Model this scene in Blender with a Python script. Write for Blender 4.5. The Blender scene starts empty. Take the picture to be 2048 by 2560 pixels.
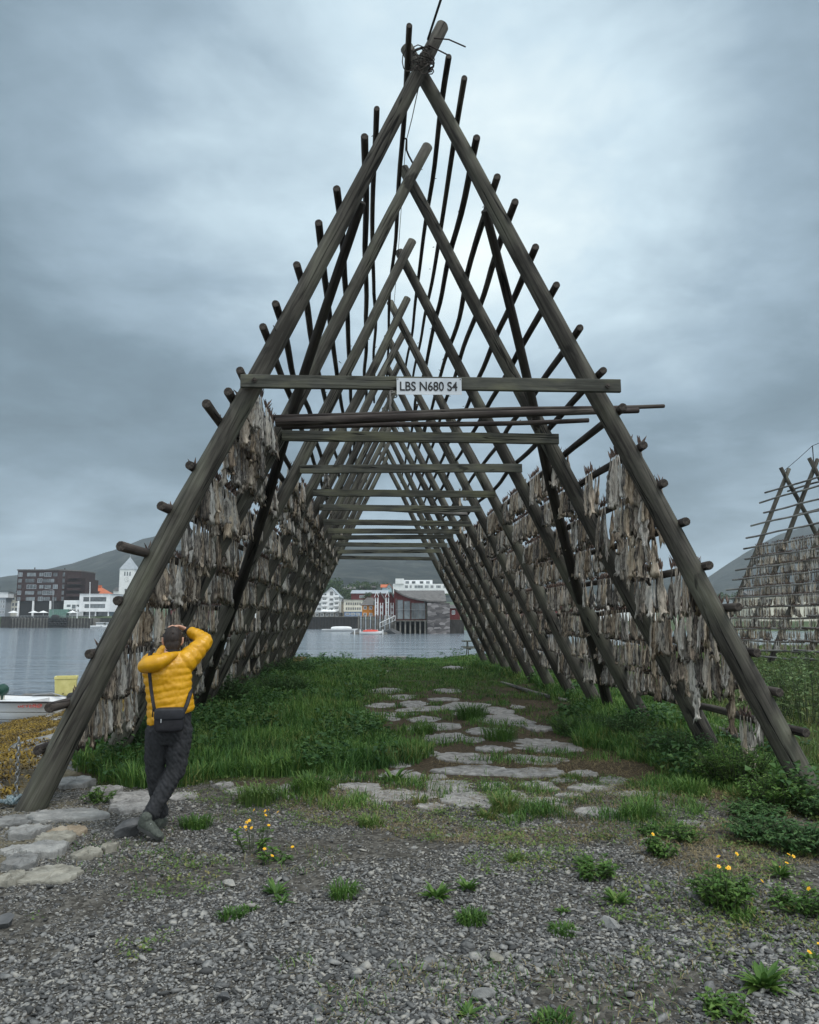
import bpy, bmesh, math, random
import numpy as np
from mathutils import Vector, Matrix, Quaternion, noise as mnoise

R = math.radians
rng = np.random.default_rng(7)
random.seed(7)
sc = bpy.context.scene
col = sc.collection

# ------------------------------------------------------------------ camera
EYE = 1.75                       # eye height above the turf
FPX, CX, CY = 1600.0, 862.5, 1078.0     # focal length and centre on a 1725 x 2156 survey grid
PITCH = math.atan(227 / 1600)
cam = bpy.data.cameras.new('camera')
cam.sensor_fit = 'VERTICAL'
cam.sensor_height = 36.0
cam.lens = 36.0 * FPX / 2156.0
cam.clip_start = 0.1
cam.clip_end = 12000
co = bpy.data.objects.new('camera', cam)
co.location = (0, 0, EYE)
co.rotation_euler = (math.pi / 2 + PITCH, 0, 0)
col.objects.link(co)
sc.camera = co

# ------------------------------------------------------------------ world, sun, exposure
SUN_EL, SUN_AZ = 60, 125         # sun behind thick cloud, high on the right and a little behind
wd = bpy.data.worlds.new('World')
sc.world = wd
wd.use_nodes = True
sc.view_settings.view_transform = 'Standard'
sc.view_settings.look = 'None'
sc.view_settings.exposure = 0.0
sc.view_settings.gamma = 1.0
sc.view_settings.use_curve_mapping = False
sc.cycles.volume_bounces = 2
sun = bpy.data.lights.new('sun', 'SUN')
sun.energy = 2.0
sun.angle = R(16)
sun.color = (1.0, 0.97, 0.92)
so = bpy.data.objects.new('sun', sun)
so.rotation_euler = (R(90 - SUN_EL), 0, R(180 - SUN_AZ))
col.objects.link(so)


def nd(nt, t, ins=None, **attrs):
    n = nt.nodes.new(t)
    for k, v in attrs.items():
        setattr(n, k, v)
    for k, v in (ins or {}).items():
        s = n.inputs[k]
        if isinstance(v, bpy.types.NodeSocket):
            nt.links.new(v, s)
        else:
            s.default_value = v
    return n


def ma(nt, op, a, b=0.0, c=None, clamp=False):
    ins = {0: a, 1: b}
    if c is not None:
        ins[2] = c
    return nd(nt, 'ShaderNodeMath', ins, operation=op, use_clamp=clamp).outputs[0]


def vm(nt, op, a, b):
    n = nd(nt, 'ShaderNodeVectorMath', {0: a, 1: b}, operation=op)
    return n.outputs['Value'] if op == 'DOT_PRODUCT' else n.outputs[0]


def ramp(nt, fac, stops, interp='LINEAR'):
    n = nd(nt, 'ShaderNodeValToRGB', {0: fac})
    cr = n.color_ramp
    cr.interpolation = interp
    while len(cr.elements) > 1:
        cr.elements.remove(cr.elements[-1])
    for i, (p, c) in enumerate(stops):
        e = cr.elements[0] if i == 0 else cr.elements.new(p)
        e.position = p
        c = (c, c, c) if not hasattr(c, '__len__') else c
        e.color = (*c, 1)
    return n.outputs[0]


def mix(nt, f, a, b, mode='MIX'):
    n = nd(nt, 'ShaderNodeMix', data_type='RGBA', blend_type=mode)
    for k, v in ((0, f), (6, a), (7, b)):
        if isinstance(v, bpy.types.NodeSocket):
            nt.links.new(v, n.inputs[k])
        else:
            n.inputs[k].default_value = v if k == 0 else (*v, 1)
    return n.outputs[2]


def noise(nt, vec, scale, detail=4, rough=0.55, dist=0.0, out='Fac'):
    return nd(nt, 'ShaderNodeTexNoise', {'Vector': vec, 'Scale': scale, 'Detail': detail, 'Roughness': rough, 'Distortion': dist}).outputs[out]


def ray(px, py):                 # direction through a point of the survey grid, forward component not normalised
    c, s = math.cos(PITCH), math.sin(PITCH)
    u = (CY - py) / FPX
    return Vector(((px - CX) / FPX, c - u * s, s + u * c))


def at(px, py, D):               # point at ground distance D
    d = ray(px, py)
    return Vector((0, 0, EYE)) + d * (D / d.y)


def gr(px, py, z=0.0):           # point at height z
    d = ray(px, py)
    return Vector((0, 0, EYE)) + d * ((z - EYE) / d.z)


def sr(x, y, D):                 # the same as at(), read on the full 2048 x 2560 grid
    return at(x * 0.84229, y * 0.84229, D)


def build_world():
    nt = wd.node_tree
    nt.nodes.clear()
    tc = nd(nt, 'ShaderNodeTexCoord').outputs['Generated']
    d = nd(nt, 'ShaderNodeVectorMath', {0: tc}, operation='NORMALIZE').outputs[0]
    sep = nd(nt, 'ShaderNodeSeparateXYZ', {0: d})
    x, y, z = sep.outputs
    # cloud deck: project the direction on a layer overhead so that the clouds flatten towards the horizon
    zz = ma(nt, 'ADD', ma(nt, 'MAXIMUM', z, 0.0), 0.28)
    pv = nd(nt, 'ShaderNodeCombineXYZ', {0: ma(nt, 'DIVIDE', x, zz), 1: ma(nt, 'DIVIDE', y, zz), 2: z}).outputs[0]
    n1 = noise(nt, pv, 1.15, 5, 0.5, 0.3)
    n2 = noise(nt, vm(nt, 'MULTIPLY', pv, (1.0, 1.1, 1.6)), 2.4, 6, 0.55, 0.25)
    n3 = noise(nt, pv, 6.5, 5, 0.55, 0.3)
    def lobe(px, py, spread, amp):
        v = ray(px, py).normalized()
        dt = vm(nt, 'DOT_PRODUCT', d, tuple(v))
        k = ma(nt, 'SUBTRACT', dt, 1.0)
        e = ma(nt, 'EXPONENT', ma(nt, 'MULTIPLY', k, 2.0 / (spread * spread)))
        return ma(nt, 'MULTIPLY', e, amp)
    b = ma(nt, 'MULTIPLY_ADD', ma(nt, 'MAXIMUM', z, 0.0), 0.12, 0.30)
    for a in ((1150, 120, .28, .17), (1330, 430, .18, .12), (1000, 520, .26, .13), (260, 330, .18, .08),
              (430, 330, .12, .05), (90, 1085, .06, .12), (1080, 760, .2, .05), (1500, 640, .12, .04), (60, 40, .22, -.17), (1620, 90, .24, -.16),
              (130, 900, .18, -.17), (330, 1000, .14, -.05), (1580, 900, .22, -.13), (60, 620, .16, -.01), (1650, 330, .16, -.05)):
        b = ma(nt, 'ADD', b, lobe(*a))
    for n, a in ((n1, .58), (n2, .56), (n3, .18)):
        b = ma(nt, 'ADD', b, ma(nt, 'MULTIPLY', ma(nt, 'SUBTRACT', n, 0.5), a))
    c = ramp(nt, b, ((0.0, (.085, .125, .155)), (.22, (.145, .205, .255)), (.40, (.255, .340, .412)), (.62, (.47, .585, .655)), (.85, (.72, .80, .80)), (1.0, (.84, .88, .85))))
    # overcast is brighter overhead; the unseen sky behind is boosted to brighten the ground
    back = nd(nt, 'ShaderNodeMapRange', {0: y, 1: 0.62, 2: -0.25, 3: 1.0, 4: 2.55}).outputs[0]
    warm = nd(nt, 'ShaderNodeMapRange', {0: y, 1: 0.62, 2: -0.25, 3: 0.0, 4: 0.75}).outputs[0]
    c = mix(nt, warm, c, (.40, .42, .42))
    c = mix(nt, 1.0, c, nd(nt, 'ShaderNodeCombineColor', {0: back, 1: back, 2: back}).outputs[0], 'MULTIPLY')
    bg = nd(nt, 'ShaderNodeBackground', {0: c, 1: 1.45})
    sky = nd(nt, 'ShaderNodeTexSky', sky_type='NISHITA', sun_disc=False, sun_elevation=R(SUN_EL), sun_rotation=R(SUN_AZ))
    bs = nd(nt, 'ShaderNodeBackground', {0: sky.outputs[0], 1: 0.05})
    mx = nd(nt, 'ShaderNodeMixShader', {0: 0.94, 1: bs.outputs[0], 2: bg.outputs[0]})
    nd(nt, 'ShaderNodeOutputWorld', {0: mx.outputs[0]})


build_world()

# ------------------------------------------------------------------ materials


def new_mat(name):
    m = bpy.data.materials.new(name)
    m.use_nodes = True
    nt = m.node_tree
    nt.nodes.clear()
    return m, nt


def finish(nt, color, rough=0.8, bump=None, bstr=0.3, bdist=0.02, metal=0.0, spec=0.4, extra=None):
    ins = {'Base Color': color if isinstance(color, bpy.types.NodeSocket) else (*color, 1), 'Roughness': rough, 'Metallic': metal, 'Specular IOR Level': spec}
    ins.update(extra or {})
    if bump is not None:
        ins['Normal'] = nd(nt, 'ShaderNodeBump', {'Height': bump, 'Strength': bstr, 'Distance': bdist}).outputs[0]
    p = nd(nt, 'ShaderNodeBsdfPrincipled', ins)
    nd(nt, 'ShaderNodeOutputMaterial', {0: p.outputs[0]})
    return p


def coords(nt, src, sc_=(1, 1, 1)):
    if src == 'Position':
        v = nd(nt, 'ShaderNodeNewGeometry').outputs['Position']
    else:
        v = nd(nt, 'ShaderNodeTexCoord').outputs[src]
    return nd(nt, 'ShaderNodeVectorMath', {0: v, 1: sc_}, operation='MULTIPLY').outputs[0]


def mk(name, stops, scale=(5, 5, 5), detail=5, rough=0.8, bstr=0.3, bdist=0.01, rnd=0.0, src='Object', spec=0.3, dist=0.3, metal=0.0, nr=0.6, sheen=None):
    """colour from one fractal noise through a ramp, shifted at random from piece to piece"""
    m, nt = new_mat(name)
    v = coords(nt, src, scale)
    n = noise(nt, v, 1.0, detail, nr, dist)
    f = n
    if rnd:
        rd = ma(nt, 'FRACT', ma(nt, 'ADD', nd(nt, 'ShaderNodeNewGeometry').outputs['Random Per Island'], nd(nt, 'ShaderNodeObjectInfo').outputs['Random']))
        f = ma(nt, 'ADD', n, ma(nt, 'MULTIPLY', ma(nt, 'SUBTRACT', rd, 0.5), rnd))
    finish(nt, ramp(nt, f, stops), rough, n if bstr else None, bstr, bdist, metal, spec)
    return m


def plain(name, c, rough=0.6, var=0.15, scale=3.0, metal=0.0, spec=0.4):
    a = tuple(x * (1 - var) for x in c)
    b = tuple(min(1, x * (1 + var)) for x in c)
    return mk(name, ((.3, a), (.7, b)), (scale,) * 3, 4, rough, 0.0, spec=spec, metal=metal)


def timber(name, dark, mid, light, green, rough=0.85, gfac=0.35):
    m, nt = new_mat(name)
    v = coords(nt, 'Object')
    ob = nd(nt, 'ShaderNodeObjectInfo').outputs['Random']
    off = nd(nt, 'ShaderNodeCombineXYZ', {0: ma(nt, 'MULTIPLY', ob, 37.0), 1: ma(nt, 'MULTIPLY', ob, 11.0), 2: ma(nt, 'MULTIPLY', ob, 53.0)}).outputs[0]
    v = vm(nt, 'ADD', v, off)
    s = lambda k: vm(nt, 'MULTIPLY', v, k)
    grain = noise(nt, s((38, 38, 1.6)), 1.0, 6, 0.65, 0.2)
    patch = noise(nt, s((3.2, 3.2, 1.1)), 1.0, 4, 0.6, 0.6)
    knot = noise(nt, s((6, 6, 2.2)), 1.0, 3, 0.5, 0.4)
    crk = noise(nt, s((7, 7, 0.30)), 1.0, 3, 0.5, 0.15)
    line = ma(nt, 'ABSOLUTE', ma(nt, 'SUBTRACT', crk, 0.5))
    gate = nd(nt, 'ShaderNodeMapRange', {0: noise(nt, s((2, 2, .55)), 1.0, 2), 1: .42, 2: .50, 3: 0.0, 4: 1.0}).outputs[0]
    crack = ma(nt, 'MULTIPLY', nd(nt, 'ShaderNodeMapRange', {0: line, 1: .004, 2: .016, 3: 1.0, 4: 0.0}).outputs[0], gate)
    val = ma(nt, 'ADD', ma(nt, 'MULTIPLY_ADD', grain, 0.75, -0.08), ma(nt, 'MULTIPLY', ma(nt, 'SUBTRACT', patch, 0.5), 0.85))
    val = ma(nt, 'ADD', val, ma(nt, 'MULTIPLY', ma(nt, 'SUBTRACT', ob, 0.5), 0.14))
    c = ramp(nt, val, ((.12, dark), (.36, mid), (.66, light)))
    gm = nd(nt, 'ShaderNodeMapRange', {0: patch, 1: .46, 2: .68, 3: 0.0, 4: gfac}).outputs[0]
    c = mix(nt, gm, c, green)
    kn = nd(nt, 'ShaderNodeMapRange', {0: knot, 1: .66, 2: .72, 3: 0.0, 4: .8}).outputs[0]
    c = mix(nt, kn, c, tuple(q * .5 for q in dark))
    c = mix(nt, crack, c, tuple(q * .22 for q in dark))
    h = ma(nt, 'SUBTRACT', ma(nt, 'MULTIPLY', grain, .5), crack)
    finish(nt, c, rough, h, 0.55, 0.012, spec=0.25)
    return m


M = {}
M['leg'] = timber('weathered_pine', (.030, .028, .024), (.090, .084, .072), (.215, .205, .178), (.065, .080, .042))
M['brace'] = timber('shade_toned_pine', (.014, .012, .011), (.036, .031, .027), (.075, .068, .058), (.04, .05, .025), gfac=.2)  # underside shade of the braces is put into the pine colour
M['rail'] = timber('bark_pole', (.022, .018, .017), (.062, .051, .047), (.135, .118, .108), (.06, .065, .04), gfac=.25)
M['pale'] = timber('bleached_pole', (.09, .085, .08), (.21, .20, .19), (.40, .39, .37), (.13, .14, .10))
M['board'] = timber('plank', (.035, .036, .030), (.082, .083, .072), (.155, .157, .138), (.15, .15, .05), gfac=.30)


def endgrain():
    m, nt = new_mat('end_grain')
    v = coords(nt, 'Object', (1, 1, .2))
    ln = nd(nt, 'ShaderNodeVectorMath', {0: vm(nt, 'MULTIPLY', v, (1, 1, 0))}, operation='LENGTH').outputs['Value']
    rg = ma(nt, 'SINE', ma(nt, 'MULTIPLY_ADD', ln, 620.0, ma(nt, 'MULTIPLY', noise(nt, v, 22), 9.0)))
    n = noise(nt, v, 34, 4)
    f = ma(nt, 'ADD', ma(nt, 'MULTIPLY', rg, .14), n)
    finish(nt, ramp(nt, f, ((.3, (.012, .010, .009)), (.5, (.036, .030, .026)), (.75, (.10, .085, .07)))), .9, f, .6, .01)
    return m


M['end'] = endgrain()


def fishmat():
    m, nt = new_mat('dried_fish_skin')
    v = coords(nt, 'Position')
    g = nd(nt, 'ShaderNodeNewGeometry')
    rd = ma(nt, 'FRACT', ma(nt, 'ADD', g.outputs['Random Per Island'], nd(nt, 'ShaderNodeObjectInfo').outputs['Random']))
    s = lambda k: vm(nt, 'MULTIPLY', v, k)
    st = noise(nt, s((75, 75, 7)), 1.0, 5, .65, .5)
    bl = noise(nt, s((16, 16, 9)), 1.0, 4, .6, .4)
    fl = noise(nt, s((240, 240, 60)), 1.0, 2, .5)
    f = ma(nt, 'ADD', ma(nt, 'MULTIPLY', st, .62), ma(nt, 'ADD', ma(nt, 'MULTIPLY', bl, .32), ma(nt, 'MULTIPLY', fl, .10)))
    f = ma(nt, 'ADD', f, ma(nt, 'MULTIPLY', ma(nt, 'SUBTRACT', rd, .5), .20))
    grey = ramp(nt, f, ((.36, (.014, .012, .011)), (.45, (.115, .105, .095)), (.53, (.35, .33, .30)), (.65, (.66, .63, .58))))  # near-black streaks also paint the shaded gaps between fish into the skin
    brown = ramp(nt, f, ((.36, (.018, .012, .008)), (.45, (.13, .094, .062)), (.54, (.34, .26, .18)), (.66, (.60, .50, .37))))
    w = nd(nt, 'ShaderNodeMapRange', {0: ma(nt, 'ADD', ma(nt, 'FRACT', ma(nt, 'MULTIPLY', rd, 7.31)), ma(nt, 'MULTIPLY', bl, .5)), 1: .42, 2: 1.15, 3: 0.0, 4: .9}).outputs[0]
    c = mix(nt, w, grey, brown)
    finish(nt, c, .55, f, .8, .015, spec=.4)
    return m


M['fish'] = fishmat()
M['fin'] = mk('fish_tail_fin', ((.35, (.028, .018, .016)), (.65, (.14, .095, .075))), (60, 60, 8), rnd=.3, src='Position', rough=.6)


def leafmat(name, a, b, c, rnd=.5, trans=.25, yellow=None, ypos=(.60, .72), rough=.55):
    m, nt = new_mat(name)
    g = nd(nt, 'ShaderNodeNewGeometry')
    n = noise(nt, coords(nt, 'Position', (.9, .9, .9)), 1.0, 3)
    f = ma(nt, 'ADD', ma(nt, 'MULTIPLY', g.outputs['Random Per Island'], rnd), ma(nt, 'MULTIPLY_ADD', n, .9, -.2))
    cc = ramp(nt, f, ((.2, a), (.5, b), (.85, c)))
    if yellow:
        y = ma(nt, 'ADD', noise(nt, coords(nt, 'Position', (1.6, 1.6, 1.6)), 1.0, 3), ma(nt, 'MULTIPLY', ma(nt, 'SUBTRACT', g.outputs['Random Per Island'], .5), .35))
        cc = mix(nt, nd(nt, 'ShaderNodeMapRange', {0: y, 1: ypos[0], 2: ypos[1], 3: 0.0, 4: .85}).outputs[0], cc, yellow)
    p = nd(nt, 'ShaderNodeBsdfPrincipled', {'Base Color': cc, 'Roughness': rough, 'Specular IOR Level': .3})
    t = nd(nt, 'ShaderNodeBsdfTranslucent', {'Color': cc})
    mx = nd(nt, 'ShaderNodeMixShader', {0: trans, 1: p.outputs[0], 2: t.outputs[0]})
    nd(nt, 'ShaderNodeOutputMaterial', {0: mx.outputs[0]})
    return m


M['grass'] = leafmat('lush_grass', (.026, .075, .018), (.070, .165, .034), (.175, .28, .064), yellow=(.17, .17, .055), ypos=(.58, .78))
M['lawn'] = leafmat('open_lawn', (.055, .105, .025), (.10, .17, .04), (.18, .24, .07), yellow=(.22, .18, .07), ypos=(.54, .72))
M['weed'] = leafmat('weed_leaf', (.034, .082, .018), (.070, .150, .030), (.145, .235, .052), trans=.3)
M['weedpale'] = leafmat('pale_leaf', (.055, .105, .035), (.115, .185, .065), (.22, .28, .13), trans=.3)
M['straw'] = leafmat('dry_straw', (.10, .075, .035), (.20, .155, .075), (.33, .27, .15), trans=.15)
M['stem'] = plain('plant_stem', (.05, .07, .03), .7)
M['petal'] = plain('yellow_petal', (.75, .42, .015), .5, .1)
M['weedsea'] = leafmat('ochre_seaweed', (.030, .020, .005), (.130, .080, .009), (.27, .18, .022), trans=.1, rnd=.6)
M['treeleaf'] = leafmat('tree_leaf', (.022, .045, .016), (.045, .080, .026), (.085, .125, .042), trans=.2)
M['shrubleaf'] = leafmat('bush_leaf', (.022, .062, .020), (.045, .110, .032), (.095, .170, .050), trans=.25)
M['bark'] = plain('tree_bark', (.06, .05, .04), .9, .3)

M['gravel'] = mk('gravel_stone', ((.15, (.056, .057, .057)), (.45, (.130, .130, .128)), (.74, (.210, .209, .204)), (.96, (.30, .287, .258))), (45, 45, 45), rnd=.95, src='Position', rough=.85, bstr=.5, bdist=.004, spec=.25)
M['slab'] = mk('path_stone', ((.28, (.080, .076, .070)), (.47, (.215, .208, .200)), (.70, (.37, .36, .345))), (9, 9, 9), detail=8, src='Position', rough=.85, bstr=.45, bdist=.015, nr=.65, dist=.8)
M['rock'] = mk('shore_rock', ((.25, (.09, .09, .088)), (.5, (.20, .20, .195)), (.75, (.34, .335, .32))), (5, 5, 5), detail=9, src='Position', rough=.85, bstr=.7, bdist=.05, nr=.68, dist=.9, rnd=.25)
M['rockpale'] = mk('pale_rock', ((.25, (.11, .103, .085)), (.5, (.22, .21, .178)), (.75, (.34, .325, .28))), (8, 8, 8), detail=9, src='Position', rough=.85, bstr=.6, bdist=.03, dist=.8)
M['rocktan'] = mk('tan_rock', ((.25, (.12, .09, .06)), (.5, (.27, .22, .16)), (.75, (.38, .35, .30))), (4, 4, 4), detail=9, src='Position', rough=.85, bstr=.6, bdist=.03, dist=.8)
M['rockdark'] = mk('dark_rock', ((.25, (.04, .042, .045)), (.7, (.12, .122, .125))), (8, 8, 8), detail=8, src='Position', rough=.8, bstr=.6, bdist=.03)


def ground_mat():
    m, nt = new_mat('ground_cover')
    v = coords(nt, 'Position')
    zn = nd(nt, 'ShaderNodeAttribute', attribute_name='zone')
    sp = nd(nt, 'ShaderNodeSeparateColor', {0: zn.outputs['Color']})
    n1 = noise(nt, v, 2.2, 6, .65, .5)
    n2 = noise(nt, v, 24, 6, .7, .3)
    vor = nd(nt, 'ShaderNodeTexVoronoi', {'Vector': v, 'Scale': 34.0, 'Randomness': 1.0})
    peb = ramp(nt, ma(nt, 'ADD', ma(nt, 'MULTIPLY', nd(nt, 'ShaderNodeSeparateColor', {0: vor.outputs['Color']}).outputs[0], .6), ma(nt, 'MULTIPLY', n2, .5)), ((.15, (.026, .024, .020)), (.5, (.066, .061, .053)), (.9, (.145, .136, .120))))
    soil = ramp(nt, n2, ((.3, (.022, .017, .011)), (.52, (.062, .047, .030)), (.72, (.15, .115, .068))))
    moss = ramp(nt, n2, ((.3, (.018, .026, .008)), (.6, (.055, .065, .020)), (.8, (.14, .12, .05))))
    rocky = ramp(nt, ma(nt, 'ADD', ma(nt, 'MULTIPLY', n1, .6), ma(nt, 'MULTIPLY', n2, .4)), ((.3, (.05, .045, .035)), (.5, (.13, .115, .08)), (.7, (.26, .24, .20))))
    def edge(ch, w=.5):
        return nd(nt, 'ShaderNodeMapRange', {0: ma(nt, 'ADD', ch, ma(nt, 'MULTIPLY', ma(nt, 'SUBTRACT', n1, .5), w)), 1: .4, 2: .6}).outputs[0]
    c = mix(nt, edge(sp.outputs[0], .9), soil, peb)          # red: gravel
    c = mix(nt, edge(sp.outputs[1], .9), c, moss)            # green: turf
    c = mix(nt, edge(sp.outputs[2], .6), c, rocky)           # blue: shore rock
    h = ma(nt, 'ADD', ma(nt, 'MULTIPLY', vor.outputs['Distance'], -.6), n2)
    finish(nt, c, .92, h, .8, .02, spec=.2)
    return m


def water_mat():
    m, nt = new_mat('sea_water')
    v = coords(nt, 'Position')
    s = lambda k: vm(nt, 'MULTIPLY', v, k)
    a = noise(nt, s((.9, 2.2, 1)), 1.0, 4, .6, .6)
    b = noise(nt, s((3.2, 6.0, 1)), 1.0, 3, .6, .4)
    w = noise(nt, s((.05, .16, 1)), 1.0, 4, .6, .3)
    h = ma(nt, 'ADD', a, ma(nt, 'MULTIPLY', b, .35))
    mid = noise(nt, s((.32, 1.15, 1)), 1.0, 3, .55, .5)
    h = ma(nt, 'ADD', ma(nt, 'MULTIPLY', ma(nt, 'ADD', ma(nt, 'MULTIPLY', h, .16), ma(nt, 'MULTIPLY', mid, .95)), ma(nt, 'MULTIPLY_ADD', w, 1.3, .25)), ma(nt, 'MULTIPLY', w, 3.2))
    finish(nt, (.165, .195, .225), .12, h, 1.0, .17, spec=.6, extra={'IOR': 1.4})
    return m


def mountain_mat():
    m, nt = new_mat('hillside')
    v = coords(nt, 'Position')
    n = noise(nt, v, .020, 9, .68, .8)
    n2 = noise(nt, vm(nt, 'MULTIPLY', v, (.006, .006, .011)), 1.0, 6, .65, .8)
    c = ramp(nt, n, ((.36, (.004, .007, .008)), (.5, (.013, .018, .016)), (.64, (.045, .048, .042))))
    z = nd(nt, 'ShaderNodeSeparateXYZ', {0: v}).outputs[2]
    hi = nd(nt, 'ShaderNodeMapRange', {0: z, 1: 190.0, 2: 330.0, 3: 0.0, 4: .16}).outputs[0]
    sn = nd(nt, 'ShaderNodeMapRange', {0: ma(nt, 'ADD', n2, hi), 1: .745, 2: .765}).outputs[0]
    c = mix(nt, sn, c, (.80, .82, .84))
    finish(nt, c, .95, n, .6, 6.0, spec=.1)
    return m


M['ground'] = ground_mat()
M['water'] = water_mat()
M['hill'] = mountain_mat()
M['farturf'] = mk('far_slope_grass', ((.3, (.03, .05, .02)), (.7, (.085, .115, .05))), (.2, .2, .2), src='Position')
M['glass'] = mk('window_glass', ((.35, (.045, .055, .062)), (.65, (.16, .185, .20))), (.35, .35, .35), src='Position', rough=.08, bstr=0, spec=.6, rnd=.3)  # pale reflected sky is put into the pane colour
M['white'] = mk('white_paint', ((.3, (.62, .63, .64)), (.7, (.78, .79, .79))), (.5, .5, .5), src='Position', bstr=0, rough=.6)
M['cream'] = mk('cream_paint', ((.3, (.55, .53, .45)), (.7, (.68, .65, .55))), (.5, .5, .5), src='Position', bstr=0)
M['beige'] = mk('beige_render', ((.3, (.25, .22, .17)), (.7, (.33, .29, .23))), (.5, .5, .5), src='Position', bstr=0)
M['brownclad'] = mk('brown_cladding', ((.3, (.026, .014, .014)), (.7, (.050, .028, .026))), (1.2, 1.2, 4), src='Position', bstr=0)
M['redclad'] = mk('red_cladding', ((.3, (.085, .016, .016)), (.7, (.150, .030, .028))), (3, 3, .4), src='Position', bstr=0)
M['orangeclad'] = mk('orange_cladding', ((.3, (.42, .155, .018)), (.7, (.54, .22, .035))), (3, 3, .4), src='Position', bstr=0)
M['greyroof'] = mk('slate_roof', ((.3, (.075, .072, .070)), (.7, (.16, .15, .145))), (1, 1, 2), src='Position', bstr=0)
M['paleroof'] = mk('sheet_roof', ((.3, (.25, .28, .31)), (.7, (.36, .39, .42))), (.6, .6, 2), src='Position', bstr=0)
M['redroof'] = mk('orange_tile_roof', ((.3, (.36, .095, .040)), (.7, (.52, .16, .075))), (1.5, 1.5, 3), src='Position', bstr=0)
M['concrete'] = mk('quay_concrete', ((.3, (.10, .095, .085)), (.7, (.22, .21, .19))), (.5, .5, .7), src='Position', bstr=0)
M['darkwood'] = mk('dark_pile', ((.3, (.018, .016, .015)), (.7, (.055, .05, .045))), (2, 2, .5), src='Position', bstr=0)
M['blueshop'] = plain('blue_shopfront', (.10, .17, .30))
M['bluewall'] = plain('pale_blue_boards', (.33, .45, .52))
M['greenbox'] = plain('green_container_paint', (.12, .22, .185), var=.2, scale=1.5)
M['black'] = plain('black_rubber', (.012, .012, .013), .55)
M['metal'] = plain('galvanised_steel', (.32, .33, .34), .45, metal=.6)


def stonewall():
    m, nt = new_mat('rubble_masonry')
    v = coords(nt, 'Position', (1, 1, 1))
    vo = nd(nt, 'ShaderNodeTexVoronoi', {'Vector': vm(nt, 'MULTIPLY', v, (.8, .8, 2.0)), 'Scale': 1.0})
    f = nd(nt, 'ShaderNodeSeparateColor', {0: vo.outputs['Color']}).outputs[0]
    finish(nt, ramp(nt, f, ((0, (.045, .042, .045)), (.5, (.115, .105, .105)), (1, (.24, .225, .225)))), .9)
    return m


M['masonry'] = stonewall()

# ------------------------------------------------------------------ mesh helpers


class MB:
    def __init__(s):
        s.v, s.f, s.m = [], [], []

    def add(s, v, f, mi=0):
        o = len(s.v)
        s.v.extend(tuple(p) for p in v)
        s.f.extend(tuple(i + o for i in q) for q in f)
        s.m.extend([mi] * len(f))
        return s

    def box(s, x0, x1, y0, y1, z0, z1, mi=0):
        v = [(x, y, z) for z in (z0, z1) for y in (y0, y1) for x in (x0, x1)]
        return s.add(v, [(0, 2, 3, 1), (4, 5, 7, 6), (0, 1, 5, 4), (2, 6, 7, 3), (0, 4, 6, 2), (1, 3, 7, 5)], mi)

    def prism(s, poly, a, b, mi=0):
        """polygon of points swept by the vector b - a"""
        n = len(poly)
        d = Vector(b) - Vector(a)
        v = [Vector(p) + Vector(a) for p in poly] + [Vector(p) + Vector(a) + d for p in poly]
        f = [tuple(range(n - 1, -1, -1)), tuple(range(n, 2 * n))] + [(i, (i + 1) % n, n + (i + 1) % n, n + i) for i in range(n)]
        return s.add(v, f, mi)

    def tube(s, pts, rad, sides=10, mi=0, dome=True, up=None):
        v, f = tube(pts, rad, sides, dome, up)
        return s.add(v, f, mi)

    def build(s, name, mats, parent=None, smooth=False, loc=None, origin=None):
        me = bpy.data.meshes.new(name)
        v = s.v
        if origin is not None:
            v = [(p[0] - origin[0], p[1] - origin[1], p[2] - origin[2]) for p in v]
        me.from_pydata(v, [], s.f)
        for m in (mats if isinstance(mats, (list, tuple)) else [mats]):
            me.materials.append(m)
        if any(s.m):
            me.polygons.foreach_set('material_index', s.m)
        if smooth:
            me.polygons.foreach_set('use_smooth', [True] * len(me.polygons))
        me.update()
        o = bpy.data.objects.new(name, me)
        col.objects.link(o)
        if parent is not None:
            o.parent = parent
            if origin is None and loc is None:
                o.location = -world_loc(parent)
        if origin is not None:
            o.location = Vector(origin) - (world_loc(parent) if parent is not None else Vector((0, 0, 0)))
        if loc is not None:
            o.location = loc
        return o


def world_loc(o):
    p = Vector((0, 0, 0))
    while o is not None:
        p += o.location
        o = o.parent
    return p


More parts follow.
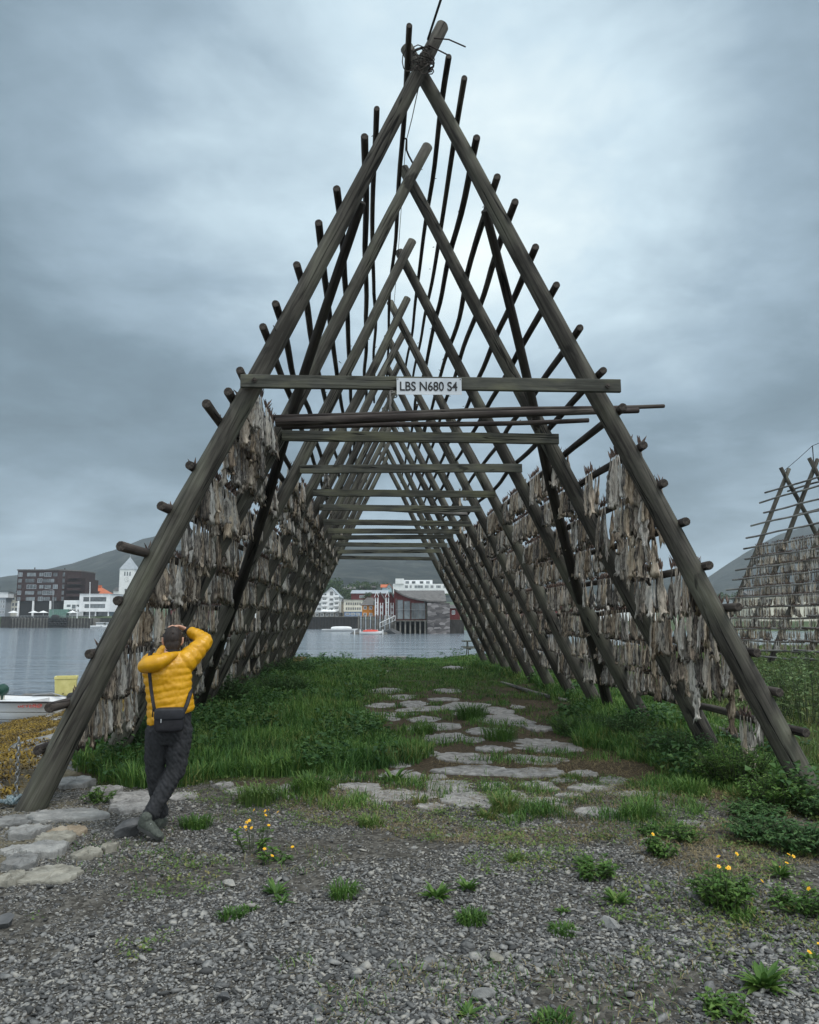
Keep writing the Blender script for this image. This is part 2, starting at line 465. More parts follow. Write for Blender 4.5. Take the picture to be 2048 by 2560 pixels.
def tube(pts, rad, sides=10, dome=True, up=None):
    P = [Vector(p) for p in pts]
    n = len(P)
    rr = [(r, r) if not hasattr(r, '__len__') else r for r in (rad if hasattr(rad, '__len__') else [rad] * n)]
    v, f, rings = [], [], []
    t0 = (P[1] - P[0]).normalized()
    a = Vector(up) if up else (Vector((0, 0, 1)) if abs(t0.z) < .9 else Vector((1, 0, 0)))
    def ring(c, nx, ny, ra, rb):
        i0 = len(v)
        for k in range(sides):
            g = 2 * math.pi * k / sides
            v.append(c + nx * (math.cos(g) * ra) + ny * (math.sin(g) * rb))
        rings.append(i0)
    fr = []
    for i in range(n):
        t = (P[min(i + 1, n - 1)] - P[max(i - 1, 0)]).normalized()
        nx = a.cross(t)
        if nx.length < 1e-4:
            nx = t.orthogonal()
        nx.normalize()
        ny = t.cross(nx).normalized()
        a = ny
        fr.append((t, nx, ny))
    if dome:
        t, nx, ny = fr[0]
        r = min(rr[0])
        ring(P[0] - t * r * .75, nx, ny, rr[0][0] * .35, rr[0][1] * .35)
        ring(P[0] - t * r * .5, nx, ny, rr[0][0] * .78, rr[0][1] * .78)
    for i in range(n):
        ring(P[i], fr[i][1], fr[i][2], *rr[i])
    if dome:
        t, nx, ny = fr[-1]
        r = min(rr[-1])
        ring(P[-1] + t * r * .5, nx, ny, rr[-1][0] * .78, rr[-1][1] * .78)
        ring(P[-1] + t * r * .75, nx, ny, rr[-1][0] * .35, rr[-1][1] * .35)
    for a0, b0 in zip(rings, rings[1:]):
        for k in range(sides):
            f.append((a0 + k, a0 + (k + 1) % sides, b0 + (k + 1) % sides, b0 + k))
    f.append(tuple(range(rings[0] + sides - 1, rings[0] - 1, -1)))
    f.append(tuple(range(rings[-1], rings[-1] + sides)))
    return v, f


def ringloft(rings, sides=32):
    """horizontal rings (cx, cy, z, rx, ry[, tilt]) from bottom to top"""
    v, f = [], []
    for r in rings:
        cx, cy, z, rx, ry = r[:5]
        tl = r[5] if len(r) > 5 else 0
        for k in range(sides):
            g = 2 * math.pi * k / sides
            v.append((cx + rx * math.cos(g), cy + ry * math.sin(g), z + tl * math.cos(g)))
    for i in range(len(rings) - 1):
        for k in range(sides):
            a, b = i * sides, (i + 1) * sides
            f.append((a + k, a + (k + 1) % sides, b + (k + 1) % sides, b + k))
    f.append(tuple(range(sides - 1, -1, -1)))
    f.append(tuple(range((len(rings) - 1) * sides, len(rings) * sides)))
    return v, f


def superell(c, r, e=0.3, nu=20, nv=12):
    sp = lambda w, p: math.copysign(abs(w) ** p, w)
    v, f = [], []
    for i in range(nv + 1):
        ph = -math.pi / 2 + math.pi * i / nv
        for k in range(nu):
            th = 2 * math.pi * k / nu
            v.append((c[0] + r[0] * sp(math.cos(ph), e) * sp(math.cos(th), e), c[1] + r[1] * sp(math.cos(ph), e) * sp(math.sin(th), e), c[2] + r[2] * sp(math.sin(ph), e)))
    for i in range(nv):
        for k in range(nu):
            f.append((i * nu + k, i * nu + (k + 1) % nu, (i + 1) * nu + (k + 1) % nu, (i + 1) * nu + k))
    return v, f


def mass(name, V, F, mats, smooth=False, midx=None):
    """one object from big arrays; F is (n, k) with k vertices a face"""
    V = np.ascontiguousarray(V, dtype=np.float32)
    F = np.ascontiguousarray(F, dtype=np.int32)
    me = bpy.data.meshes.new(name)
    n, k = F.shape
    me.vertices.add(len(V))
    me.vertices.foreach_set('co', V.ravel())
    me.loops.add(n * k)
    me.loops.foreach_set('vertex_index', F.ravel())
    me.polygons.add(n)
    me.polygons.foreach_set('loop_start', np.arange(0, n * k, k, dtype=np.int32))
    me.polygons.foreach_set('loop_total', np.full(n, k, dtype=np.int32))
    for m in (mats if isinstance(mats, (list, tuple)) else [mats]):
        me.materials.append(m)
    if midx is not None:
        me.polygons.foreach_set('material_index', np.ascontiguousarray(midx, dtype=np.int32))
    if smooth:
        me.polygons.foreach_set('use_smooth', np.ones(n, dtype=bool))
    me.update(calc_edges=True)
    me.validate()
    o = bpy.data.objects.new(name, me)
    col.objects.link(o)
    return o


def scatter(bV, bF, M3, T):
    """copies of a base mesh: M3 (n,3,3) and T (n,3)"""
    n, k = len(T), len(bV)
    V = np.einsum('nij,kj->nki', M3, bV) + T[:, None, :]
    F = (bF[None] + (np.arange(n) * k)[:, None, None]).reshape(-1, bF.shape[1])
    return V.reshape(-1, 3), F


def rotz(a):
    c, s = np.cos(a), np.sin(a)
    m = np.zeros((len(a), 3, 3))
    m[:, 0, 0] = c; m[:, 0, 1] = -s; m[:, 1, 0] = s; m[:, 1, 1] = c; m[:, 2, 2] = 1
    return m


def randrot(n, r):
    q = r.normal(size=(n, 4))
    q /= np.linalg.norm(q, axis=1, keepdims=True)
    w, x, y, z = q.T
    m = np.empty((n, 3, 3))
    m[:, 0] = np.stack([1 - 2 * (y * y + z * z), 2 * (x * y - z * w), 2 * (x * z + y * w)], 1)
    m[:, 1] = np.stack([2 * (x * y + z * w), 1 - 2 * (x * x + z * z), 2 * (y * z - x * w)], 1)
    m[:, 2] = np.stack([2 * (x * z - y * w), 2 * (y * z + x * w), 1 - 2 * (x * x + y * y)], 1)
    return m


def tag(o, label=None, cat=None, group=None, kind=None):
    for k, v in (('label', label), ('category', cat), ('group', group), ('kind', kind)):
        if v:
            o[k] = v
    return o


def thing(name, label, cat, loc=(0, 0, 0), group=None):
    o = bpy.data.objects.new(name, None)
    o.empty_display_size = .2
    o.location = loc
    col.objects.link(o)
    return tag(o, label, cat, group)


def join_mb(*parts):
    mb = MB()
    for v, f in parts:
        mb.add(v, f)
    return mb


def vox(mb, size, iters=4, fac=.5):
    """one continuous skin round overlapping volumes"""
    me = bpy.data.meshes.new('tmp')
    me.from_pydata(mb.v, [], mb.f)
    o = bpy.data.objects.new('tmp', me)
    col.objects.link(o)
    bm = bmesh.new()
    bm.from_mesh(me)
    bmesh.ops.recalc_face_normals(bm, faces=bm.faces)
    bm.to_mesh(me)
    bm.free()
    r = o.modifiers.new('r', 'REMESH')
    r.mode = 'VOXEL'
    r.voxel_size = size
    r.use_smooth_shade = True
    if iters:
        s = o.modifiers.new('s', 'SMOOTH')
        s.factor = fac
        s.iterations = iters
    bpy.context.view_layer.update()
    dg = bpy.context.evaluated_depsgraph_get()
    out = bpy.data.meshes.new_from_object(o.evaluated_get(dg))
    bpy.data.objects.remove(o)
    bpy.data.meshes.remove(me)
    return out


def mesh_obj(name, me, m, parent=None, loc=None):
    me.materials.clear()
    me.materials.append(m)
    me.name = name
    o = bpy.data.objects.new(name, me)
    col.objects.link(o)
    if parent is not None:
        o.parent = parent
    if loc is not None:
        o.location = loc
    return o


def wob(seed, amp):
    return lambda t: (amp * mnoise.noise(Vector((t, seed, 0))), amp * mnoise.noise(Vector((t, seed, 9.7))))


def log(name, A, B, r0, r1, parent, m, amp=.02, seg=.45, sides=14, seed=None, knots=0):
    """a pole from A to B, modelled along its own Z so that the grain follows it"""
    A, B = Vector(A), Vector(B)
    L = (B - A).length
    seed = random.uniform(0, 999) if seed is None else seed
    n = max(3, int(L / seg) + 1)
    w = wob(seed, amp)
    base = w(0), w(L * .45)
    v, f, mi = [], [], []
    for i in range(n + 1):
        t = i / n
        z = t * L
        q = w(z * .45)
        cx = q[0] - base[0][0] * (1 - t) - base[1][0] * t
        cy = q[1] - base[0][1] * (1 - t) - base[1][1] * t
        r = (r0 + (r1 - r0) * t)
        for k in range(sides):
            g = 2 * math.pi * k / sides
            rr = r * (1 + .07 * mnoise.noise(Vector((math.cos(g) * 1.3, math.sin(g) * 1.3, z * .9 + seed))) + .035 * mnoise.noise(Vector((math.cos(g) * 3, math.sin(g) * 3, z * 3 + seed))))
            v.append((cx + rr * math.cos(g), cy + rr * math.sin(g), z))
    for i in range(n):
        for k in range(sides):
            a, b = i * sides, (i + 1) * sides
            f.append((a + k, a + (k + 1) % sides, b + (k + 1) % sides, b + k))
            mi.append(0)
    for end in (0, n):                         # chamfered, slightly uneven sawn ends
        i0 = end * sides
        sg = -1 if end == 0 else 1
        zc = 0 if end == 0 else L
        tilt = random.uniform(-.25, .25)
        j0 = len(v)
        for k in range(sides):
            p = v[i0 + k]
            v.append((p[0] * .88, p[1] * .88, zc + sg * (.012 + .05 * tilt * p[0])))
        c = len(v)
        v.append((0, 0, zc + sg * .012))
        for k in range(sides):
            k2 = (k + 1) % sides
            if sg > 0:
                f.append((i0 + k, i0 + k2, j0 + k2, j0 + k)); f.append((j0 + k, j0 + k2, c))
            else:
                f.append((i0 + k2, i0 + k, j0 + k, j0 + k2)); f.append((j0 + k2, j0 + k, c))
            mi += [0, 1]
    mb = MB()
    mb.v, mb.f, mb.m = v, f, mi
    for _ in range(knots):                     # snapped-off twig stubs
        z = random.uniform(.3, L - .3); g = random.uniform(0, 6.28); r = r0 + (r1 - r0) * z / L
        d = Vector((math.cos(g), math.sin(g), .4)).normalized()
        mb.tube([d * r * .8 + Vector((0, 0, z)), d * (r + random.uniform(.01, .04)) + Vector((0, 0, z))], [.007, .004], 5)
    o = mb.build(name, [m, M['end']], parent, smooth=True, loc=(0, 0, 0))
    for p in o.data.polygons:
        if p.material_index == 1:
            p.use_smooth = False
    o.rotation_mode = 'QUATERNION'
    o.rotation_quaternion = (B - A).to_track_quat('Z', 'Y')
    o.location = A - (world_loc(parent) if parent is not None else Vector((0, 0, 0)))
    return o


def board(name, A, B, h, t, parent, m, seed=0):
    """a sawn plank from A to B, standing on edge; modelled along its own Z"""
    A, B = Vector(A), Vector(B)
    L = (B - A).length
    n = 8
    mb = MB()
    v, f = [], []
    ch = .006
    sec = [(-t / 2 + ch, -h / 2), (t / 2 - ch, -h / 2), (t / 2, -h / 2 + ch), (t / 2, h / 2 - ch), (t / 2 - ch, h / 2), (-t / 2 + ch, h / 2), (-t / 2, h / 2 - ch), (-t / 2, -h / 2 + ch)]
    for i in range(n + 1):
        z = L * i / n
        dx = .006 * mnoise.noise(Vector((z, seed, 3)))
        dy = .008 * mnoise.noise(Vector((z, seed, 8)))
        v += [(a + dx, b + dy, z) for a, b in sec]
    k = len(sec)
    for i in range(n):
        f += [(i * k + j, i * k + (j + 1) % k, (i + 1) * k + (j + 1) % k, (i + 1) * k + j) for j in range(k)]
    f.append(tuple(range(k - 1, -1, -1)))
    f.append(tuple(range(n * k, n * k + k)))
    mb.add(v, f)
    o = mb.build(name, m, parent, loc=(0, 0, 0))
    d = (B - A).normalized()
    xax = Vector((0, 0, 1)).cross(d).normalized()
    zup = d.cross(xax).normalized()
    mt = Matrix((xax, zup, d)).transposed()
    o.rotation_mode = 'QUATERNION'
    o.rotation_quaternion = mt.to_quaternion()
    o.location = A - world_loc(parent)
    return o


ORD = ['zeroth', 'first', 'second', 'third', 'fourth', 'fifth', 'sixth', 'seventh', 'eighth', 'ninth', 'tenth', 'eleventh', 'twelfth', 'thirteenth', 'fourteenth', 'fifteenth', 'sixteenth', 'seventeenth', 'eighteenth', 'nineteenth', 'twentieth']


def nth(i):
    if i < len(ORD):
        return ORD[i]
    return f"{i}{'th' if 10 < i % 100 < 20 else {1: 'st', 2: 'nd', 3: 'rd'}.get(i % 10, 'th')}"

# ------------------------------------------------------------------ the setting: land, sea, hills
WATER = -1.5


def sm(a, b, x):
    t = np.clip((x - a) / (b - a), 0, 1)
    return t * t * (3 - 2 * t)


def vnoise(x, y, seed=0):
    """cheap smooth value noise on arrays"""
    xi, yi = np.floor(x).astype(int), np.floor(y).astype(int)
    fx, fy = x - xi, y - yi
    fx, fy = fx * fx * (3 - 2 * fx), fy * fy * (3 - 2 * fy)
    def h(a, b):
        n = (a * 374761393 + b * 668265263 + seed * 974634777) & 0x7fffffff
        n = ((n ^ (n >> 13)) * 1274126177) & 0x7fffffff
        return (n & 0xffff) / 65535.0
    return (h(xi, yi) * (1 - fx) + h(xi + 1, yi) * fx) * (1 - fy) + (h(xi, yi + 1) * (1 - fx) + h(xi + 1, yi + 1) * fx) * fy - .5


def gh(x, y):
    """height of the land"""
    x, y = np.asarray(x, float), np.asarray(y, float)
    z = .05 * vnoise(x * .9, y * .9, 1) + .03 * vnoise(x * 2.7, y * 2.7, 2)
    z = z + .12 * sm(2.9, 4.3, x + .05 * (y - 7.7)) * sm(9, 13, y)
    dl = np.maximum(-4.5 - .012 * (y - 7) - x, 0)
    z = z - np.minimum(.205 * dl, 3.2) * sm(0, .8, dl)
    ye = 34.5 + 16 * sm(6, 12, x) + 1.2 * vnoise(x * .4, x * 0, 5)
    z = z - np.clip((y - ye) * .9, 0, 3.0)
    return z


def ghs(x, y):
    return float(gh(x, y))


def inpoly(px, py, poly):
    ins = np.zeros(px.shape, bool)
    n = len(poly)
    for i in range(n):
        x0, y0 = poly[i]
        x1, y1 = poly[(i + 1) % n]
        c = ((y0 > py) != (y1 > py)) & (px < (x1 - x0) * (py - y0) / (y1 - y0 + 1e-9) + x0)
        ins ^= c
    return ins


def ground_poly(pts):
    return [tuple(gr(x, y)[:2]) for x, y in pts]


LUSH_L = ground_poly([(170, 1655), (230, 1590), (300, 1545), (400, 1475), (470, 1432), (560, 1402), (640, 1390), (1000, 1388), (1000, 1400), (820, 1405), (790, 1440), (760, 1470), (740, 1500), (870, 1560), (900, 1590), (860, 1605), (700, 1630), (560, 1640), (420, 1652), (300, 1665)])
LUSH_R = ground_poly([(1010, 1392), (1130, 1402), (1260, 1462), (1400, 1500), (1560, 1545), (1760, 1640), (1760, 1720), (1640, 1720), (1500, 1665), (1380, 1612), (1210, 1575), (1180, 1530), (1200, 1490), (1100, 1440), (1000, 1407)])
OPEN_R = [(1.6, 36), (7, 46), (34, 50), (34, 16), (9.5, 7.5), (4.6, 7.9), (4.1, 10), (3.7, 14), (3.2, 20)]


def axis(parts):
    a = []
    for lo, hi, st in parts:
        a += list(np.arange(lo, hi, st))
    return np.array(a + [parts[-1][1]])


def build_ground():
    xs = axis([(-40, -14, 2), (-14, -6, .4), (-6, 6, .11), (6, 14, .5), (14, 60, 2.5)])
    ys = axis([(-20, 2, 2), (2, 12, .11), (12, 36, .35), (36, 62, 1.0)])
    X, Y = np.meshgrid(xs, ys)
    Z = gh(X, Y)
    V = np.stack([X, Y, Z], -1).reshape(-1, 3)
    nx, ny = len(xs), len(ys)
    i = np.arange(nx * ny).reshape(ny, nx)
    F = np.stack([i[:-1, :-1], i[:-1, 1:], i[1:, 1:], i[1:, :-1]], -1).reshape(-1, 4)
    o = mass('ground', V, F, M['ground'], smooth=True)
    o['kind'] = 'structure'
    x, y = V[:, 0], V[:, 1]
    gravel = 1 - sm(7.4, 9.4, y + .6 * vnoise(x * 1.3, y * 1.3, 4) + np.maximum(x - 2.2, 0) * .9)
    turf = np.maximum.reduce([inpoly(x, y, LUSH_L) * 1.0, inpoly(x, y, LUSH_R) * 1.0, inpoly(x, y, OPEN_R) * 1.0, sm(15, 22, y) * .6])
    shore = sm(-3.2, -4.4, x + .012 * (y - 7))
    shore = np.maximum(shore, sm(-2.1, -3.2, x) * (1 - sm(7.2, 8.2, y)) * sm(4.8, 5.6, y) * .9)
    a = o.data.color_attributes.new('zone', 'FLOAT_COLOR', 'POINT')
    a.data.foreach_set('color', np.stack([gravel, turf, shore, np.ones_like(x)], 1).astype(np.float32).ravel())


build_ground()

o = MB().add([(-3900, -400, WATER), (3900, -400, WATER), (3900, 4200, WATER), (-3900, 4200, WATER)], [(0, 1, 2, 3)]).build('water', M['water'])
o['kind'] = 'structure'


def build_hills():
    # ridges as real slopes: (distance, crest profile on the survey grid)
    def ridge(name, D, back, prof, foot, seed, wav):
        px = np.array([p[0] for p in prof], float)
        py = np.array([p[1] for p in prof], float)
        cols = np.arange(px.min(), px.max() + 1, 7.0)
        crest = np.interp(cols, px, py)
        cz = np.array([at(c, q, D).z for c, q in zip(cols, crest)])
        cx = np.array([at(c, q, D).x for c, q in zip(cols, crest)])
        rows = 60
        V = []
        for r in range(rows + 8):
            t = r / rows
            if r <= rows:
                y = foot + (D - foot) * t
                prof_t = t ** 1.15
            else:
                y = D + (r - rows) * 90
                prof_t = 1 - (r - rows) * .07
            xx = cx * (y / D)
            zz = (cz + 2) * prof_t - 2
            # gullies and shoulders running down the slope
            g = vnoise(cx * .006 + t * .8, np.full_like(cx, y * .002), seed) * .6 + vnoise(cx * .017 + t * 1.4, np.full_like(cx, y * .006), seed + 3) * .3 + vnoise(cx * .05, np.full_like(cx, y * .03), seed + 5) * .12
            zz = zz + g * wav * math.sin(min(t, 1) * math.pi * .5) * (1.0 if t < .95 else .5)
            yy = np.full_like(xx, y)
            V.append(np.stack([xx, yy, zz], -1))
        V = np.array(V)
        nr, nc = V.shape[:2]
        i = np.arange(nr * nc).reshape(nr, nc)
        F = np.stack([i[:-1, :-1], i[:-1, 1:], i[1:, 1:], i[1:, :-1]], -1).reshape(-1, 4)
        o = mass(name, V.reshape(-1, 3), F, M['hill'], smooth=True)
        o['kind'] = 'structure'
    ridge('hills', 1750, 0, [(-260, 1240), (-60, 1222), (60, 1206), (150, 1188), (240, 1158), (300, 1134), (360, 1122), (450, 1124), (560, 1135), (650, 1140), (760, 1138), (850, 1146), (930, 1140), (1050, 1150), (1180, 1168), (1300, 1190), (1400, 1206), (1470, 1216), (1520, 1236), (1620, 1250), (1900, 1262)], 640, 11, 26)
    ridge('hills', 1900, 0, [(1380, 1262), (1440, 1236), (1490, 1214), (1540, 1184), (1580, 1160), (1640, 1128), (1720, 1100), (1820, 1082), (2050, 1090)], 1200, 23, 30)
    # the town's own slope behind the quays
    xs = np.arange(-420, 420, 7.0)
    ys = np.arange(196, 660, 7.0)
    X, Y = np.meshgrid(xs, ys)
    base = 1.2 + np.maximum(Y - 320, 0) * .045 + 3.5 * vnoise(X * .02, Y * .02, 8) * sm(330, 420, Y)
    shore = 352 - 60 * sm(-95, -70, X) - 66 * sm(14, 22, X)
    Z = np.where(Y < shore, -4.0, np.maximum(base, 1.2))
    V = np.stack([X, Y, Z], -1).reshape(-1, 3)
    i = np.arange(X.size).reshape(X.shape)
    F = np.stack([i[:-1, :-1], i[:-1, 1:], i[1:, 1:], i[1:, :-1]], -1).reshape(-1, 4)
    o = mass('terrain', V, F, M['farturf'], smooth=True)
    o['kind'] = 'structure'
    return None


build_hills()

# ------------------------------------------------------------------ the drying racks


class Frame:
    """rack coordinates: q across, s along, z up"""
    def __init__(s, c, ax, hw, za, q0=0.0):
        s.c = Vector((c[0], c[1], 0))
        s.a = Vector((ax[0], ax[1], 0)).normalized()
        s.p = Vector((s.a.y, -s.a.x, 0))
        s.hw, s.za = hw, za
        s.k = (hw + .05) / za
        s.n = math.sqrt(1 + s.k ** 2)
        s.q0 = q0                      # the ridge is not quite over the middle

    def pt(s, q, t, z):
        return s.c + s.p * q + s.a * t + Vector((0, 0, z))

    def side(s, sd, t, z, off=0.0):       # a point on the slope, off metres outside the leg's axis
        return s.pt(sd * (s.hw - s.k * z + off * s.n) + s.q0 * z / s.za, t, z)

    def hit(s, px, py, sd, off):
        o, d = Vector((0, 0, EYE)) - s.c, ray(px, py)
        q0, q1, t0, t1 = o.dot(s.p), d.dot(s.p), o.dot(s.a), d.dot(s.a)
        kk = s.k - sd * s.q0 / s.za
        u = (s.hw + off * s.n - sd * q0 - kk * EYE) / (sd * q1 + kk * d.z)
        return t0 + u * t1, EYE + u * d.z

    def hit_t(s, px, py, sd, t):          # where the sight line meets the cross plane t: offset from the slope, height
        o, d = Vector((0, 0, EYE)) - s.c, ray(px, py)
        u = (t - o.dot(s.a)) / d.dot(s.a)
        q, z = o.dot(s.p) + u * d.dot(s.p), EYE + u * d.z
        return (sd * (q - s.q0 * z / s.za) - s.hw + s.k * z) / s.n, z


RK = Frame((.255, 7.69), (-.0512, .9987), 3.80, 7.92, -.115)
FS = [0, 2.16, 4.5, 7.0, 8.95, 10.85, 12.8, 14.7, 16.6, 18.9, 21.2]
rack = thing('drying_rack', 'tall A-frame timber fish drying rack straddling the stone path, sign on its front beam', 'drying rack', RK.c)


def build_rack_timber():
    for i, t in enumerate(FS):
        j = (lambda a: 0 if i == 0 else random.uniform(-a, a))
        for sd, so_, ext in ((-1, -.095, (.40 if i == 0 else .27) + j(.08)), (1, .095, (.26 if i == 0 else .20) + j(.08))):
            dz = j(.08)
            foot = RK.side(sd, t + so_ + j(.08), -.22)
            top = RK.side(sd, t + so_, RK.za + dz)
            d = (top - foot).normalized()
            log('leg', foot, top + d * ext, .130, .074, rack, M['leg'], amp=.055, seg=.35, sides=18, knots=7 if i < 3 else 2)
        z = 4.115 + j(.05)
        w = RK.hw - RK.k * z
        if i == 0:
            board('crossbeam', RK.pt(-w - .16, t - .24, z), RK.pt(w + .10, t - .24, z + .012), .135, .05, rack, M['board'], i)
        else:
            board('crossbeam', RK.pt(-w + .02, t - .24, z), RK.pt(w - .02, t - .24, z + j(.06)), .135, .05, rack, M['board'], i)
    # bolts through the front beam
    z = 4.115
    w = RK.hw - RK.k * z
    for q in (-w - .02, w - .04):
        mb = MB()
        c = RK.pt(q, -.27, z + .004)
        mb.tube([c, c + RK.a * -.012], [.03, .03], 4, dome=False)
        mb.tube([c + RK.a * -.012, c + RK.a * -.03], [.014, .014], 6, dome=False)
        mb.build('bolt', M['rail'], rack)
    # long diagonal braces lying inside the slopes
    log('brace', RK.side(-1, .08, 6.25, -.07), RK.side(-1, 6.5, -.10, -.05), .050, .098, rack, M['brace'], amp=.06, sides=14)
    log('brace', RK.side(1, .27, 6.30, -.03), RK.side(1, 6.7, -.10, .02), .050, .098, rack, M['brace'], amp=.06, sides=14)


build_rack_timber()

R_END = [(945, 120), (978, 165), (998, 290), (1037, 372), (1085, 425), (1122, 520), (1172, 600), (1210, 690), (1265, 780), (1297, 857), (1344, 937), (1391, 1017), (1437, 1098), (1484, 1190), (1555, 1278), (1590, 1375), (1640, 1458), (1697, 1543)]
L_END = [(862, 55), (811, 230), (770, 288), (728, 398), (689, 470), (643, 558), (600, 640), (555, 688), (531, 780), (507, 825), (435, 850), (424, 980), (340, 1065), (255, 1150), (265, 1265), (205, 1377), (104, 1490), (80, 1580)]
RAILS = []          # (side, start, end, z, radius, off)


def build_rails():
    for sd, ends in ((1, R_END), (-1, L_END)):
        n = len(ends)
        for i, e in enumerate(ends):
            big = .031 if i < 2 else (.038 if i < 9 else .043)
            off = .115 + big + (.03 if i < 2 else 0)
            t0, z = RK.hit(e[0], e[1], sd, off)
            lim = -.03 if sd > 0 else -.20
            if t0 > lim - .05:
                t0 = lim - .03 * random.random()
                o_, z = RK.hit_t(e[0], e[1], sd, t0)
                off = max(off, min(o_, off + .06))
            split = random.uniform(9.5, 12.3)
            tend = FS[-1] + random.uniform(.2, .9)
            if i < 2:
                tend = split
            dz = random.uniform(-.06, .06)
            log('rail', RK.side(sd, t0, z, off), RK.side(sd, split, z + dz, off - .01), big * 1.06, big * .82, rack, M['rail'], amp=.07, seg=.4, sides=11, knots=10)
            RAILS.append((sd, n - i, t0, split, z, z + dz, big, off))
            if i >= 2:
                z2 = z + dz + random.uniform(.01, .05)
                o2 = off + .06
                log('rail', RK.side(sd, split - .5, z2 + .05, o2), RK.side(sd, tend, z2, o2), big, big * .75, rack, M['rail'], amp=.07, seg=.6, sides=10, knots=6)
                RAILS.append((sd, n - i, split, tend, z2, z2, big, o2))


build_rails()

# ---- lashing wire, ridge wire


def wire(pts, r=.004, sides=5):
    mb = MB()
    mb.tube(pts, [r] * len(pts), sides, dome=False)
    return mb


def build_wires():
    apex = RK.pt(RK.q0, 0, RK.za)
    mb = MB()
    for k in range(9):                   # turns of wire round the crossing of the front legs
        h = random.uniform(-.14, .16)
        ph = random.uniform(-.5, .5)
        pts = []
        for i in range(15):
            g = 2 * math.pi * i / 14
            pts.append(apex + RK.p * (.135 * math.cos(g) + .06 * h) + RK.a * (.20 * math.sin(g)) + Vector((0, 0, h + .10 * math.sin(g + ph) * random.uniform(.6, 1.2) + .06 * ph * math.cos(g))))
        mb.tube(pts, [.0065] * 15, 5, dome=False)
    for k in range(3):                    # loose loops and ends
        c = apex + RK.p * random.uniform(-.15, .25) + RK.a * -.22 + Vector((0, 0, random.uniform(-.22, .02)))
        r = random.uniform(.05, .11)
        mb.tube([c + RK.p * (r * math.cos(g)) + Vector((0, 0, 1.4 * r * math.sin(g))) + RK.a * (.03 * math.sin(2 * g)) for g in np.linspace(0, 5.6, 13)], [.006] * 13, 5, dome=False)
    mb.tube([apex + RK.p * .12 + RK.a * -.2 + Vector((0, 0, .12)), apex + RK.p * .28 + RK.a * -.2 + Vector((0, 0, .11)), apex + RK.p * .46 + RK.a * -.2 + Vector((0, 0, .03))], [.008] * 3, 5)
    mb.tube([apex + RK.p * .05 + RK.a * -.22 + Vector((0, 0, .02)), apex + RK.p * .26 + RK.a * -.22 + Vector((0, 0, -.09))], [.008] * 2, 5)
    mb.build('lashing', M['rail'], rack, smooth=True)
    p0 = apex + Vector((.06, -.2, .10))
    pts = [p0 + (Vector((2.6, -16.0, .05)) - p0) * t + Vector((0, 0, -.5 * math.sin(math.pi * t))) for t in np.linspace(0, 1, 15)]
    wire(pts, .013).build('guy_wire', M['brace'], rack, smooth=True)
    a2 = RK.pt(RK.q0, FS[1], RK.za + .28)
    wire([apex + Vector((-.02, .1, -.15)), (apex + a2) / 2 + Vector((-.05, .25, .12)), a2 + Vector((-.07, -.02, .22))], .006).build('ridge_wire', M['brace'], rack, smooth=True)
    hk = a2 + Vector((-.07, -.02, .22))
    wire([hk + Vector((-.02, 0, .02)), hk, hk + Vector((0, 0, -.16)), hk + Vector((.03, 0, -.24)), hk + Vector((.09, 0, -.36))], .014).build('hook', M['brace'], rack, smooth=True)
    pts = [hk + Vector((-.01, 0, -.02))]
    for t in FS[2:]:
        pts += [RK.pt(RK.q0 - .1, t, RK.za + random.uniform(-.1, .25))]
    wire(pts, .005).build('ridge_wire', M['brace'], rack, smooth=True)
    # worn rope tied round one ridge further back
    ap = RK.pt(RK.q0, FS[6], RK.za + .12)
    mb = MB()
    for k in range(6):
        h = random.uniform(-.1, .15)
        mb.tube([ap + RK.p * (.17 * math.cos(g)) + RK.a * (.2 * math.sin(g)) + Vector((0, 0, h + .06 * math.sin(g + k))) for g in np.linspace(0, 6.3, 11)], [.018] * 11, 5, dome=False)
    for k in range(3):
        x = random.uniform(-.2, .1)
        mb.tube([ap + RK.p * x + RK.a * -.2, ap + RK.p * (x + .03) + RK.a * -.22 + Vector((0, 0, -.3)), ap + RK.p * (x - .02) + RK.a * -.2 + Vector((0, 0, -.6 - .2 * k))], [.014] * 3, 5)
    mb.build('rope_lashing', M['pale'], rack, smooth=True)
    # mooring rope and chain at the foot of the front left leg
    f = RK.side(-1, -.1, .0)
    return f


FOOT = build_wires()

# ---- the sign


def text_mesh(body, height, width, depth, m, parent, loc, rot, bold=.0, name='lettering'):
    c = bpy.data.curves.new('t', 'FONT')
    c.body = body
    c.align_x = 'CENTER'
    c.align_y = 'CENTER'
    c.extrude = depth
    c.offset = bold
    o = bpy.data.objects.new('t', c)
    col.objects.link(o)
    bpy.context.view_layer.update()
    me = bpy.data.meshes.new_from_object(o.evaluated_get(bpy.context.evaluated_depsgraph_get()))
    bpy.data.objects.remove(o)
    co_ = np.empty(len(me.vertices) * 3, np.float32)
    me.vertices.foreach_get('co', co_)
    co_ = co_.reshape(-1, 3)
    lo, hi = co_.min(0), co_.max(0)
    co_[:, 0] = (co_[:, 0] - (lo[0] + hi[0]) / 2) * width / (hi[0] - lo[0])
    co_[:, 1] = (co_[:, 1] - (lo[1] + hi[1]) / 2) * height / (hi[1] - lo[1])
    me.vertices.foreach_set('co', co_.ravel())
    me.update()
    t = mesh_obj(name, me, m, parent, loc)
    t.rotation_euler = rot
    return t


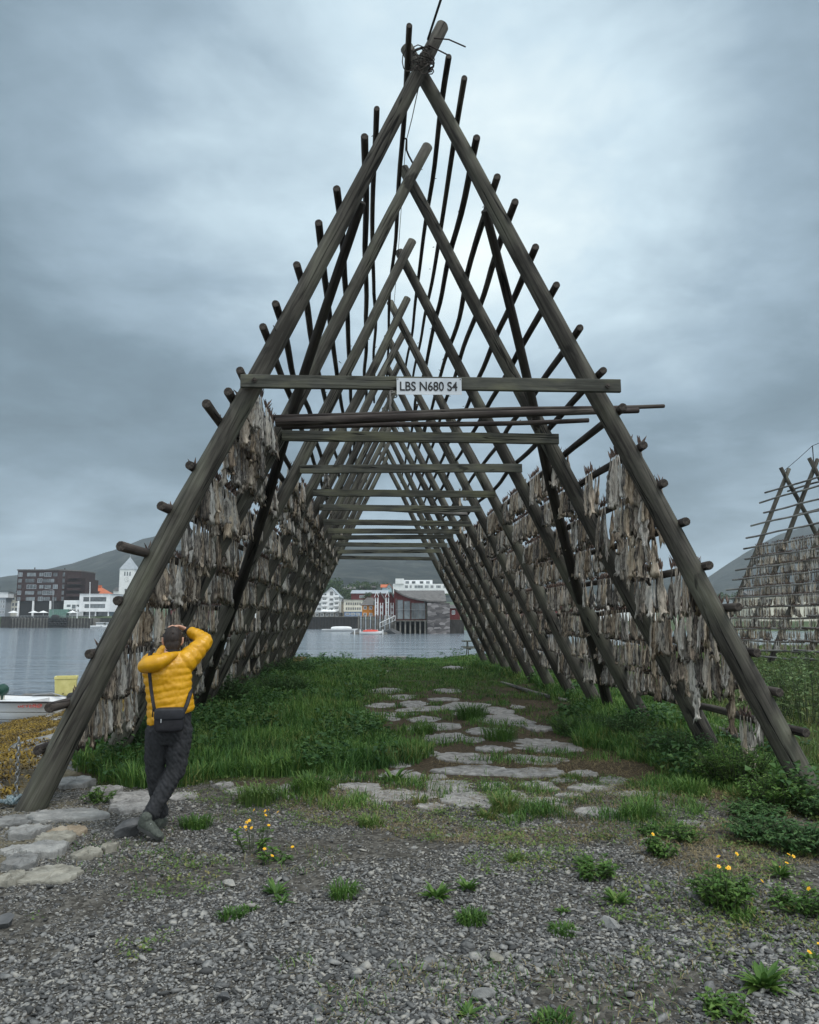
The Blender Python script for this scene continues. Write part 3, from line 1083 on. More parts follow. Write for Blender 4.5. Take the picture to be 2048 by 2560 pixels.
def build_sign():
    c = at(904, 813.5, 7.40)
    ang = math.atan2(RK.p.y, RK.p.x)
    w, h = .655, .172
    s = thing('sign', 'white metal name plate with black letters, screwed to the front crossbeam of the rack', 'sign', c)
    s.rotation_euler = (0, R(-.6), ang)
    mb = MB()
    mb.box(-w / 2, w / 2, -.002, .0015, -h / 2, h / 2)
    o = mb.build('plate', mk('brushed_plate', ((.35, (.40, .44, .48)), (.65, (.60, .63, .66))), (2.2, 2.2, 2.2), 3, .45, 0, src='Object', spec=.5), s, loc=(0, 0, 0))
    text_mesh('LBS N680 S4', .097, .58, .0015, M['black'], s, (-.005, -.0045, .0), (math.pi / 2, 0, 0), bold=.016)
    for x, z in ((-w / 2 + .012, h / 2 - .012), (w / 2 - .012, h / 2 - .012)):
        mb = MB()
        mb.tube([(x, -.001, z), (x, -.006, z)], [.006, .006], 8, dome=False)
        mb.build('screw', M['rail'], s, loc=(0, 0, 0))


build_sign()

# ---- loose poles lying across the rack


def loose(name, a, b, r0, r1, label, m='rail', amp=.04, cat='pole', group=None):
    o = log(name, a, b, r0, r1, None, M[m], amp=amp, seg=.35, sides=10, knots=5)
    return tag(o, label, cat, group)


loose('loose_pole', at(578, 879, 8.35), at(1397, 855, 8.75), .030, .024, 'thin dark pole sticking out farthest right, laid across the rack behind the sign')
loose('loose_pole', at(582, 889, 8.2), at(1343, 864, 8.6), .052, .034, 'thickest of the poles laid across the rack just below the sign')
loose('loose_pole', at(596, 899, 8.75), at(1238, 885, 8.95), .033, .028, 'thin grey pole laid lowest of the three across the rack below the sign')
loose('loose_pole', at(668, 1066, 17.6), at(983, 1083, 18.0), .038, .05, 'slanting pale pole laid across the rack well behind the front beams', 'pale')

# ---- dried fish


def fish_base(seed, sides, nr):
    r = np.random.default_rng(seed)
    L = 1.0
    t = np.linspace(0, 1, nr)
    w = np.interp(t, [0, .06, .16, .32, .5, .72, .9, 1.0], [.012, .022, .024, .046, .078, .088, .066, .108])
    th = np.interp(t, [0, .06, .2, .4, .65, .9, 1.0], [.012, .018, .026, .048, .058, .050, .064])
    w = w * (1 + .22 * r.normal(size=nr) * (t > .1))
    gro = np.interp(t, [0, .2, .4, .9, 1], [0, .1, 1.0, 1.1, .6]) * r.uniform(.6, 1.25)
    tw = r.uniform(-.9, .9) * t + r.uniform(-.5, .5) * t * t
    bx, by = r.uniform(-.06, .06) * t * t, r.uniform(-.04, .07) * np.sin(t * 2.5)
    ph = np.arange(sides) / sides * 2 * np.pi
    wr = 1 + .16 * r.normal(size=sides)
    V = []
    for i in range(nr):
        x = w[i] * np.cos(ph) * (1 + (wr - 1) * min(1, t[i] * 3))
        y = th[i] * np.sin(ph) * (1 + (wr - 1) * min(1, t[i] * 3))
        y = y + np.where(np.sin(ph) < 0, 1, 0) * gro[i] * th[i] * 1.5 * np.exp(-(np.cos(ph) / .62) ** 2)
        x = x * (1 + .06 * r.normal(size=sides)); y = y * (1 + .08 * r.normal(size=sides))
        c, s = math.cos(tw[i]), math.sin(tw[i])
        z = -t[i] * L + np.zeros(sides)
        if i >= nr - 2:
            z = z + .05 * r.normal(size=sides) * (1 if i == nr - 1 else .4)
        V.append(np.stack([x * c - y * s + bx[i], x * s + y * c + by[i], z], 1))
    lst = V[-1]
    cen = lst.mean(0)
    V.append(cen + (lst - cen) * .62 + np.array([0, 0, .05]))     # lip turned in at the cut collar
    V.append(cen + (lst - cen) * .25 + np.array([0, 0, .12]))
    V = np.concatenate(V)
    F = []
    for i in range(nr + 1):
        for k in range(sides):
            a, b = i * sides, (i + 1) * sides
            F.append((a + k, b + k, b + (k + 1) % sides, a + (k + 1) % sides))
    return V, np.array(F)


def tail_base(seed):
    """stiff forked tail standing up over the pole"""
    r = np.random.default_rng(seed + 500)
    V, F = [], []
    for sg in (-1, 1, 0.2):
        a = sg * r.uniform(.30, .75)
        Lt = r.uniform(.16, .28)
        lean = r.uniform(-.4, .5)
        d = np.array([math.sin(a), lean, math.cos(a)]); d /= np.linalg.norm(d)
        u = np.array([math.cos(a), 0, -math.sin(a)])
        n = np.cross(d, u)
        o = len(V)
        for tt, ww in ((-.06, .020), (.45, .026), (1.0, .003)):
            for su, sn in ((-1, -1), (1, -1), (1, 1), (-1, 1)):
                V.append(d * Lt * tt + u * su * ww + n * sn * (.008 if tt < 1 else .002) + np.array([0, 0, .01]))
        for j in (0, 4):
            for k in range(4):
                F.append((o + j + k, o + j + (k + 1) % 4, o + j + 4 + (k + 1) % 4, o + j + 4 + k))
        F.append((o + 8, o + 9, o + 10, o + 11))
    return np.array(V), np.array(F)


def place_fish():
    """every fish on the big rack: arrays of position, yaw, size, side"""
    out = []
    for sd, up, t0, t1, za, zb, rad, off in RAILS:
        zmid = (za + zb) / 2
        for b in range(len(FS) - 1):
            a0, a1 = max(FS[b] + .17, t0), min(FS[b + 1] - .17, t1)
            if b == 0:
                a0 = max(t0 + .1, FS[0] + .14)
            if a1 - a0 < .15:
                continue
            # which poles are hung in which bays
            if sd > 0:
                top = 3.72 if b < 1 else 4.25
                low = 1.25 if b < 1 else .85
            else:
                top = 4.25 if b == 0 else (3.9 if b < 2 else 4.3)
                low = .95
            odd = False
            if not (low < zmid < top):
                if b >= 3 and top <= zmid < 5.2 and random.random() < .30:
                    odd = True
                elif sd > 0 and b == 0 and zmid < low:
                    odd = True
                else:
                    continue
            dens = .97 if sd > 0 else .94
            if b == 0:
                dens = .92 if sd > 0 else .90
            if sd > 0 and b == 0 and zmid > 3.4:
                dens = .72
            t = a0 + random.uniform(0, .05)
            run = True
            while t < a1:
                step = random.uniform(.052, .074) if b > 0 else random.uniform(.062, .094)
                if run and random.random() > dens:
                    run = False
                    gap = t + (random.uniform(.1, .35) if not odd else random.uniform(.4, 1.2))
                if odd and random.random() < .5:
                    t += .2
                    continue
                if not run:
                    t += step
                    run = t > gap
                    continue
                f = (t - t0) / (t1 - t0)
                z = za + (zb - za) * f
                L = random.gauss(.46, .05) if b == 0 else random.gauss(.375 if sd > 0 else .41, .038)
                if sd > 0 and b == 0 and random.random() < .35:
                    L *= 1.22
                if b > 3 and sd < 0:
                    L *= 1.1
                for io in (-1, 1):
                    if io > 0 and (odd or random.random() < (.35 if b < 1 else .22)):
                        continue
                    p = RK.side(sd, t + random.uniform(-.02, .02), z + rad * .75, off)
                    p = p + RK.p * (sd * io * (rad + .018))
                    out.append((p.x, p.y, p.z, random.gauss(0, .55) + (math.pi if io * sd > 0 else 0), max(.28, min(.72, L)) * (1 if io < 0 else .97), sd, up, b, io, t, random.uniform(.55, .95) if b else random.uniform(.55, 1.05)))
                t += step
    return out


def build_fish():
    allf = place_fish()
    A = np.array(allf)
    P = A[:, :3]
    dist = np.linalg.norm(P - np.array([0, 0, EYE]), axis=1)
    # inside the picture
    c, s = math.cos(PITCH), math.sin(PITCH)
    fw = P[:, 1] * c + (P[:, 2] - .25 - EYE) * s
    upv = -P[:, 1] * s + (P[:, 2] - .25 - EYE) * c
    px = CX + FPX * P[:, 0] / fw
    inside = (px > 5) & (px < 1720)
    score = dist * np.where(A[:, 8] > 0, 1.45, 1.0) / A[:, 4] + np.where(inside, 0, 1e6)
    order = np.argsort(score)
    near = set(order[:300].tolist())
    hi = []
    for k in range(14):
        V, F = fish_base(100 + k, 14, 13)
        tV, tF = tail_base(100 + k)
        hi.append((V, F, tV, tF))
    hi_me = []
    for k, (V, F, tV, tF) in enumerate(hi):
        mb = MB(); mb.v, mb.f, mb.m = V.tolist(), F.tolist(), [0] * len(F)
        mt = MB(); mt.v, mt.f, mt.m = tV.tolist(), tF.tolist(), [0] * len(tF)
        a = mb.build('dried_fish', M['fish'], smooth=True)
        t = mt.build('tail_fin', M['fin'], a, loc=(0, 0, 0))
        col.objects.unlink(a); col.objects.unlink(t)
        hi_me.append((a, t))
    # near fish: one object each
    seen = {}
    lab = []
    idx = sorted(near, key=lambda i: (A[i, 5], A[i, 6], A[i, 7], A[i, 8], A[i, 9]))
    for i in idx:
        x, y, z, yaw, L, sd, up, b, io, t, wd_ = allf[i]
        key = (sd, up, b, io)
        seen[key] = seen.get(key, 0) + 1
        k = random.randrange(len(hi_me))
        a, tl = hi_me[k]
        o = a.copy(); col.objects.link(o)
        o.location = (x, y, z)
        o.rotation_euler = (random.gauss(0, .05), random.gauss(0, .05), yaw)
        o.scale = (L * wd_, L * wd_, L)
        q = tl.copy(); col.objects.link(q); q.parent = o
        side = 'left' if sd < 0 else 'right'
        w = 'inside' if io < 0 else 'outside'
        tag(o, f'{nth(seen[key])} dried fish from front, {w} of {side} slope rail {up} from ground, {nth(b + 1)} bay', 'dried fish', 'dried fish hanging from the rails')
    far = np.array([i for i in range(len(allf)) if i not in near])
    return A, far


FISH, FAR = build_fish()
FISH_EXTRA = []        # the second rack adds its own


def fish_mass(A, name):
    Vs, Fs, Ms, n0 = [], [], [], 0
    vr = rng.integers(0, 10, len(A))
    for k in range(10):
        S = A[vr == k]
        if not len(S):
            continue
        bV, bF = fish_base(300 + k, 8, 8)
        tV, tF = tail_base(300 + k)
        aV = np.concatenate([bV, tV]); aF = np.concatenate([bF, tF + len(bV)])
        mt = np.concatenate([np.zeros(len(bF)), np.ones(len(tF))])
        m = rotz(S[:, 3])
        tl = rng.normal(0, .05, (len(S), 2))
        m[:, 0, 2] += tl[:, 0]; m[:, 1, 2] += tl[:, 1]
        m = m * np.stack([S[:, 4] * S[:, 10], S[:, 4] * S[:, 10], S[:, 4]], 1)[:, None, :]
        V, F = scatter(aV, aF, m, S[:, :3])
        Vs.append(V); Fs.append(F + n0); Ms.append(np.tile(mt, len(S))); n0 += len(V)
    o = mass(name, np.concatenate(Vs), np.concatenate(Fs), [M['fish'], M['fin']], True, np.concatenate(Ms))
    return tag(o, None, None, None, 'stuff')


# ---- second rack, beyond the bushes on the right
def build_second_rack():
    d = Vector((.10, -.995, 0)).normalized()
    K = Frame((16.45, 32.7), (d.x, d.y), 3.75, 7.92)      # s runs towards the photographer
    r2 = thing('drying_rack', 'farther timber drying rack full of pale fish, beyond the bushes at the right edge', 'drying rack', K.c)
    fs = [0, 2.0, 4.1, 6.2, 8.3, 10.4]
    for i, t in enumerate(fs):
        for sd, o_, ext in ((-1, .09, .45), (1, -.09, .45)):
            foot = K.side(sd, t + o_, -.1)
            top = K.pt(sd * -.05, t + o_, K.za)
            dd = (top - foot).normalized()
            log('leg', foot, top + dd * ext, .12, .085, r2, M['leg'], amp=.04, seg=.8, sides=9)
        z = 4.2
        w = K.hw - K.k * z
        board('crossbeam', K.pt(-w, t + .22, z), K.pt(w, t + .22, z), .13, .05, r2, M['board'], i)
    # K.p points to the picture's left for an axis running towards the viewer, so side +1 is the near, left-hand slope
    zs = [.35, .62, .95, 1.38, 1.80, 2.22, 2.65, 3.05, 3.48, 3.90, 4.35, 4.85, 5.35, 5.9, 6.4, 6.95, 7.4]
    for sd in (1, -1):
        for j, z in enumerate(zs):
            if sd < 0 and j % 2:
                continue
            t0 = -random.uniform(.25, 1.15)
            log('rail', K.side(sd, t0, z, .17), K.side(sd, 6 + random.uniform(-.5, .5), z + .03, .17), .042, .036, r2, M['pale'], amp=.06, seg=.9, sides=8)
            log('rail', K.side(sd, 5.5, z + .09, .20), K.side(sd, 11, z + .05, .20), .042, .036, r2, M['pale'], amp=.06, seg=.9, sides=8)
            if .9 < z < 4.9:
                t = max(t0 + .3, .15)
                while t < 10.6:
                    if random.random() < .06:
                        t += random.uniform(.12, .4)
                    for io in (-1, 1):
                        if sd < 0 or (io < 0 and random.random() < .5):
                            continue
                        p = K.side(sd, t, z + .04, .17) + K.p * (sd * io * .06)
                        FISH_EXTRA.append((p.x, p.y, p.z, random.gauss(0, .7) + math.pi / 2 * 0, random.gauss(.365, .045), sd, 0, 0, io, t, random.uniform(.8, 1.15)))
                    t += random.uniform(.075, .115)
    pts = [K.pt(0, -.1, K.za + .3), K.pt(0, 1.0, K.za + .62), K.pt(0, 2.0, K.za + .95), K.pt(0, 10, K.za + 1.2)]
    wire(pts, .012).build('ridge_wire', M['brace'], r2)
    wire([K.pt(0, 2.0, K.za + .2), K.pt(0, 2.0, K.za + .95)], .02).build('wire_post', M['brace'], r2)


build_second_rack()
fish_mass(np.concatenate([FISH[FAR], np.array(FISH_EXTRA)]), 'dried_fish_rows')

# ------------------------------------------------------------------ stones


def icos(sub):
    bm = bmesh.new()
    bmesh.ops.create_icosphere(bm, subdivisions=sub, radius=1)
    V = np.array([v.co[:] for v in bm.verts])
    F = np.array([[v.index for v in f.verts] for f in bm.faces])
    bm.free()
    return V, F


ICO1, ICO2, ICO3 = icos(1), icos(2), icos(3)


def chip(base, seed, cuts=7, rough=.06):
    """angular broken stone: a ball planed off by random cuts"""
    r = np.random.default_rng(seed)
    V = base[0].copy()
    for _ in range(cuts):
        n = r.normal(size=3); n /= np.linalg.norm(n)
        d = r.uniform(.34, .72)
        h = V @ n
        V = V - np.outer(np.maximum(h - d, 0), n)
    V = V * (1 + rough * r.normal(size=(len(V), 1)))
    return V, base[1]


def slab(name, c, w, d_, label, m='slab', thick=.12, top=.012, seed=0, yaw=0.0, group=None, cat='paving stone'):
    r = np.random.default_rng(seed)
    n = 44
    ph = np.arange(n) / n * 2 * np.pi
    # broken outline: an irregular polygon with nicked edges
    nc = int(r.integers(6, 10))
    ca = np.sort((np.arange(nc) + r.uniform(-.33, .33, nc)) / nc * 2 * np.pi)
    cr = r.uniform(.82, 1.22, nc)
    cp = np.stack([np.cos(ca) * cr, np.sin(ca) * cr], 1)
    rad = np.empty(n)
    for k in range(n):
        d = np.array([math.cos(ph[k]), math.sin(ph[k])])
        best = 9.0
        for q in range(nc):
            a, b = cp[q], cp[(q + 1) % nc]
            e = b - a
            den = d[0] * e[1] - d[1] * e[0]
            if abs(den) < 1e-9:
                continue
            t = (a[0] * e[1] - a[1] * e[0]) / den
            u = (a[0] * d[1] - a[1] * d[0]) / den
            if t > 0 and -1e-6 <= u <= 1 + 1e-6:
                best = min(best, t)
        rad[k] = best if best < 9 else 1.0
    rad = rad * (1 + .035 * r.normal(size=n) + .06 * np.sin(ph * 9 + r.uniform(0, 6)) * (r.random() < .5))
    ux = np.cos(ph) * rad * w / 2
    uy = np.sin(ph) * rad * d_ / 2
    tiltx, tilty = r.uniform(-.03, .03, 2)
    V, F = [], []
    prof = [(1.0, -thick), (1.015, -.012), (1.0, -.003), (.972, .002), (.66, .004), (.33, .005)]
    for f, z in prof:
        zz = z + (.004 * r.normal(size=n) * (z > -.02) if f > .2 else 0) + ux * f * tiltx + uy * f * tilty
        V.append(np.stack([ux * f, uy * f, np.zeros(n) + zz], 1))
    V = np.concatenate(V)
    V = np.concatenate([V, [[0, 0, .012]]])
    for i in range(len(prof) - 1):
        for k in range(n):
            F.append((i * n + k, i * n + (k + 1) % n, (i + 1) * n + (k + 1) % n, (i + 1) * n + k))
    i = (len(prof) - 1) * n
    F += [(i + k, i + (k + 1) % n, len(V) - 1) for k in range(n)]
    mb = MB(); mb.v = V.tolist(); mb.f = F; mb.m = [0] * len(F)
    o = mb.build(name, M[m], loc=(c[0], c[1], ghs(c[0], c[1]) + top))
    o.rotation_euler = (0, 0, yaw)
    return tag(o, label, cat, group)


# path stones: centre, width and depth as surveyed (2048 grid)
PATH = [(968, 1725, 68, 11), (1004, 1740, 57, 8), (957, 1761, 57, 10), (1030, 1755, 57, 11), (1059, 1768, 83, 8), (1161, 1762, 99, 16), (1108, 1746, 62, 7), (1239, 1777, 83, 22), (903, 1772, 31, 7), (970, 1783, 120, 8),
        (1064, 1796, 62, 9), (939, 1797, 89, 9), (1101, 1814, 78, 15), (1262, 1801, 120, 20), (1346, 1816, 57, 13), (1229, 1824, 94, 11), (1244, 1836, 52, 10), (1116, 1842, 89, 20), (1346, 1858, 146, 34), (1163, 1892, 130, 22),
        (1351, 1897, 104, 16), (1205, 1923, 190, 18), (1330, 1926, 120, 16), (1002, 1934, 94, 27), (897, 1965, 94, 20), (991, 1981, 172, 21), (1135, 1960, 125, 27), (1174, 1994, 104, 27), (1349, 1999, 115, 16), (1346, 1960, 73, 16),
        (1463, 1929, 60, 12), (1490, 1966, 120, 14), (1590, 1985, 130, 10), (1493, 2022, 105, 18), (715, 1971, 57, 18), (850, 1938, 78, 11), (822, 1924, 31, 7), (892, 1670, 167, 13), (1132, 1669, 47, 6), (1294, 1764, 31, 9), (1534, 1950, 60, 14), (1724, 2052, 48, 15), (662, 1985, 60, 18), (596, 1972, 60, 16),
        (1000, 1905, 50, 12), (1060, 1880, 60, 12), (1090, 1935, 40, 10), (1240, 1960, 60, 14), (1290, 1985, 50, 12), (1080, 2007, 60, 12), (1260, 2030, 50, 10), (1405, 1945, 50, 10), (1290, 1890, 60, 12), (1232, 1872, 60, 12), (1050, 1820, 50, 9), (1160, 1782, 50, 8), (1012, 1772, 40, 7), (1120, 1725, 60, 7), (960, 1850, 40, 10), (1425, 1985, 50, 10), (940, 2002, 50, 12), (1180, 1850, 45, 9)]


def build_path():
    rows = sorted(range(len(PATH)), key=lambda i: -PATH[i][1])
    adj = ['ragged', 'flat', 'cracked', 'broad', 'sunken']
    for k, i in enumerate(rows):
        x, y, w, h = PATH[i]
        xd, yd = x * .84229, y * .84229
        c = gr(xd, yd, .02)
        a, b = gr(xd - w * .42, yd), gr(xd + w * .42, yd)
        f, g = gr(xd, yd + h * .42), gr(xd, yd - h * .42)
        where = 'left edge' if x < 900 else ('right edge' if x > 1440 else ('right half' if x > 1200 else ('middle' if x > 1040 else 'left half')))
        slab('paving_stone', c, (b - a).length * 1.28, abs(g.y - f.y) * 1.30, f'pale flat path stone, {where} of path, {nth(k + 1)} back from the gravel', seed=1000 + i, yaw=random.uniform(-.08, .08), group='flat stones of the path under the rack')


build_path()

# rubble and big slabs beside the front left foot: (x, y, w, h on the 2048 grid, material, label)
FRONT = [(40, 2040, 120, 42, 'rock', 'dark grey slab at the left border directly below the rope'),
         (178, 2030, 178, 40, 'rock', 'large flat grey slab beside the front left pole foot'),
         (68, 2072, 92, 30, 'rock', 'grey block in front of the dark slab with the rope'),
         (172, 2063, 100, 30, 'rocktan', 'rust stained slab in front of the large flat grey slab'),
         (140, 2082, 100, 26, 'rockpale', 'pale grey slab below the rust stained slab'),
         (118, 2110, 120, 34, 'rock', 'cracked grey slab behind the whitish slab'),
         (36, 2112, 70, 26, 'rock', 'bluish flat stone at the left border'),
         (220, 2122, 66, 28, 'rockpale', 'tan block leading from the whitish slab to the shoe'),
         (276, 2109, 32, 16, 'rockpale', 'small cream block behind the dark wedge stone'),
         (132, 2172, 140, 50, 'rockpale', 'whitish tilted slab, palest on the gravel edge'),
         (28, 2182, 66, 36, 'rockpale', 'whitish stone cut off by the left border'),
         (52, 2150, 84, 36, 'rock', 'grey stone between the two whitish slabs'),
         (332, 1984, 138, 34, 'slab', 'pale limestone slab just behind the walking man'),
         (330, 2006, 108, 30, 'slab', 'pale pitted slab left of the man\'s trouser leg'),
         (262, 1972, 70, 22, 'slab', 'small pale slab under the dark grass clump'),
         (455, 1978, 74, 16, 'slab', 'pale slab right of the man\'s knees'),
         (560, 1955, 50, 14, 'slab', 'little grey slab at the front of the lush grass'),
         (190, 1950, 90, 22, 'rock', 'grey slab behind the front left pole'),
         (205, 1905, 110, 26, 'rock', 'flat grey shore slab seen past the front left pole')]


def build_front_rocks():
    for i, (x, y, w, h, m, lab) in enumerate(FRONT):
        xd, yd = x * .84229, y * .84229
        c = gr(xd, yd, .03)
        z0 = ghs(c.x, c.y)
        c = gr(xd, yd, z0 + .05)
        a, b = gr(xd - w * .42, yd, z0), gr(xd + w * .42, yd, z0)
        f, g = gr(xd, yd + h * .36, z0), gr(xd, yd - h * .36, z0)
        slab('shore_slab', c, (b - a).length, abs(g.y - f.y), lab, m, thick=.25, top=.022 + .014 * (i % 3), seed=2000 + i, yaw=random.uniform(-.3, .3), cat='stone slab')
    # dark wedge stone next to the shoe
    V, F = chip(ICO3, 5, 8, .012)
    c = gr(268, 1768)
    mb = MB(); mb.v = (V * (.17, .12, .10)).tolist(); mb.f = F.tolist(); mb.m = [0] * len(F)
    o = mb.build('wedge_stone', M['rockdark'], loc=(c.x, c.y + .05, ghs(c.x, c.y) + .03))
    o.rotation_euler = (0, -.35, .5)
    tag(o, 'dark wedge shaped stone lying against the man\'s rear shoe', 'stone')
    # a few bigger stones on the gravel that stand out
    for i, (x, y, s, m, lab) in enumerate([(575, 2213, .05, 'gravel', 'small pale squarish stone on the gravel near the green tuft'), (14, 2318, .07, 'rockdark', 'dark mossy stone at the left border of the gravel'), (1530, 2308, .06, 'rock', 'larger grey flat stone in the right half of the gravel'),
                                         (1216, 2500, .055, 'rock', 'grey angular stone near the bottom of the gravel, right of middle'), (560, 2490, .045, 'rockdark', 'dark angular stone near the bottom of the gravel, left of middle'), (1240, 2395, .05, 'rockpale', 'pale brownish angular stone on the gravel')]):
        V, F = chip(ICO3, 40 + i, 9, .01)
        c = gr(x * .84229, y * .84229)
        mb = MB(); mb.v = (V * (s * 1.3, s, s * .62)).tolist(); mb.f = F.tolist(); mb.m = [0] * len(F)
        o = mb.build('loose_stone', M[m], loc=(c.x, c.y, ghs(c.x, c.y) + s * .35))
        o.rotation_euler = (0, 0, i)
        tag(o, lab, 'stone')


build_front_rocks()


def build_gravel():
    n = 250000
    # denser where the camera-side apron lies; the stones thin out into the turf
    u = rng.random(n)
    y = 3.1 + 6.6 * u ** 1.15
    half = y * .60 + .4
    x = (rng.random(n) * 2 - 1) * half
    g = 1 - sm(6.9, 9.3, y + .7 * vnoise(x * 1.3, y * 1.3, 4) + np.maximum(x - 2.2, 0) * 1.0)
    left = sm(-3.9, -3.0, x + (y - 5.5) * .1)
    bare = sm(-.26, .06, vnoise(x * 1.1, y * 1.1, 21) + .6 * vnoise(x * 3, y * 3, 22) + .10)
    keep = rng.random(n) < g * (.35 + .65 * left) * (.14 + .86 * bare)
    x, y = x[keep], y[keep]
    n = len(x)
    s = np.clip(np.exp(rng.normal(math.log(.0070), .52, n)), .0028, .034) * (.85 + .25 * sm(6.5, 3.6, y))
    # a worn wheel track of finer stone on the left
    fine = sm(-.3, -1.6, x) * sm(6.2, 5.0, y)
    s = s * (1 - .35 * fine * rng.random(n))
    z = gh(x, y) + s * rng.uniform(.05, .5, n)
    Vs, Fs, n0 = [], [], 0
    vr = rng.integers(0, 9, n)
    for k in range(9):
        i = vr == k
        bV, bF = chip(ICO1, 700 + k, 8, .05)
        m = randrot(i.sum(), rng)
        sc3 = s[i][:, None] * np.stack([rng.uniform(1.0, 1.8, i.sum()), rng.uniform(.8, 1.3, i.sum()), rng.uniform(.40, .75, i.sum())], 1)
        # flatten along the vertical after a random turn, as settled crushed stone lies
        rz = rotz(rng.uniform(0, 6.28, i.sum()))
        tl = np.eye(3)[None] + rng.normal(0, .22, (i.sum(), 3, 3)) * np.array([[0, 0, 1], [0, 0, 1], [1, 1, 0]])
        m2 = np.einsum('nij,njk->nik', tl, rz) * sc3[:, None, :]
        V, F = scatter(bV, bF, m2, np.stack([x[i], y[i], z[i]], 1))
        Vs.append(V); Fs.append(F + n0); n0 += len(V)
    tag(mass('gravel', np.concatenate(Vs), np.concatenate(Fs), M['gravel']), kind='stuff')


build_gravel()


def build_shore():
    n = 1500
    y = 5.5 + rng.random(n) ** 1.3 * 30
    x = -3.7 - .02 * (y - 7) - rng.random(n) ** .9 * 9
    z = gh(x, y)
    s = np.exp(rng.normal(math.log(.125), .5, n))
    keep = (z > -1.75) & ((x - 3.59 * -1) ** 2 + (y - 7.48) ** 2 > .15) & ((y > 8.4) | (x < -4.3)) & (s < .6)
    x, y, z, s = x[keep], y[keep], z[keep], s[keep]
    n = len(x)
    Vs, Fs, n0 = [], [], 0
    vr = rng.integers(0, 8, n)
    for k in range(8):
        i = vr == k
        bV, bF = chip(ICO3 if k < 4 else ICO2, 900 + k, 8, .012)
        c = i.sum()
        m = rotz(rng.uniform(0, 6.28, c)) + rng.normal(0, .12, (c, 3, 3)) * np.array([[0, 0, 1], [0, 0, 1], [0, 0, 0]])
        m = m * (s[i][:, None] * np.stack([rng.uniform(1.0, 1.7, c), rng.uniform(.8, 1.2, c), rng.uniform(.35, .6, c)], 1))[:, None, :]
        V, F = scatter(bV, bF, m, np.stack([x[i], y[i], z[i] + s[i] * .1], 1))
        Vs.append(V); Fs.append(F + n0); n0 += len(V)
    tag(mass('shore_rubble', np.concatenate(Vs), np.concatenate(Fs), M['rock'], True), kind='stuff')
    # bladder wrack: small curled ribbons lying thick over the stones
    N = 130000
    y = 6.2 + rng.random(N) ** 1.5 * 27
    x = -3.75 - .02 * (y - 7) - rng.random(N) * 8.6
    zz = gh(x, y)
    pat = vnoise(x * 1.1, y * .9, 41) + .6 * vnoise(x * 2.6, y * 2.2, 42) + .4 * vnoise(x * 6, y * 6, 43)
    keep = (pat > -.20) & (zz > -1.62) & ((x < -4.15) | (pat > .33)) & (rng.random(N) < 1.0)
    x, y, zz = x[keep], y[keep], zz[keep]
    # lie on the stones: lift by the local stone cover
    lift = .04 + .12 * np.clip(vnoise(x * 3, y * 3, 44) + .5, 0, 1) + .08 * rng.random(len(x))
    blades('seaweed', x, y, zz + lift, rng.uniform(.05, .12, len(x)), rng.uniform(.010, .022, len(x)) * (1 + .03 * y), rng.uniform(1.2, 2.2, len(x)), M['weedsea'], drop=.75)


def blades(name, x, y, z, h, w, bend, m, drop=0.0, kind='stuff'):
    """ribbon leaves: upright, arching over by their bend"""
    n = len(x)
    az = rng.uniform(0, 2 * np.pi, n)
    face = az + rng.normal(np.pi / 2, .5, n)
    d = np.stack([np.cos(az), np.sin(az), np.zeros(n)], 1)
    f = np.stack([np.cos(face), np.sin(face), np.zeros(n)], 1)
    up = np.array([0, 0, 1.0])
    V = np.empty((n, 7, 3))
    base = np.stack([x, y, z], 1)
    for i, t in enumerate((0, .38, .74)):
        c = base + up * (h * t * (1 - (.32 + drop * .4) * bend * t))[:, None] + d * (h * bend * .62 * t * t)[:, None]
        ww = w * (1 - .25 * t if i else .8)
        V[:, 2 * i] = c - f * ww[:, None] * .5
        V[:, 2 * i + 1] = c + f * ww[:, None] * .5
    V[:, 6] = base + up * (h * (1 - (.32 + drop * .4) * bend))[:, None] + d * (h * bend * .62)[:, None]
    q = np.array([(0, 1, 3), (0, 3, 2), (2, 3, 5), (2, 5, 4), (4, 5, 6)])
    F = (q[None] + (np.arange(n) * 7)[:, None, None]).reshape(-1, 3)
    o = mass(name, V.reshape(-1, 3), F, m)
    if kind:
        o['kind'] = kind
    return o


build_shore()

# ------------------------------------------------------------------ grass


def sample_poly(poly, n_px, n_w):
    """points in a ground polygon: some spread evenly over the ground, more of them near the viewer"""
    p = np.array(poly)
    lo, hi = p.min(0), p.max(0)
    out = []
    def take(n, power):
        tot = 0
        while tot < n:
            u = rng.random(n * 3)
            y = lo[1] + (hi[1] - lo[1]) * u if power is None else 1 / (1 / lo[1] ** power + u * (1 / hi[1] ** power - 1 / lo[1] ** power)) ** (1 / power)
            x = lo[0] + (hi[0] - lo[0]) * rng.random(n * 3)
            k = inpoly(x + .45 * vnoise(x * 1.7, y * 1.7, 91), y + .9 * vnoise(x * 1.5, y * 1.5, 92), poly)
            x, y = x[k][:n - tot], y[k][:n - tot]
            tot += len(x)
            out.append(np.stack([x, y], 1))
    take(n_px, 1.0)
    take(n_w, None)
    return np.concatenate(out)


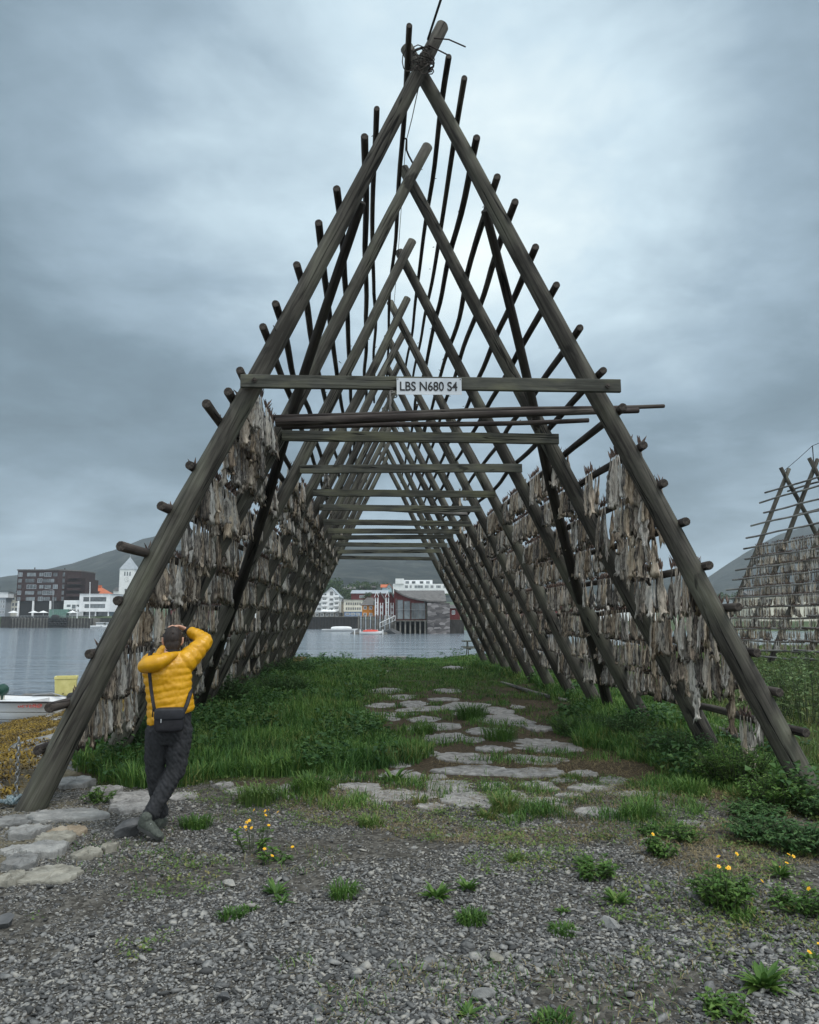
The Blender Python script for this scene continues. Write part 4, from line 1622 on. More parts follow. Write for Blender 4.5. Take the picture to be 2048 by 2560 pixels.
def build_grass():
    P = sample_poly(LUSH_L, 62000, 34000)
    x, y = P.T
    cl = vnoise(x * 1.5, y * 1.5, 51) + .6 * vnoise(x * 4, y * 4, 52)
    k = cl > -.36 + .3 * rng.random(len(x)) - .25 * sm(-1.0, -2.5, x)
    x, y, cl = x[k], y[k], cl[k]
    hgt = np.clip(.17 + .19 * cl + .12 * sm(-.6, -2.6, x) + .05 * rng.normal(size=len(x)), .05, .55)
    hgt = hgt * (1 - .45 * sm(24, 30, y))
    blades('grass', x, y, gh(x, y) - .01, hgt, .0042 + .00052 * y + .002 * rng.random(len(x)), rng.uniform(.15, 1.25, len(x)), M['grass'])
    P = sample_poly(LUSH_R, 52000, 16000)
    x, y = P.T
    cl = vnoise(x * 1.5, y * 1.5, 53) + .6 * vnoise(x * 4, y * 4, 54)
    hgt = np.clip(.19 + .18 * cl + .05 * rng.normal(size=len(x)), .05, .5) * (1 - .45 * (1 - sm(8.5, 11, y)))
    blades('grass', x, y, gh(x, y) - .01, hgt, .0042 + .0005 * y + .002 * rng.random(len(x)), rng.uniform(.15, 1.25, len(x)), M['grass'])
    P = sample_poly(OPEN_R, 60000, 40000)
    x, y = P.T
    cl = vnoise(x * .8, y * .8, 55) + .6 * vnoise(x * 3, y * 3, 56)
    k = cl > -.5 + .3 * rng.random(len(x))
    x, y, cl = x[k], y[k], cl[k]
    hgt = np.clip(.15 + .12 * cl + .04 * rng.normal(size=len(x)), .05, .4)
    blades('grass', x, y, gh(x, y) - .01, hgt, .005 + .00055 * y, rng.uniform(.3, 1.4, len(x)), M['lawn'])
    # thin turf between the path stones and up to the water's edge
    T = ground_poly([(700, 1640), (760, 1470), (800, 1410), (1000, 1388), (1110, 1440), (1200, 1500), (1230, 1580), (1400, 1630), (1500, 1680), (1480, 1760), (1180, 1740), (900, 1720), (700, 1700), (480, 1690)])
    P = sample_poly(T, 46000, 14000)
    x, y = P.T
    cl = vnoise(x * 1.6, y * 1.6, 57) + .7 * vnoise(x * 4.5, y * 4.5, 58)
    k = cl > -.05 + .3 * rng.random(len(x)) - .35 * sm(13, 22, y)
    # keep the stones clear
    for (sx, sy, w, h) in PATH:
        c = gr(sx * .84229, sy * .84229)
        ww = w * .84229 / FPX * c.y * .56
        f, g = gr(sx * .84229, (sy + h / 2) * .84229), gr(sx * .84229, (sy - h / 2) * .84229)
        dd = ((x - c.x) / ww) ** 2 + ((y - c.y) / max(.05, abs(g.y - f.y) * .62)) ** 2
        k &= dd > .95
    x, y, cl = x[k], y[k], cl[k]
    hgt = np.clip(.07 + .13 * np.maximum(cl, 0) + .03 * rng.normal(size=len(x)), .03, .32)
    blades('grass', x, y, gh(x, y) - .005, hgt, .0035 + .0005 * y, rng.uniform(.2, 1.3, len(x)), M['grass'])
    # dead straw on the trodden ground
    Q = ground_poly([(560, 1700), (700, 1630), (1200, 1560), (1350, 1590), (1560, 1680), (1725, 1720), (1725, 2000), (1200, 1800), (700, 1760)])
    P = sample_poly(Q, 12000, 5000)
    x, y = P.T
    k = vnoise(x * 1.4, y * 1.4, 61) + .5 * vnoise(x * 5, y * 5, 62) > -.02
    x, y = x[k], y[k]
    blades('straw', x, y, gh(x, y) + .006, rng.uniform(.04, .13, len(x)), rng.uniform(.002, .0045, len(x)), rng.uniform(1.6, 2.3, len(x)), M['straw'], drop=.55)
    # a thin scatter of green and straw in the gravel
    n = 24000
    y = 3.3 + 5.5 * rng.random(n); x = (rng.random(n) * 2 - 1) * (y * .58)
    cl = vnoise(x * 1.0, y * 1.0, 63) + .7 * vnoise(x * 3.4, y * 3.4, 64) + .10 * sm(0, 2.5, x) + .16 * sm(5.2, 7.2, y)
    k = (cl > .27) & (x > -2.6)
    x, y = x[k], y[k]
    hh = rng.random(len(x))
    blades('grass', x[hh < .6], y[hh < .6], gh(x[hh < .6], y[hh < .6]), rng.uniform(.02, .07, (hh < .6).sum()), rng.uniform(.003, .006, (hh < .6).sum()), rng.uniform(.4, 1.8, (hh < .6).sum()), M['grass'])
    blades('straw', x[hh >= .6], y[hh >= .6], gh(x[hh >= .6], y[hh >= .6]) + .01, rng.uniform(.03, .09, (hh >= .6).sum()), rng.uniform(.002, .004, (hh >= .6).sum()), rng.uniform(1.4, 2.2, (hh >= .6).sum()), M['straw'], drop=.5)


build_grass()


def build_undergrowth():
    # broad-leaved herbs crowding through the tall grass
    P = np.concatenate([sample_poly(LUSH_L, 1500, 300), sample_poly(LUSH_R, 1000, 200)])
    x, y = P.T
    k = vnoise(x * 1.1, y * 1.1, 71) + .5 * vnoise(x * 3, y * 3, 72) > .24 - .32 * sm(-1.6, -3.0, x)
    x, y = x[k], y[k]
    n, q = len(x), 16
    X = np.repeat(x, q) + rng.normal(0, .10, n * q); Y = np.repeat(y, q) + rng.normal(0, .10, n * q)
    H = np.repeat(rng.uniform(.10, .42, n), q) * rng.uniform(.4, 1.05, n * q)
    Z = gh(X, Y) + H
    az = rng.uniform(0, 6.283, n * q); el = rng.uniform(-.5, .5, n * q)
    d = np.stack([np.cos(az) * np.cos(el), np.sin(az) * np.cos(el), np.sin(el)], 1)
    sd = np.stack([-np.sin(az), np.cos(az), rng.normal(0, .25, n * q)], 1)
    L = rng.uniform(.035, .085, n * q)[:, None] * (1 + .02 * Y[:, None])
    W = L * rng.uniform(.28, .45, (n * q, 1))
    c = np.stack([X, Y, Z], 1)
    up = np.array([0, 0, 1.0])
    V = np.stack([c, c + d * L * .5 + sd * W + up * L * .12, c + d * L - up * L * .15, c + d * L * .5 - sd * W + up * L * .12], 1).reshape(-1, 3)
    b = np.arange(n * q)[:, None] * 4
    F = np.concatenate([b + [0, 1, 2], b + [0, 2, 3]])
    tag(mass('undergrowth', V, F, M['shrubleaf']), kind='stuff')


build_undergrowth()


def build_low_herbs():
    # mats of tiny leaves and moss sprigs rooted in the gravel
    n = 5200
    y = 3.4 + 5.4 * rng.random(n) ** .8; x = (rng.random(n) * 2 - 1) * (y * .58)
    cl = vnoise(x * 1.25, y * 1.25, 81) + .7 * vnoise(x * 4.2, y * 4.2, 82) + .10 * sm(-.5, 2.0, x) + .18 * sm(5.0, 7.0, y)
    k = (cl > .24) & (x > -2.3)
    x, y = x[k], y[k]
    n, q = len(x), 14
    X = np.repeat(x, q) + rng.normal(0, .035, n * q); Y = np.repeat(y, q) + rng.normal(0, .035, n * q)
    Z = gh(X, Y) + .012 + rng.random(n * q) * np.repeat(rng.uniform(.005, .05, n), q)
    az = rng.uniform(0, 6.283, n * q); el = rng.uniform(-.1, .9, n * q)
    d = np.stack([np.cos(az) * np.cos(el), np.sin(az) * np.cos(el), np.sin(el)], 1)
    sd = np.stack([-np.sin(az), np.cos(az), rng.normal(0, .2, n * q)], 1)
    L = rng.uniform(.010, .034, n * q)[:, None]
    W = L * rng.uniform(.14, .34, (n * q, 1))
    c = np.stack([X, Y, Z], 1)
    V = np.stack([c, c + d * L * .5 + sd * W, c + d * L, c + d * L * .5 - sd * W], 1).reshape(-1, 3)
    b = np.arange(n * q)[:, None] * 4
    F = np.concatenate([b + [0, 1, 2], b + [0, 2, 3]])
    tag(mass('low_herbs', V, F, M['lawn']), kind='stuff')


build_low_herbs()


# ---- single plants


def leaf(mb, base, d, up, L, w, mi=0, fold=.25):
    """a pointed leaf of two folded halves"""
    d = d.normalized()
    s = d.cross(up)
    if s.length < 1e-3:
        s = d.orthogonal()
    s.normalize()
    n = s.cross(d).normalized()
    m1, m2 = base + d * L * .35 - n * L * .02, base + d * L * .7 - n * L * .06
    tip = base + d * L - n * L * .18
    v = [base, m1 + s * w * .5 + n * w * fold, m2 + s * w * .38 + n * w * fold * .6, tip, m2 - s * w * .38 + n * w * fold * .6, m1 - s * w * .5 + n * w * fold, m1, m2]
    mb.add(v, [(0, 1, 6), (6, 1, 2, 7), (7, 2, 3), (0, 6, 5), (6, 7, 4, 5), (7, 3, 4)], mi)


def plant(px, py, label, kind='tuft', r=.12, h=.12, n=60, m='weed', flowers=0, seed=0, lf=.62, cat='plant', pos=None, group=None, fh=1.35, name=None):
    rr = random.Random(seed + int(px * 7 + py))
    c = Vector(pos) if pos is not None else gr(px, py)
    c.z = ghs(c.x, c.y)
    h, r = h * (.72 if py > 1700 else 1), r * (.85 if py > 1700 else 1)
    t = thing(name or {'tuft': 'grass_tuft', 'rosette': 'weed', 'bush': 'bush', 'tall': 'weed'}[kind], label, cat, c, group)
    fol, stm = MB(), MB()
    if kind == 'tuft':
        for _ in range(n):
            a, q = rr.uniform(0, 6.28), r * math.sqrt(rr.random()) * .6
            b = Vector((q * math.cos(a), q * math.sin(a), -.01))
            L, bend = h * rr.uniform(.5, 1.15), rr.uniform(.3, 1.0)
            o = Vector((math.cos(a + rr.gauss(0, .5)), math.sin(a + rr.gauss(0, .5)), 0))
            s = Vector((-o.y, o.x, 0)) * rr.uniform(.003, .006)
            p1 = b + Vector((0, 0, L * .5)) + o * L * .12 * bend
            p2 = b + Vector((0, 0, L * (.85 - .2 * bend))) + o * L * .42 * bend
            p3 = b + Vector((0, 0, L * (1 - .5 * bend))) + o * L * .8 * bend
            fol.add([b - s, b + s, p1 + s, p1 - s, p2 + s * .7, p2 - s * .7, p3], [(0, 1, 2, 3), (3, 2, 4, 5), (5, 4, 6)])
    elif kind == 'rosette':
        for _ in range(n):
            a = rr.uniform(0, 6.28)
            q = r * .25 * rr.random()
            b = Vector((q * math.cos(a), q * math.sin(a), .005))
            el = rr.uniform(.15, 1.1)
            d = Vector((math.cos(a) * math.cos(el), math.sin(a) * math.cos(el), math.sin(el)))
            leaf(fol, b, d, Vector((0, 0, 1)), r * rr.uniform(.5, 1.1), r * rr.uniform(.14, .26))
    else:
        n = int(n * 1.7) if kind == 'bush' else n
        k = max(5, n // 14)
        for j in range(k):
            a, q = rr.uniform(0, 6.28), r * math.sqrt(rr.random()) * (.75 if kind == 'bush' else .9)
            b = Vector((q * math.cos(a) * .6, q * math.sin(a) * .6, 0))
            hh = h * rr.uniform(.55, 1.1)
            if kind == 'bush':
                hh *= 1 - .35 * q / r
            top = Vector((q * math.cos(a) * 1.25, q * math.sin(a) * 1.25, hh))
            mid = (b + top) / 2 + Vector((rr.gauss(0, .02), rr.gauss(0, .02), hh * .05))
            stm.tube([b, mid, top], [.006 + .004 * h, .004 + .002 * h, .002], 5, dome=False)
            for i in range(14):
                u = rr.uniform(.12, 1.0)
                p = b.lerp(mid, u * 2) if u < .5 else mid.lerp(top, u * 2 - 1)
                a2 = rr.uniform(0, 6.28)
                d = Vector((math.cos(a2), math.sin(a2), rr.uniform(-.2, .6)))
                L = (.10 * lf if kind == 'bush' else .085) * (.6 + .9 * h) * rr.uniform(.5, 1.2)
                leaf(fol, p, d, Vector((0, 0, 1)), L, L * rr.uniform(.38, .6))
    fol.build('leaves', M[m], t, loc=(0, 0, 0))
    if stm.v:
        stm.build('stems', M['stem'], t, loc=(0, 0, 0))
    for _ in range(flowers):
        a, q = rr.uniform(0, 6.28), r * math.sqrt(rr.random()) * 1.1
        hh = h * fh * rr.uniform(.6, 1.2)
        p = Vector((q * math.cos(a), q * math.sin(a), hh))
        fb = MB()
        fb.tube([Vector((q * .4 * math.cos(a), q * .4 * math.sin(a), 0)), p * .6 + Vector((0, 0, .02)), p], [.0022, .0018, .0015], 4, mi=1, dome=False)
        nrm = Vector((rr.gauss(0, .5), -.5 + rr.gauss(0, .4), .8)).normalized()
        e1 = nrm.orthogonal().normalized(); e2 = nrm.cross(e1)
        for k in range(5):
            g = 2 * math.pi * k / 5
            d = (e1 * math.cos(g) + e2 * math.sin(g)) + nrm * .35
            leaf(fb, p, d, nrm, .015, .014, 0, .1)
        fb.tube([p, p + nrm * .006], [.005, .004], 6, mi=0, dome=False)
        fb.build('flower', [M['petal'], M['stem']], t, loc=(0, 0, 0))
    return t


def build_plants():
    S = .84229
    pl = [(860, 2245, 'tuft of broad blades right of the yellow flowers', 'tuft', .16, .17, 130, 'weed', 0), (690, 2234, 'low dark rosette weed below the yellow flowers', 'rosette', .13, .10, 40, 'weed', 0), (705, 2258, 'smaller dark rosette touching the rosette below the flowers', 'rosette', .09, .07, 26, 'weed', 0),
          (580, 2300, 'bright green low tuft alone on the left gravel', 'tuft', .15, .09, 120, 'weed', 0), (620, 2280, 'small spiky tuft behind the bright green low tuft', 'tuft', .10, .07, 50, 'weed', 0),
          (634, 2120, 'straggling yellow buttercup plant on the gravel left of middle', 'tall', .20, .26, 70, 'weed', 13), (690, 2150, 'short leafy weed with one yellow flower, right of the buttercup plant', 'tall', .14, .12, 50, 'weed', 3),
          (1180, 2300, 'round dark green tuft in the middle of the gravel', 'tuft', .17, .12, 170, 'weed', 0), (1090, 2248, 'flat leafy weed left of the round dark tuft', 'rosette', .14, .10, 44, 'weed', 0), (1170, 2235, 'small leafy weed above the round dark tuft', 'rosette', .12, .08, 32, 'weed', 0),
          (1410, 2325, 'flat pale green tuft low on the right gravel', 'tuft', .16, .09, 130, 'weed', 0), (1410, 2280, 'tiny weed behind the flat pale green tuft', 'rosette', .08, .06, 24, 'weed', 0),
          (1480, 2195, 'wide bushy weed on the gravel, biggest left of the yellow flowered bush', 'bush', .26, .17, 330, 'weed', 0), (1545, 2262, 'dark small weed in front of the wide bushy weed', 'rosette', .13, .11, 44, 'weed', 0),
          (1655, 2150, 'leafy weed behind the wide bushy weed, further right', 'bush', .20, .20, 220, 'weed', 1), (1640, 2095, 'low leafy weed in the row behind the bushy weeds', 'bush', .20, .13, 200, 'weed', 0),
          (1810, 2270, 'tall bushy weed with yellow flowers on the right gravel', 'bush', .26, .30, 430, 'weed', 6), (1855, 2300, 'fine grass beside the yellow flowered bushy weed', 'tuft', .16, .14, 90, 'weed', 0),
          (1950, 2200, 'small dark weed with yellow flowers near the right border', 'rosette', .14, .12, 40, 'weed', 4), (2015, 2285, 'spreading leafy weed at the right border', 'bush', .26, .20, 260, 'weed', 1),
          (1910, 2470, 'low round weed near the bottom right corner', 'rosette', .17, .10, 56, 'weed', 0), (2030, 2395, 'small flowering weed at the right border', 'rosette', .10, .08, 30, 'weed', 2), (1385, 2560, 'grass tuft cut by the bottom border', 'tuft', .17, .10, 140, 'weed', 0),
          (1800, 2540, 'dark weed at the bottom border on the right', 'bush', .18, .12, 160, 'weed', 0), (1172, 2545, 'tiny weed at the bottom border in the middle', 'rosette', .09, .06, 26, 'weed', 0),
          (1290, 2155, 'loose yellowish tuft in the back gravel', 'tuft', .16, .12, 100, 'lawn', 0), (1265, 2030, 'tall bright tuft at the front of the path stones', 'tuft', .26, .30, 200, 'lawn', 0), (1220, 2040, 'shorter tuft left of the tall bright tuft', 'tuft', .18, .16, 100, 'lawn', 0),
          (640, 2010, 'wide soft tuft on the gravel in front of the lush grass', 'tuft', .30, .22, 240, 'lawn', 0), (775, 1985, 'dense low tuft right of the wide soft tuft', 'tuft', .34, .24, 420, 'weed', 0), (490, 2070, 'green tuft right of the man\'s shoes', 'tuft', .26, .16, 240, 'weed', 0), (930, 2060, 'bright tuft on the gravel below the path stones', 'tuft', .24, .17, 160, 'lawn', 0),
          (985, 1950, 'broad leaved dock plant on a path stone', 'rosette', .20, .20, 44, 'weed', 0), (1048, 2005, 'small bright tuft beside the front path stones', 'tuft', .12, .12, 80, 'lawn', 0), (1430, 1945, 'yellow green moss tuft on the trodden ground', 'tuft', .22, .08, 160, 'lawn', 0),
          (1600, 2040, 'long leaning grass tuft on the trodden ground', 'tuft', .30, .26, 160, 'weed', 0), (1720, 2105, 'dark leafy weed left of the tall right border bushes', 'bush', .22, .20, 220, 'weed', 0), (1730, 1990, 'low grassy tuft in front of the right lush strip', 'tuft', .30, .20, 200, 'weed', 0),
          (245, 2010, 'leafy weed on the slabs beside the front left pole', 'bush', .24, .13, 200, 'weed', 0), (1355, 2030, 'straggling grass at the edge of the gravel', 'tuft', .22, .15, 110, 'weed', 0), (1060, 1835, 'tuft growing between middle path stones', 'tuft', .28, .22, 160, 'weed', 0),
          (1180, 1800, 'tall dark tuft among the back path stones', 'tuft', .45, .34, 320, 'weed', 0), (1250, 1850, 'thick tuft behind the widest path stone', 'tuft', .45, .30, 300, 'weed', 0)]
    for i, (x, y, lab, k, r, h, n, m, fl) in enumerate(pl):
        plant(x * S, y * S, lab, k, r, h, n, m, fl, seed=i, cat='grass tuft' if k == 'tuft' else 'weed')
    # leafy bushes in the lush strips
    bs = [(262, 1590, .62, .68, 'dark leafy bush at the foot of the second left pole'), (330, 1600, .5, .55, 'leafy bush left of the man\'s thighs'), (455, 1500, .8, .85, 'tall leafy bush right of the man\'s bag'), (520, 1440, .9, .8, 'leafy bush against the left brace foot'), (590, 1470, .8, .6, 'leafy clump in the lush grass right of the left brace'),
          (610, 1425, .9, .65, 'dark leafy clump far back in the left grass'), (1330, 1560, .5, .35, 'dark low bush between the right pole feet'), (1420, 1600, .55, .40, 'leafy bush in front of the second right pole foot'), (1545, 1650, .5, .45, 'fern like bush in front of the right lush strip'), (1225, 1545, .6, .32, 'low leafy patch at the right brace foot'),
          (1640, 1700, .40, .32, 'tall bush left of the front right pole foot'), (1610, 1770, .40, .26, 'bush in front of the front right pole'), (1690, 1790, .40, .30, 'dark bush nearest the right border'), (1740, 1720, .34, .28, 'bush right of the front right pole foot, half out of view'), (1590, 1720, .34, .20, 'low bush at the left end of the border bushes')]
    for i, (x, y, r, h, lab) in enumerate(bs):
        plant(x, y, lab, 'bush', r, h, int(700 + 900 * r), 'shrubleaf' if i not in (8, 10) else 'weed', 0, seed=100 + i, cat='bush')
    # tall pale weeds standing in the open ground right of the rack
    tl = [(1575, 1500, 1.0), (1605, 1455, 1.15), (1640, 1470, 1.25), (1668, 1440, 1.35), (1690, 1480, 1.2), (1712, 1450, 1.4), (1655, 1520, 1.0), (1700, 1540, 1.1), (1722, 1510, 1.2), (1620, 1540, .8), (1540, 1465, .8), (1500, 1450, .7), (1590, 1580, .6), (1450, 1425, .7), (1400, 1450, .5), (1480, 1490, .5)]
    tl.sort()
    for i, (x, y, h) in enumerate(tl):
        where = f'{nth(i + 1)} of the tall weeds'
        side = 'right of the front right pole' if x > 1590 else 'seen behind the right slope poles'
        hh = f'about {round(h, 1)} m tall'
        plant(x, y, ['pale willow herb', 'pale leafy weed', 'tall pale stalk'][i % 3] + f', {where} counting rightward' + (' right of the pole' if x > 1590 else ' behind the slope'), 'tall', .42, h * (.85 if y > 1500 else .62), 230, 'weedpale', 0, seed=200 + i, cat='weed', group='tall pale weeds in the open ground')


build_plants()
loose('ground_pole', gr(1056, 1437, .06), gr(1194, 1476, .10), .035, .045, 'bare grey pole lying on the turf by the right legs', 'pale')
loose('ground_pole', gr(1460, 1512, .16), gr(1566, 1555, .22), .05, .045, 'bleached pole on the grass behind the second right leg', 'pale')
loose('ground_pole', gr(1380, 1500, .10), gr(1600, 1562, .16), .035, .03, 'longer thin bleached pole beside the bleached pole on the grass', 'pale')

# ------------------------------------------------------------------ the photographer in the yellow jacket


def build_person():
    base = Vector((-2.005, 6.52, 0.0))
    base.z = ghs(base.x, base.y) + .015
    p = thing('person', 'person in yellow quilted jacket and grey trousers, seen from behind raising a camera', 'person', base)
    p.rotation_euler = (0, 0, .29)
    skin = mk('skin', ((.3, (.42, .23, .16)), (.7, (.58, .34, .25))), (14, 14, 14), 3, .55, 0)
    jm = mk('yellow_nylon', ((.25, (.45, .215, .002)), (.75, (.63, .325, .004))), (7, 7, 14), 4, .42, .25, .01, spec=.45)
    tm = mk('charcoal_cotton', ((.3, (.016, .017, .019)), (.7, (.031, .032, .036))), (26, 26, 10), 5, .9, .3, .006)
    hm = mk('brown_hair', ((.3, (.010, .007, .006)), (.7, (.036, .026, .022))), (90, 90, 30), 4, .6, .5, .006)
    shm = mk('olive_mesh', ((.3, (.035, .042, .036)), (.7, (.085, .095, .082))), (60, 60, 60), 3, .8, .3, .004)
    sole = plain('shoe_sole', (.05, .052, .05), .7)
    V = Vector
    # key joints
    rsh, rel, rwr = V((.125, .00, 1.385)), V((.285, .10, 1.545)), V((.115, .19, 1.632))
    lsh, lel, lwr = V((-.185, .03, 1.37)), V((-.130, .29, 1.325)), V((-.05, .27, 1.50))
    rhip, rkn, ran = V((.090, .0, .84)), V((.072, -.015, .50)), V((-.115, -.10, .17))
    lhip, lkn, lan = V((-.080, .0, .84)), V((-.098, .03, .49)), V((-.040, .10, .12))
    hc = V((0, .065, 1.540))
    # --- body: one skin
    mb = MB()
    mb.add(*superell(hc + V((0, 0, .012)), (.066, .085, .088), .95, 24, 16))
    mb.add(*superell(hc + V((0, .030, -.055)), (.052, .062, .058), .95, 18, 12))
    mb.tube([hc + V((0, .085, .012)), hc + V((0, .108, -.020)), hc + V((0, .098, -.030))], [.009, .013, .012], 8)
    for s in (-1, 1):
        mb.tube([hc + V((s * .069, -.004, -.032)), hc + V((s * .076, -.012, .0)), hc + V((s * .076, -.020, .026))], [(.008, .013), (.010, .018), (.008, .014)], 8)
    mb.tube([V((-.01, .02, 1.40)), V((-.005, .035, 1.47)), hc + V((0, .01, -.05))], [.066, .058, .056], 14)
    mb.tube([V((0, 0, .84)), V((0, .0, 1.0)), V((-.01, 0, 1.2)), V((-.02, 0, 1.38))], [(.12, .10), (.125, .09), (.135, .10), (.11, .075)], 18, up=(0, 1, 0))
    for a, b, c, ext in ((rsh, rel, rwr, 0), (lsh, lel, lwr, 0)):
        mb.tube([a, (a + b) / 2, b, (b + c) / 2, c], [.050, .046, .040, .038, .028], 12)
    for a, b, c in ((rhip, rkn, ran), (lhip, lkn, lan)):
        mb.tube([a, (a + b) / 2, b, b.lerp(c, .3), c], [.082, .074, .056, .056, .038], 12)
    # right hand over the brow: palm, four fingers and a thumb closing on the camera
    pc = rwr + V((-.055, .005, .022))
    mb.tube([rwr, rwr.lerp(pc, .6), pc, pc + V((-.035, .004, .004))], [(.026, .020), (.036, .016), (.040, .015), (.038, .013)], 12, up=(0, .4, 1))
    for k, (dy, ln, dz) in enumerate(((-.026, .066, -.002), (-.009, .076, .004), (.009, .072, .003), (.026, .058, -.006))):
        f0 = pc + V((-.030, dy, .004))
        f1 = f0 + V((-ln * .52, dy * .15, .006 + dz))
        f2 = f1 + V((-ln * .34, dy * .1, -.010))
        f3 = f2 + V((-ln * .22, 0, -.020))
        mb.tube([f0, f1, f2, f3], [.0095, .009, .008, .0065], 8)
    mb.tube([pc + V((.012, .028, -.006)), pc + V((-.012, .056, -.024)), pc + V((-.036, .066, -.036))], [.011, .0105, .008], 8)
    # left hand under the lens
    lc = lwr + V((.050, .018, .016))
    mb.tube([lwr, lwr.lerp(lc, .6), lc, lc + V((.03, .006, .004))], [(.026, .020), (.036, .016), (.040, .015), (.036, .013)], 12, up=(0, .5, 1))
    for k, (dy, ln) in enumerate(((-.024, .060), (-.008, .070), (.009, .066), (.025, .054))):
        f0 = lc + V((.026, dy, .002)); f1 = f0 + V((ln * .5, 0, .010)); f2 = f1 + V((ln * .3, 0, .018)); f3 = f2 + V((ln * .12, 0, .018))
        mb.tube([f0, f1, f2, f3], [.0095, .009, .008, .0065], 8)
    mb.tube([lc + V((-.012, -.028, .008)), lc + V((.005, -.045, .030)), lc + V((.022, -.048, .050))], [.011, .010, .008], 8)
    body = mesh_obj('body', vox(mb, .0052, 3), skin, p)
    eyem = plain('eye', (.02, .015, .012), .2, 0)
    mb = MB()
    for s in (-1, 1):
        mb.add(*superell(hc + V((s * .030, .090, .012)), (.011, .008, .008), 1.0, 10, 8))
    mb.build('eyes', eyem, p, loc=(0, 0, 0))
    mb = MB(); mb.tube([hc + V((-.020, .090, -.062)), hc + V((0, .096, -.060)), hc + V((.020, .090, -.062))], [.004, .006, .004], 8)
    mb.build('mouth', plain('lips', (.35, .13, .11), .5), p, loc=(0, 0, 0))
    # --- hair
    mb = MB()
    mb.add(*superell(hc + V((0, -.012, .022)), (.078, .090, .104), 1.0, 26, 18))
    mb.add(*superell(hc + V((.004, -.050, -.030)), (.062, .050, .074), .9, 20, 14))
    for k in range(46):
        a, e = random.uniform(0, 6.28), random.uniform(.1, 1.5)
        d = V((math.cos(a) * math.cos(e), math.sin(a) * math.cos(e), math.sin(e)))
        b = hc + V((0, -.012, .022)) + V((d.x * .072, d.y * .083, d.z * .098))
        mb.tube([b, b + d * .006 + V((random.gauss(0, .010), random.gauss(0, .01), -.006)), b + d * .009 + V((random.gauss(0, .018), random.gauss(0, .018), -.014))], [.010, .007, .003], 6)
    hair = vox(mb, .005, 1)
    bm = bmesh.new(); bm.from_mesh(hair)
    bmesh.ops.delete(bm, geom=[v for v in bm.verts if v.co.y > hc.y + .062 and v.co.z < hc.z + .055], context='VERTS')
    bm.to_mesh(hair); bm.free()
    mesh_obj('hair', hair, hm, p)
    # --- jacket
    mb = MB()
    prof = [(.905, .012, .170, .128), (.96, .012, .172, .128), (1.05, .000, .166, .124), (1.12, -.008, .166, .124), (1.2, -.018, .172, .128), (1.28, -.030, .180, .130), (1.35, -.034, .184, .124), (1.385, -.030, .168, .104), (1.410, -.018, .125, .088), (1.432, -.008, .085, .076), (1.452, .0, .066, .066)]
    zs = np.arange(.905, 1.4525, .0065)
    pz = [q[0] for q in prof]
    rings = []
    for z in zs:
        cx, rx, ry = (np.interp(z, pz, [q[i] for q in prof]) for i in (1, 2, 3))
        ph = (z - .905) / .058
        puff = 1 + (.050 * (abs(math.sin(math.pi * ph)) ** .55) - .030) * (1 if z < 1.40 else .4)
        if z < .925:
            puff *= .985
        low = np.clip((1.25 - z) / .35, 0, 1)
        rings.append((cx, -.005 + .015 * (z - .9), z, rx * puff * 1.09, ry * puff, .048 * low + .012))
    v, f = ringloft(rings, 48)
    # slanting, irregular quilting folds
    v = [(x + .003 * mnoise.noise(V((x * 9, y * 9, z * 14))), y * (1 + .06 * mnoise.noise(V((x * 7, 3, z * 11)))), z + .014 * mnoise.noise(V((x * 5, y * 5, z * 6))) - .05 * max(0, x) * (1 if z > 1.0 else 0) * 0) for x, y, z in v]
    mb.add(v, f)
    def sleeve(a, b, c, r0, r1, r2):
        pts, rad = [], []
        n = 60
        for i in range(n + 1):
            t = i / n
            q = (a * (1 - t) ** 2 + b * 2 * t * (1 - t) + c * t * t) * .38 + (a.lerp(b, t * 2) if t < .5 else b.lerp(c, t * 2 - 1)) * .62
            r = r0 + (r1 - r0) * t * 2 if t < .5 else r1 + (r2 - r1) * (t * 2 - 1)
            pts.append(q); rad.append(r * (.95 + .11 * abs(math.sin(math.pi * t * 8.5)) ** .6))
        mb.tube(pts, rad, 22)
    sleeve(rsh + V((-.03, 0, -.03)), rel + V((.018, 0, .0)), rwr.lerp(rel, .22), .098, .066, .046)
    sleeve(lsh + V((.02, 0, -.02)), lel, lwr.lerp(lel, .18), .094, .066, .046)
    jk = vox(mb, .0065, 2, .45)
    for q in jk.vertices:           # puckered stitching and folds of the thin shell
        n = mnoise.noise(V((q.co.x * 16 + q.co.z * 6, q.co.y * 16, q.co.z * 26))) + .7 * mnoise.noise(V((q.co.x * 46, q.co.y * 46, q.co.z * 30)))
        q.co += q.normal * n * .0042
    jacket = mesh_obj('jacket', jk, jm, p)
    # hood lying over the left shoulder
    mb = MB()
    hp = [V((-.215, -.050, 1.325)), V((-.190, -.105, 1.350)), V((-.135, -.135, 1.365)), V((-.075, -.130, 1.385)), V((-.02, -.100, 1.412)), V((.030, -.065, 1.432))]
    pts, rad = [], []
    for i in range(41):
        t = i / 40 * 5
        k = min(4, int(t)); u = t - k
        pts.append(hp[k].lerp(hp[k + 1], u))
        r = np.interp(t, range(6), [.056, .082, .088, .074, .052, .030])
        rad.append((r * (.93 + .12 * abs(math.sin(math.pi * i / 8.0)) ** .6), r * .80 * (.93 + .12 * abs(math.sin(math.pi * i / 8.0)) ** .6)))
    mb.tube(pts, rad, 22, up=(0, -.5, 1))
    mesh_obj('hood', vox(mb, .006, 3), jm, jacket)
    dark = plain('black_trim', (.010, .010, .011), .8)
    mb = MB(); v, f = ringloft([(0, .03, z, .062, .064) for z in np.linspace(1.425, 1.470, 5)], 24); mb.add(v, f)
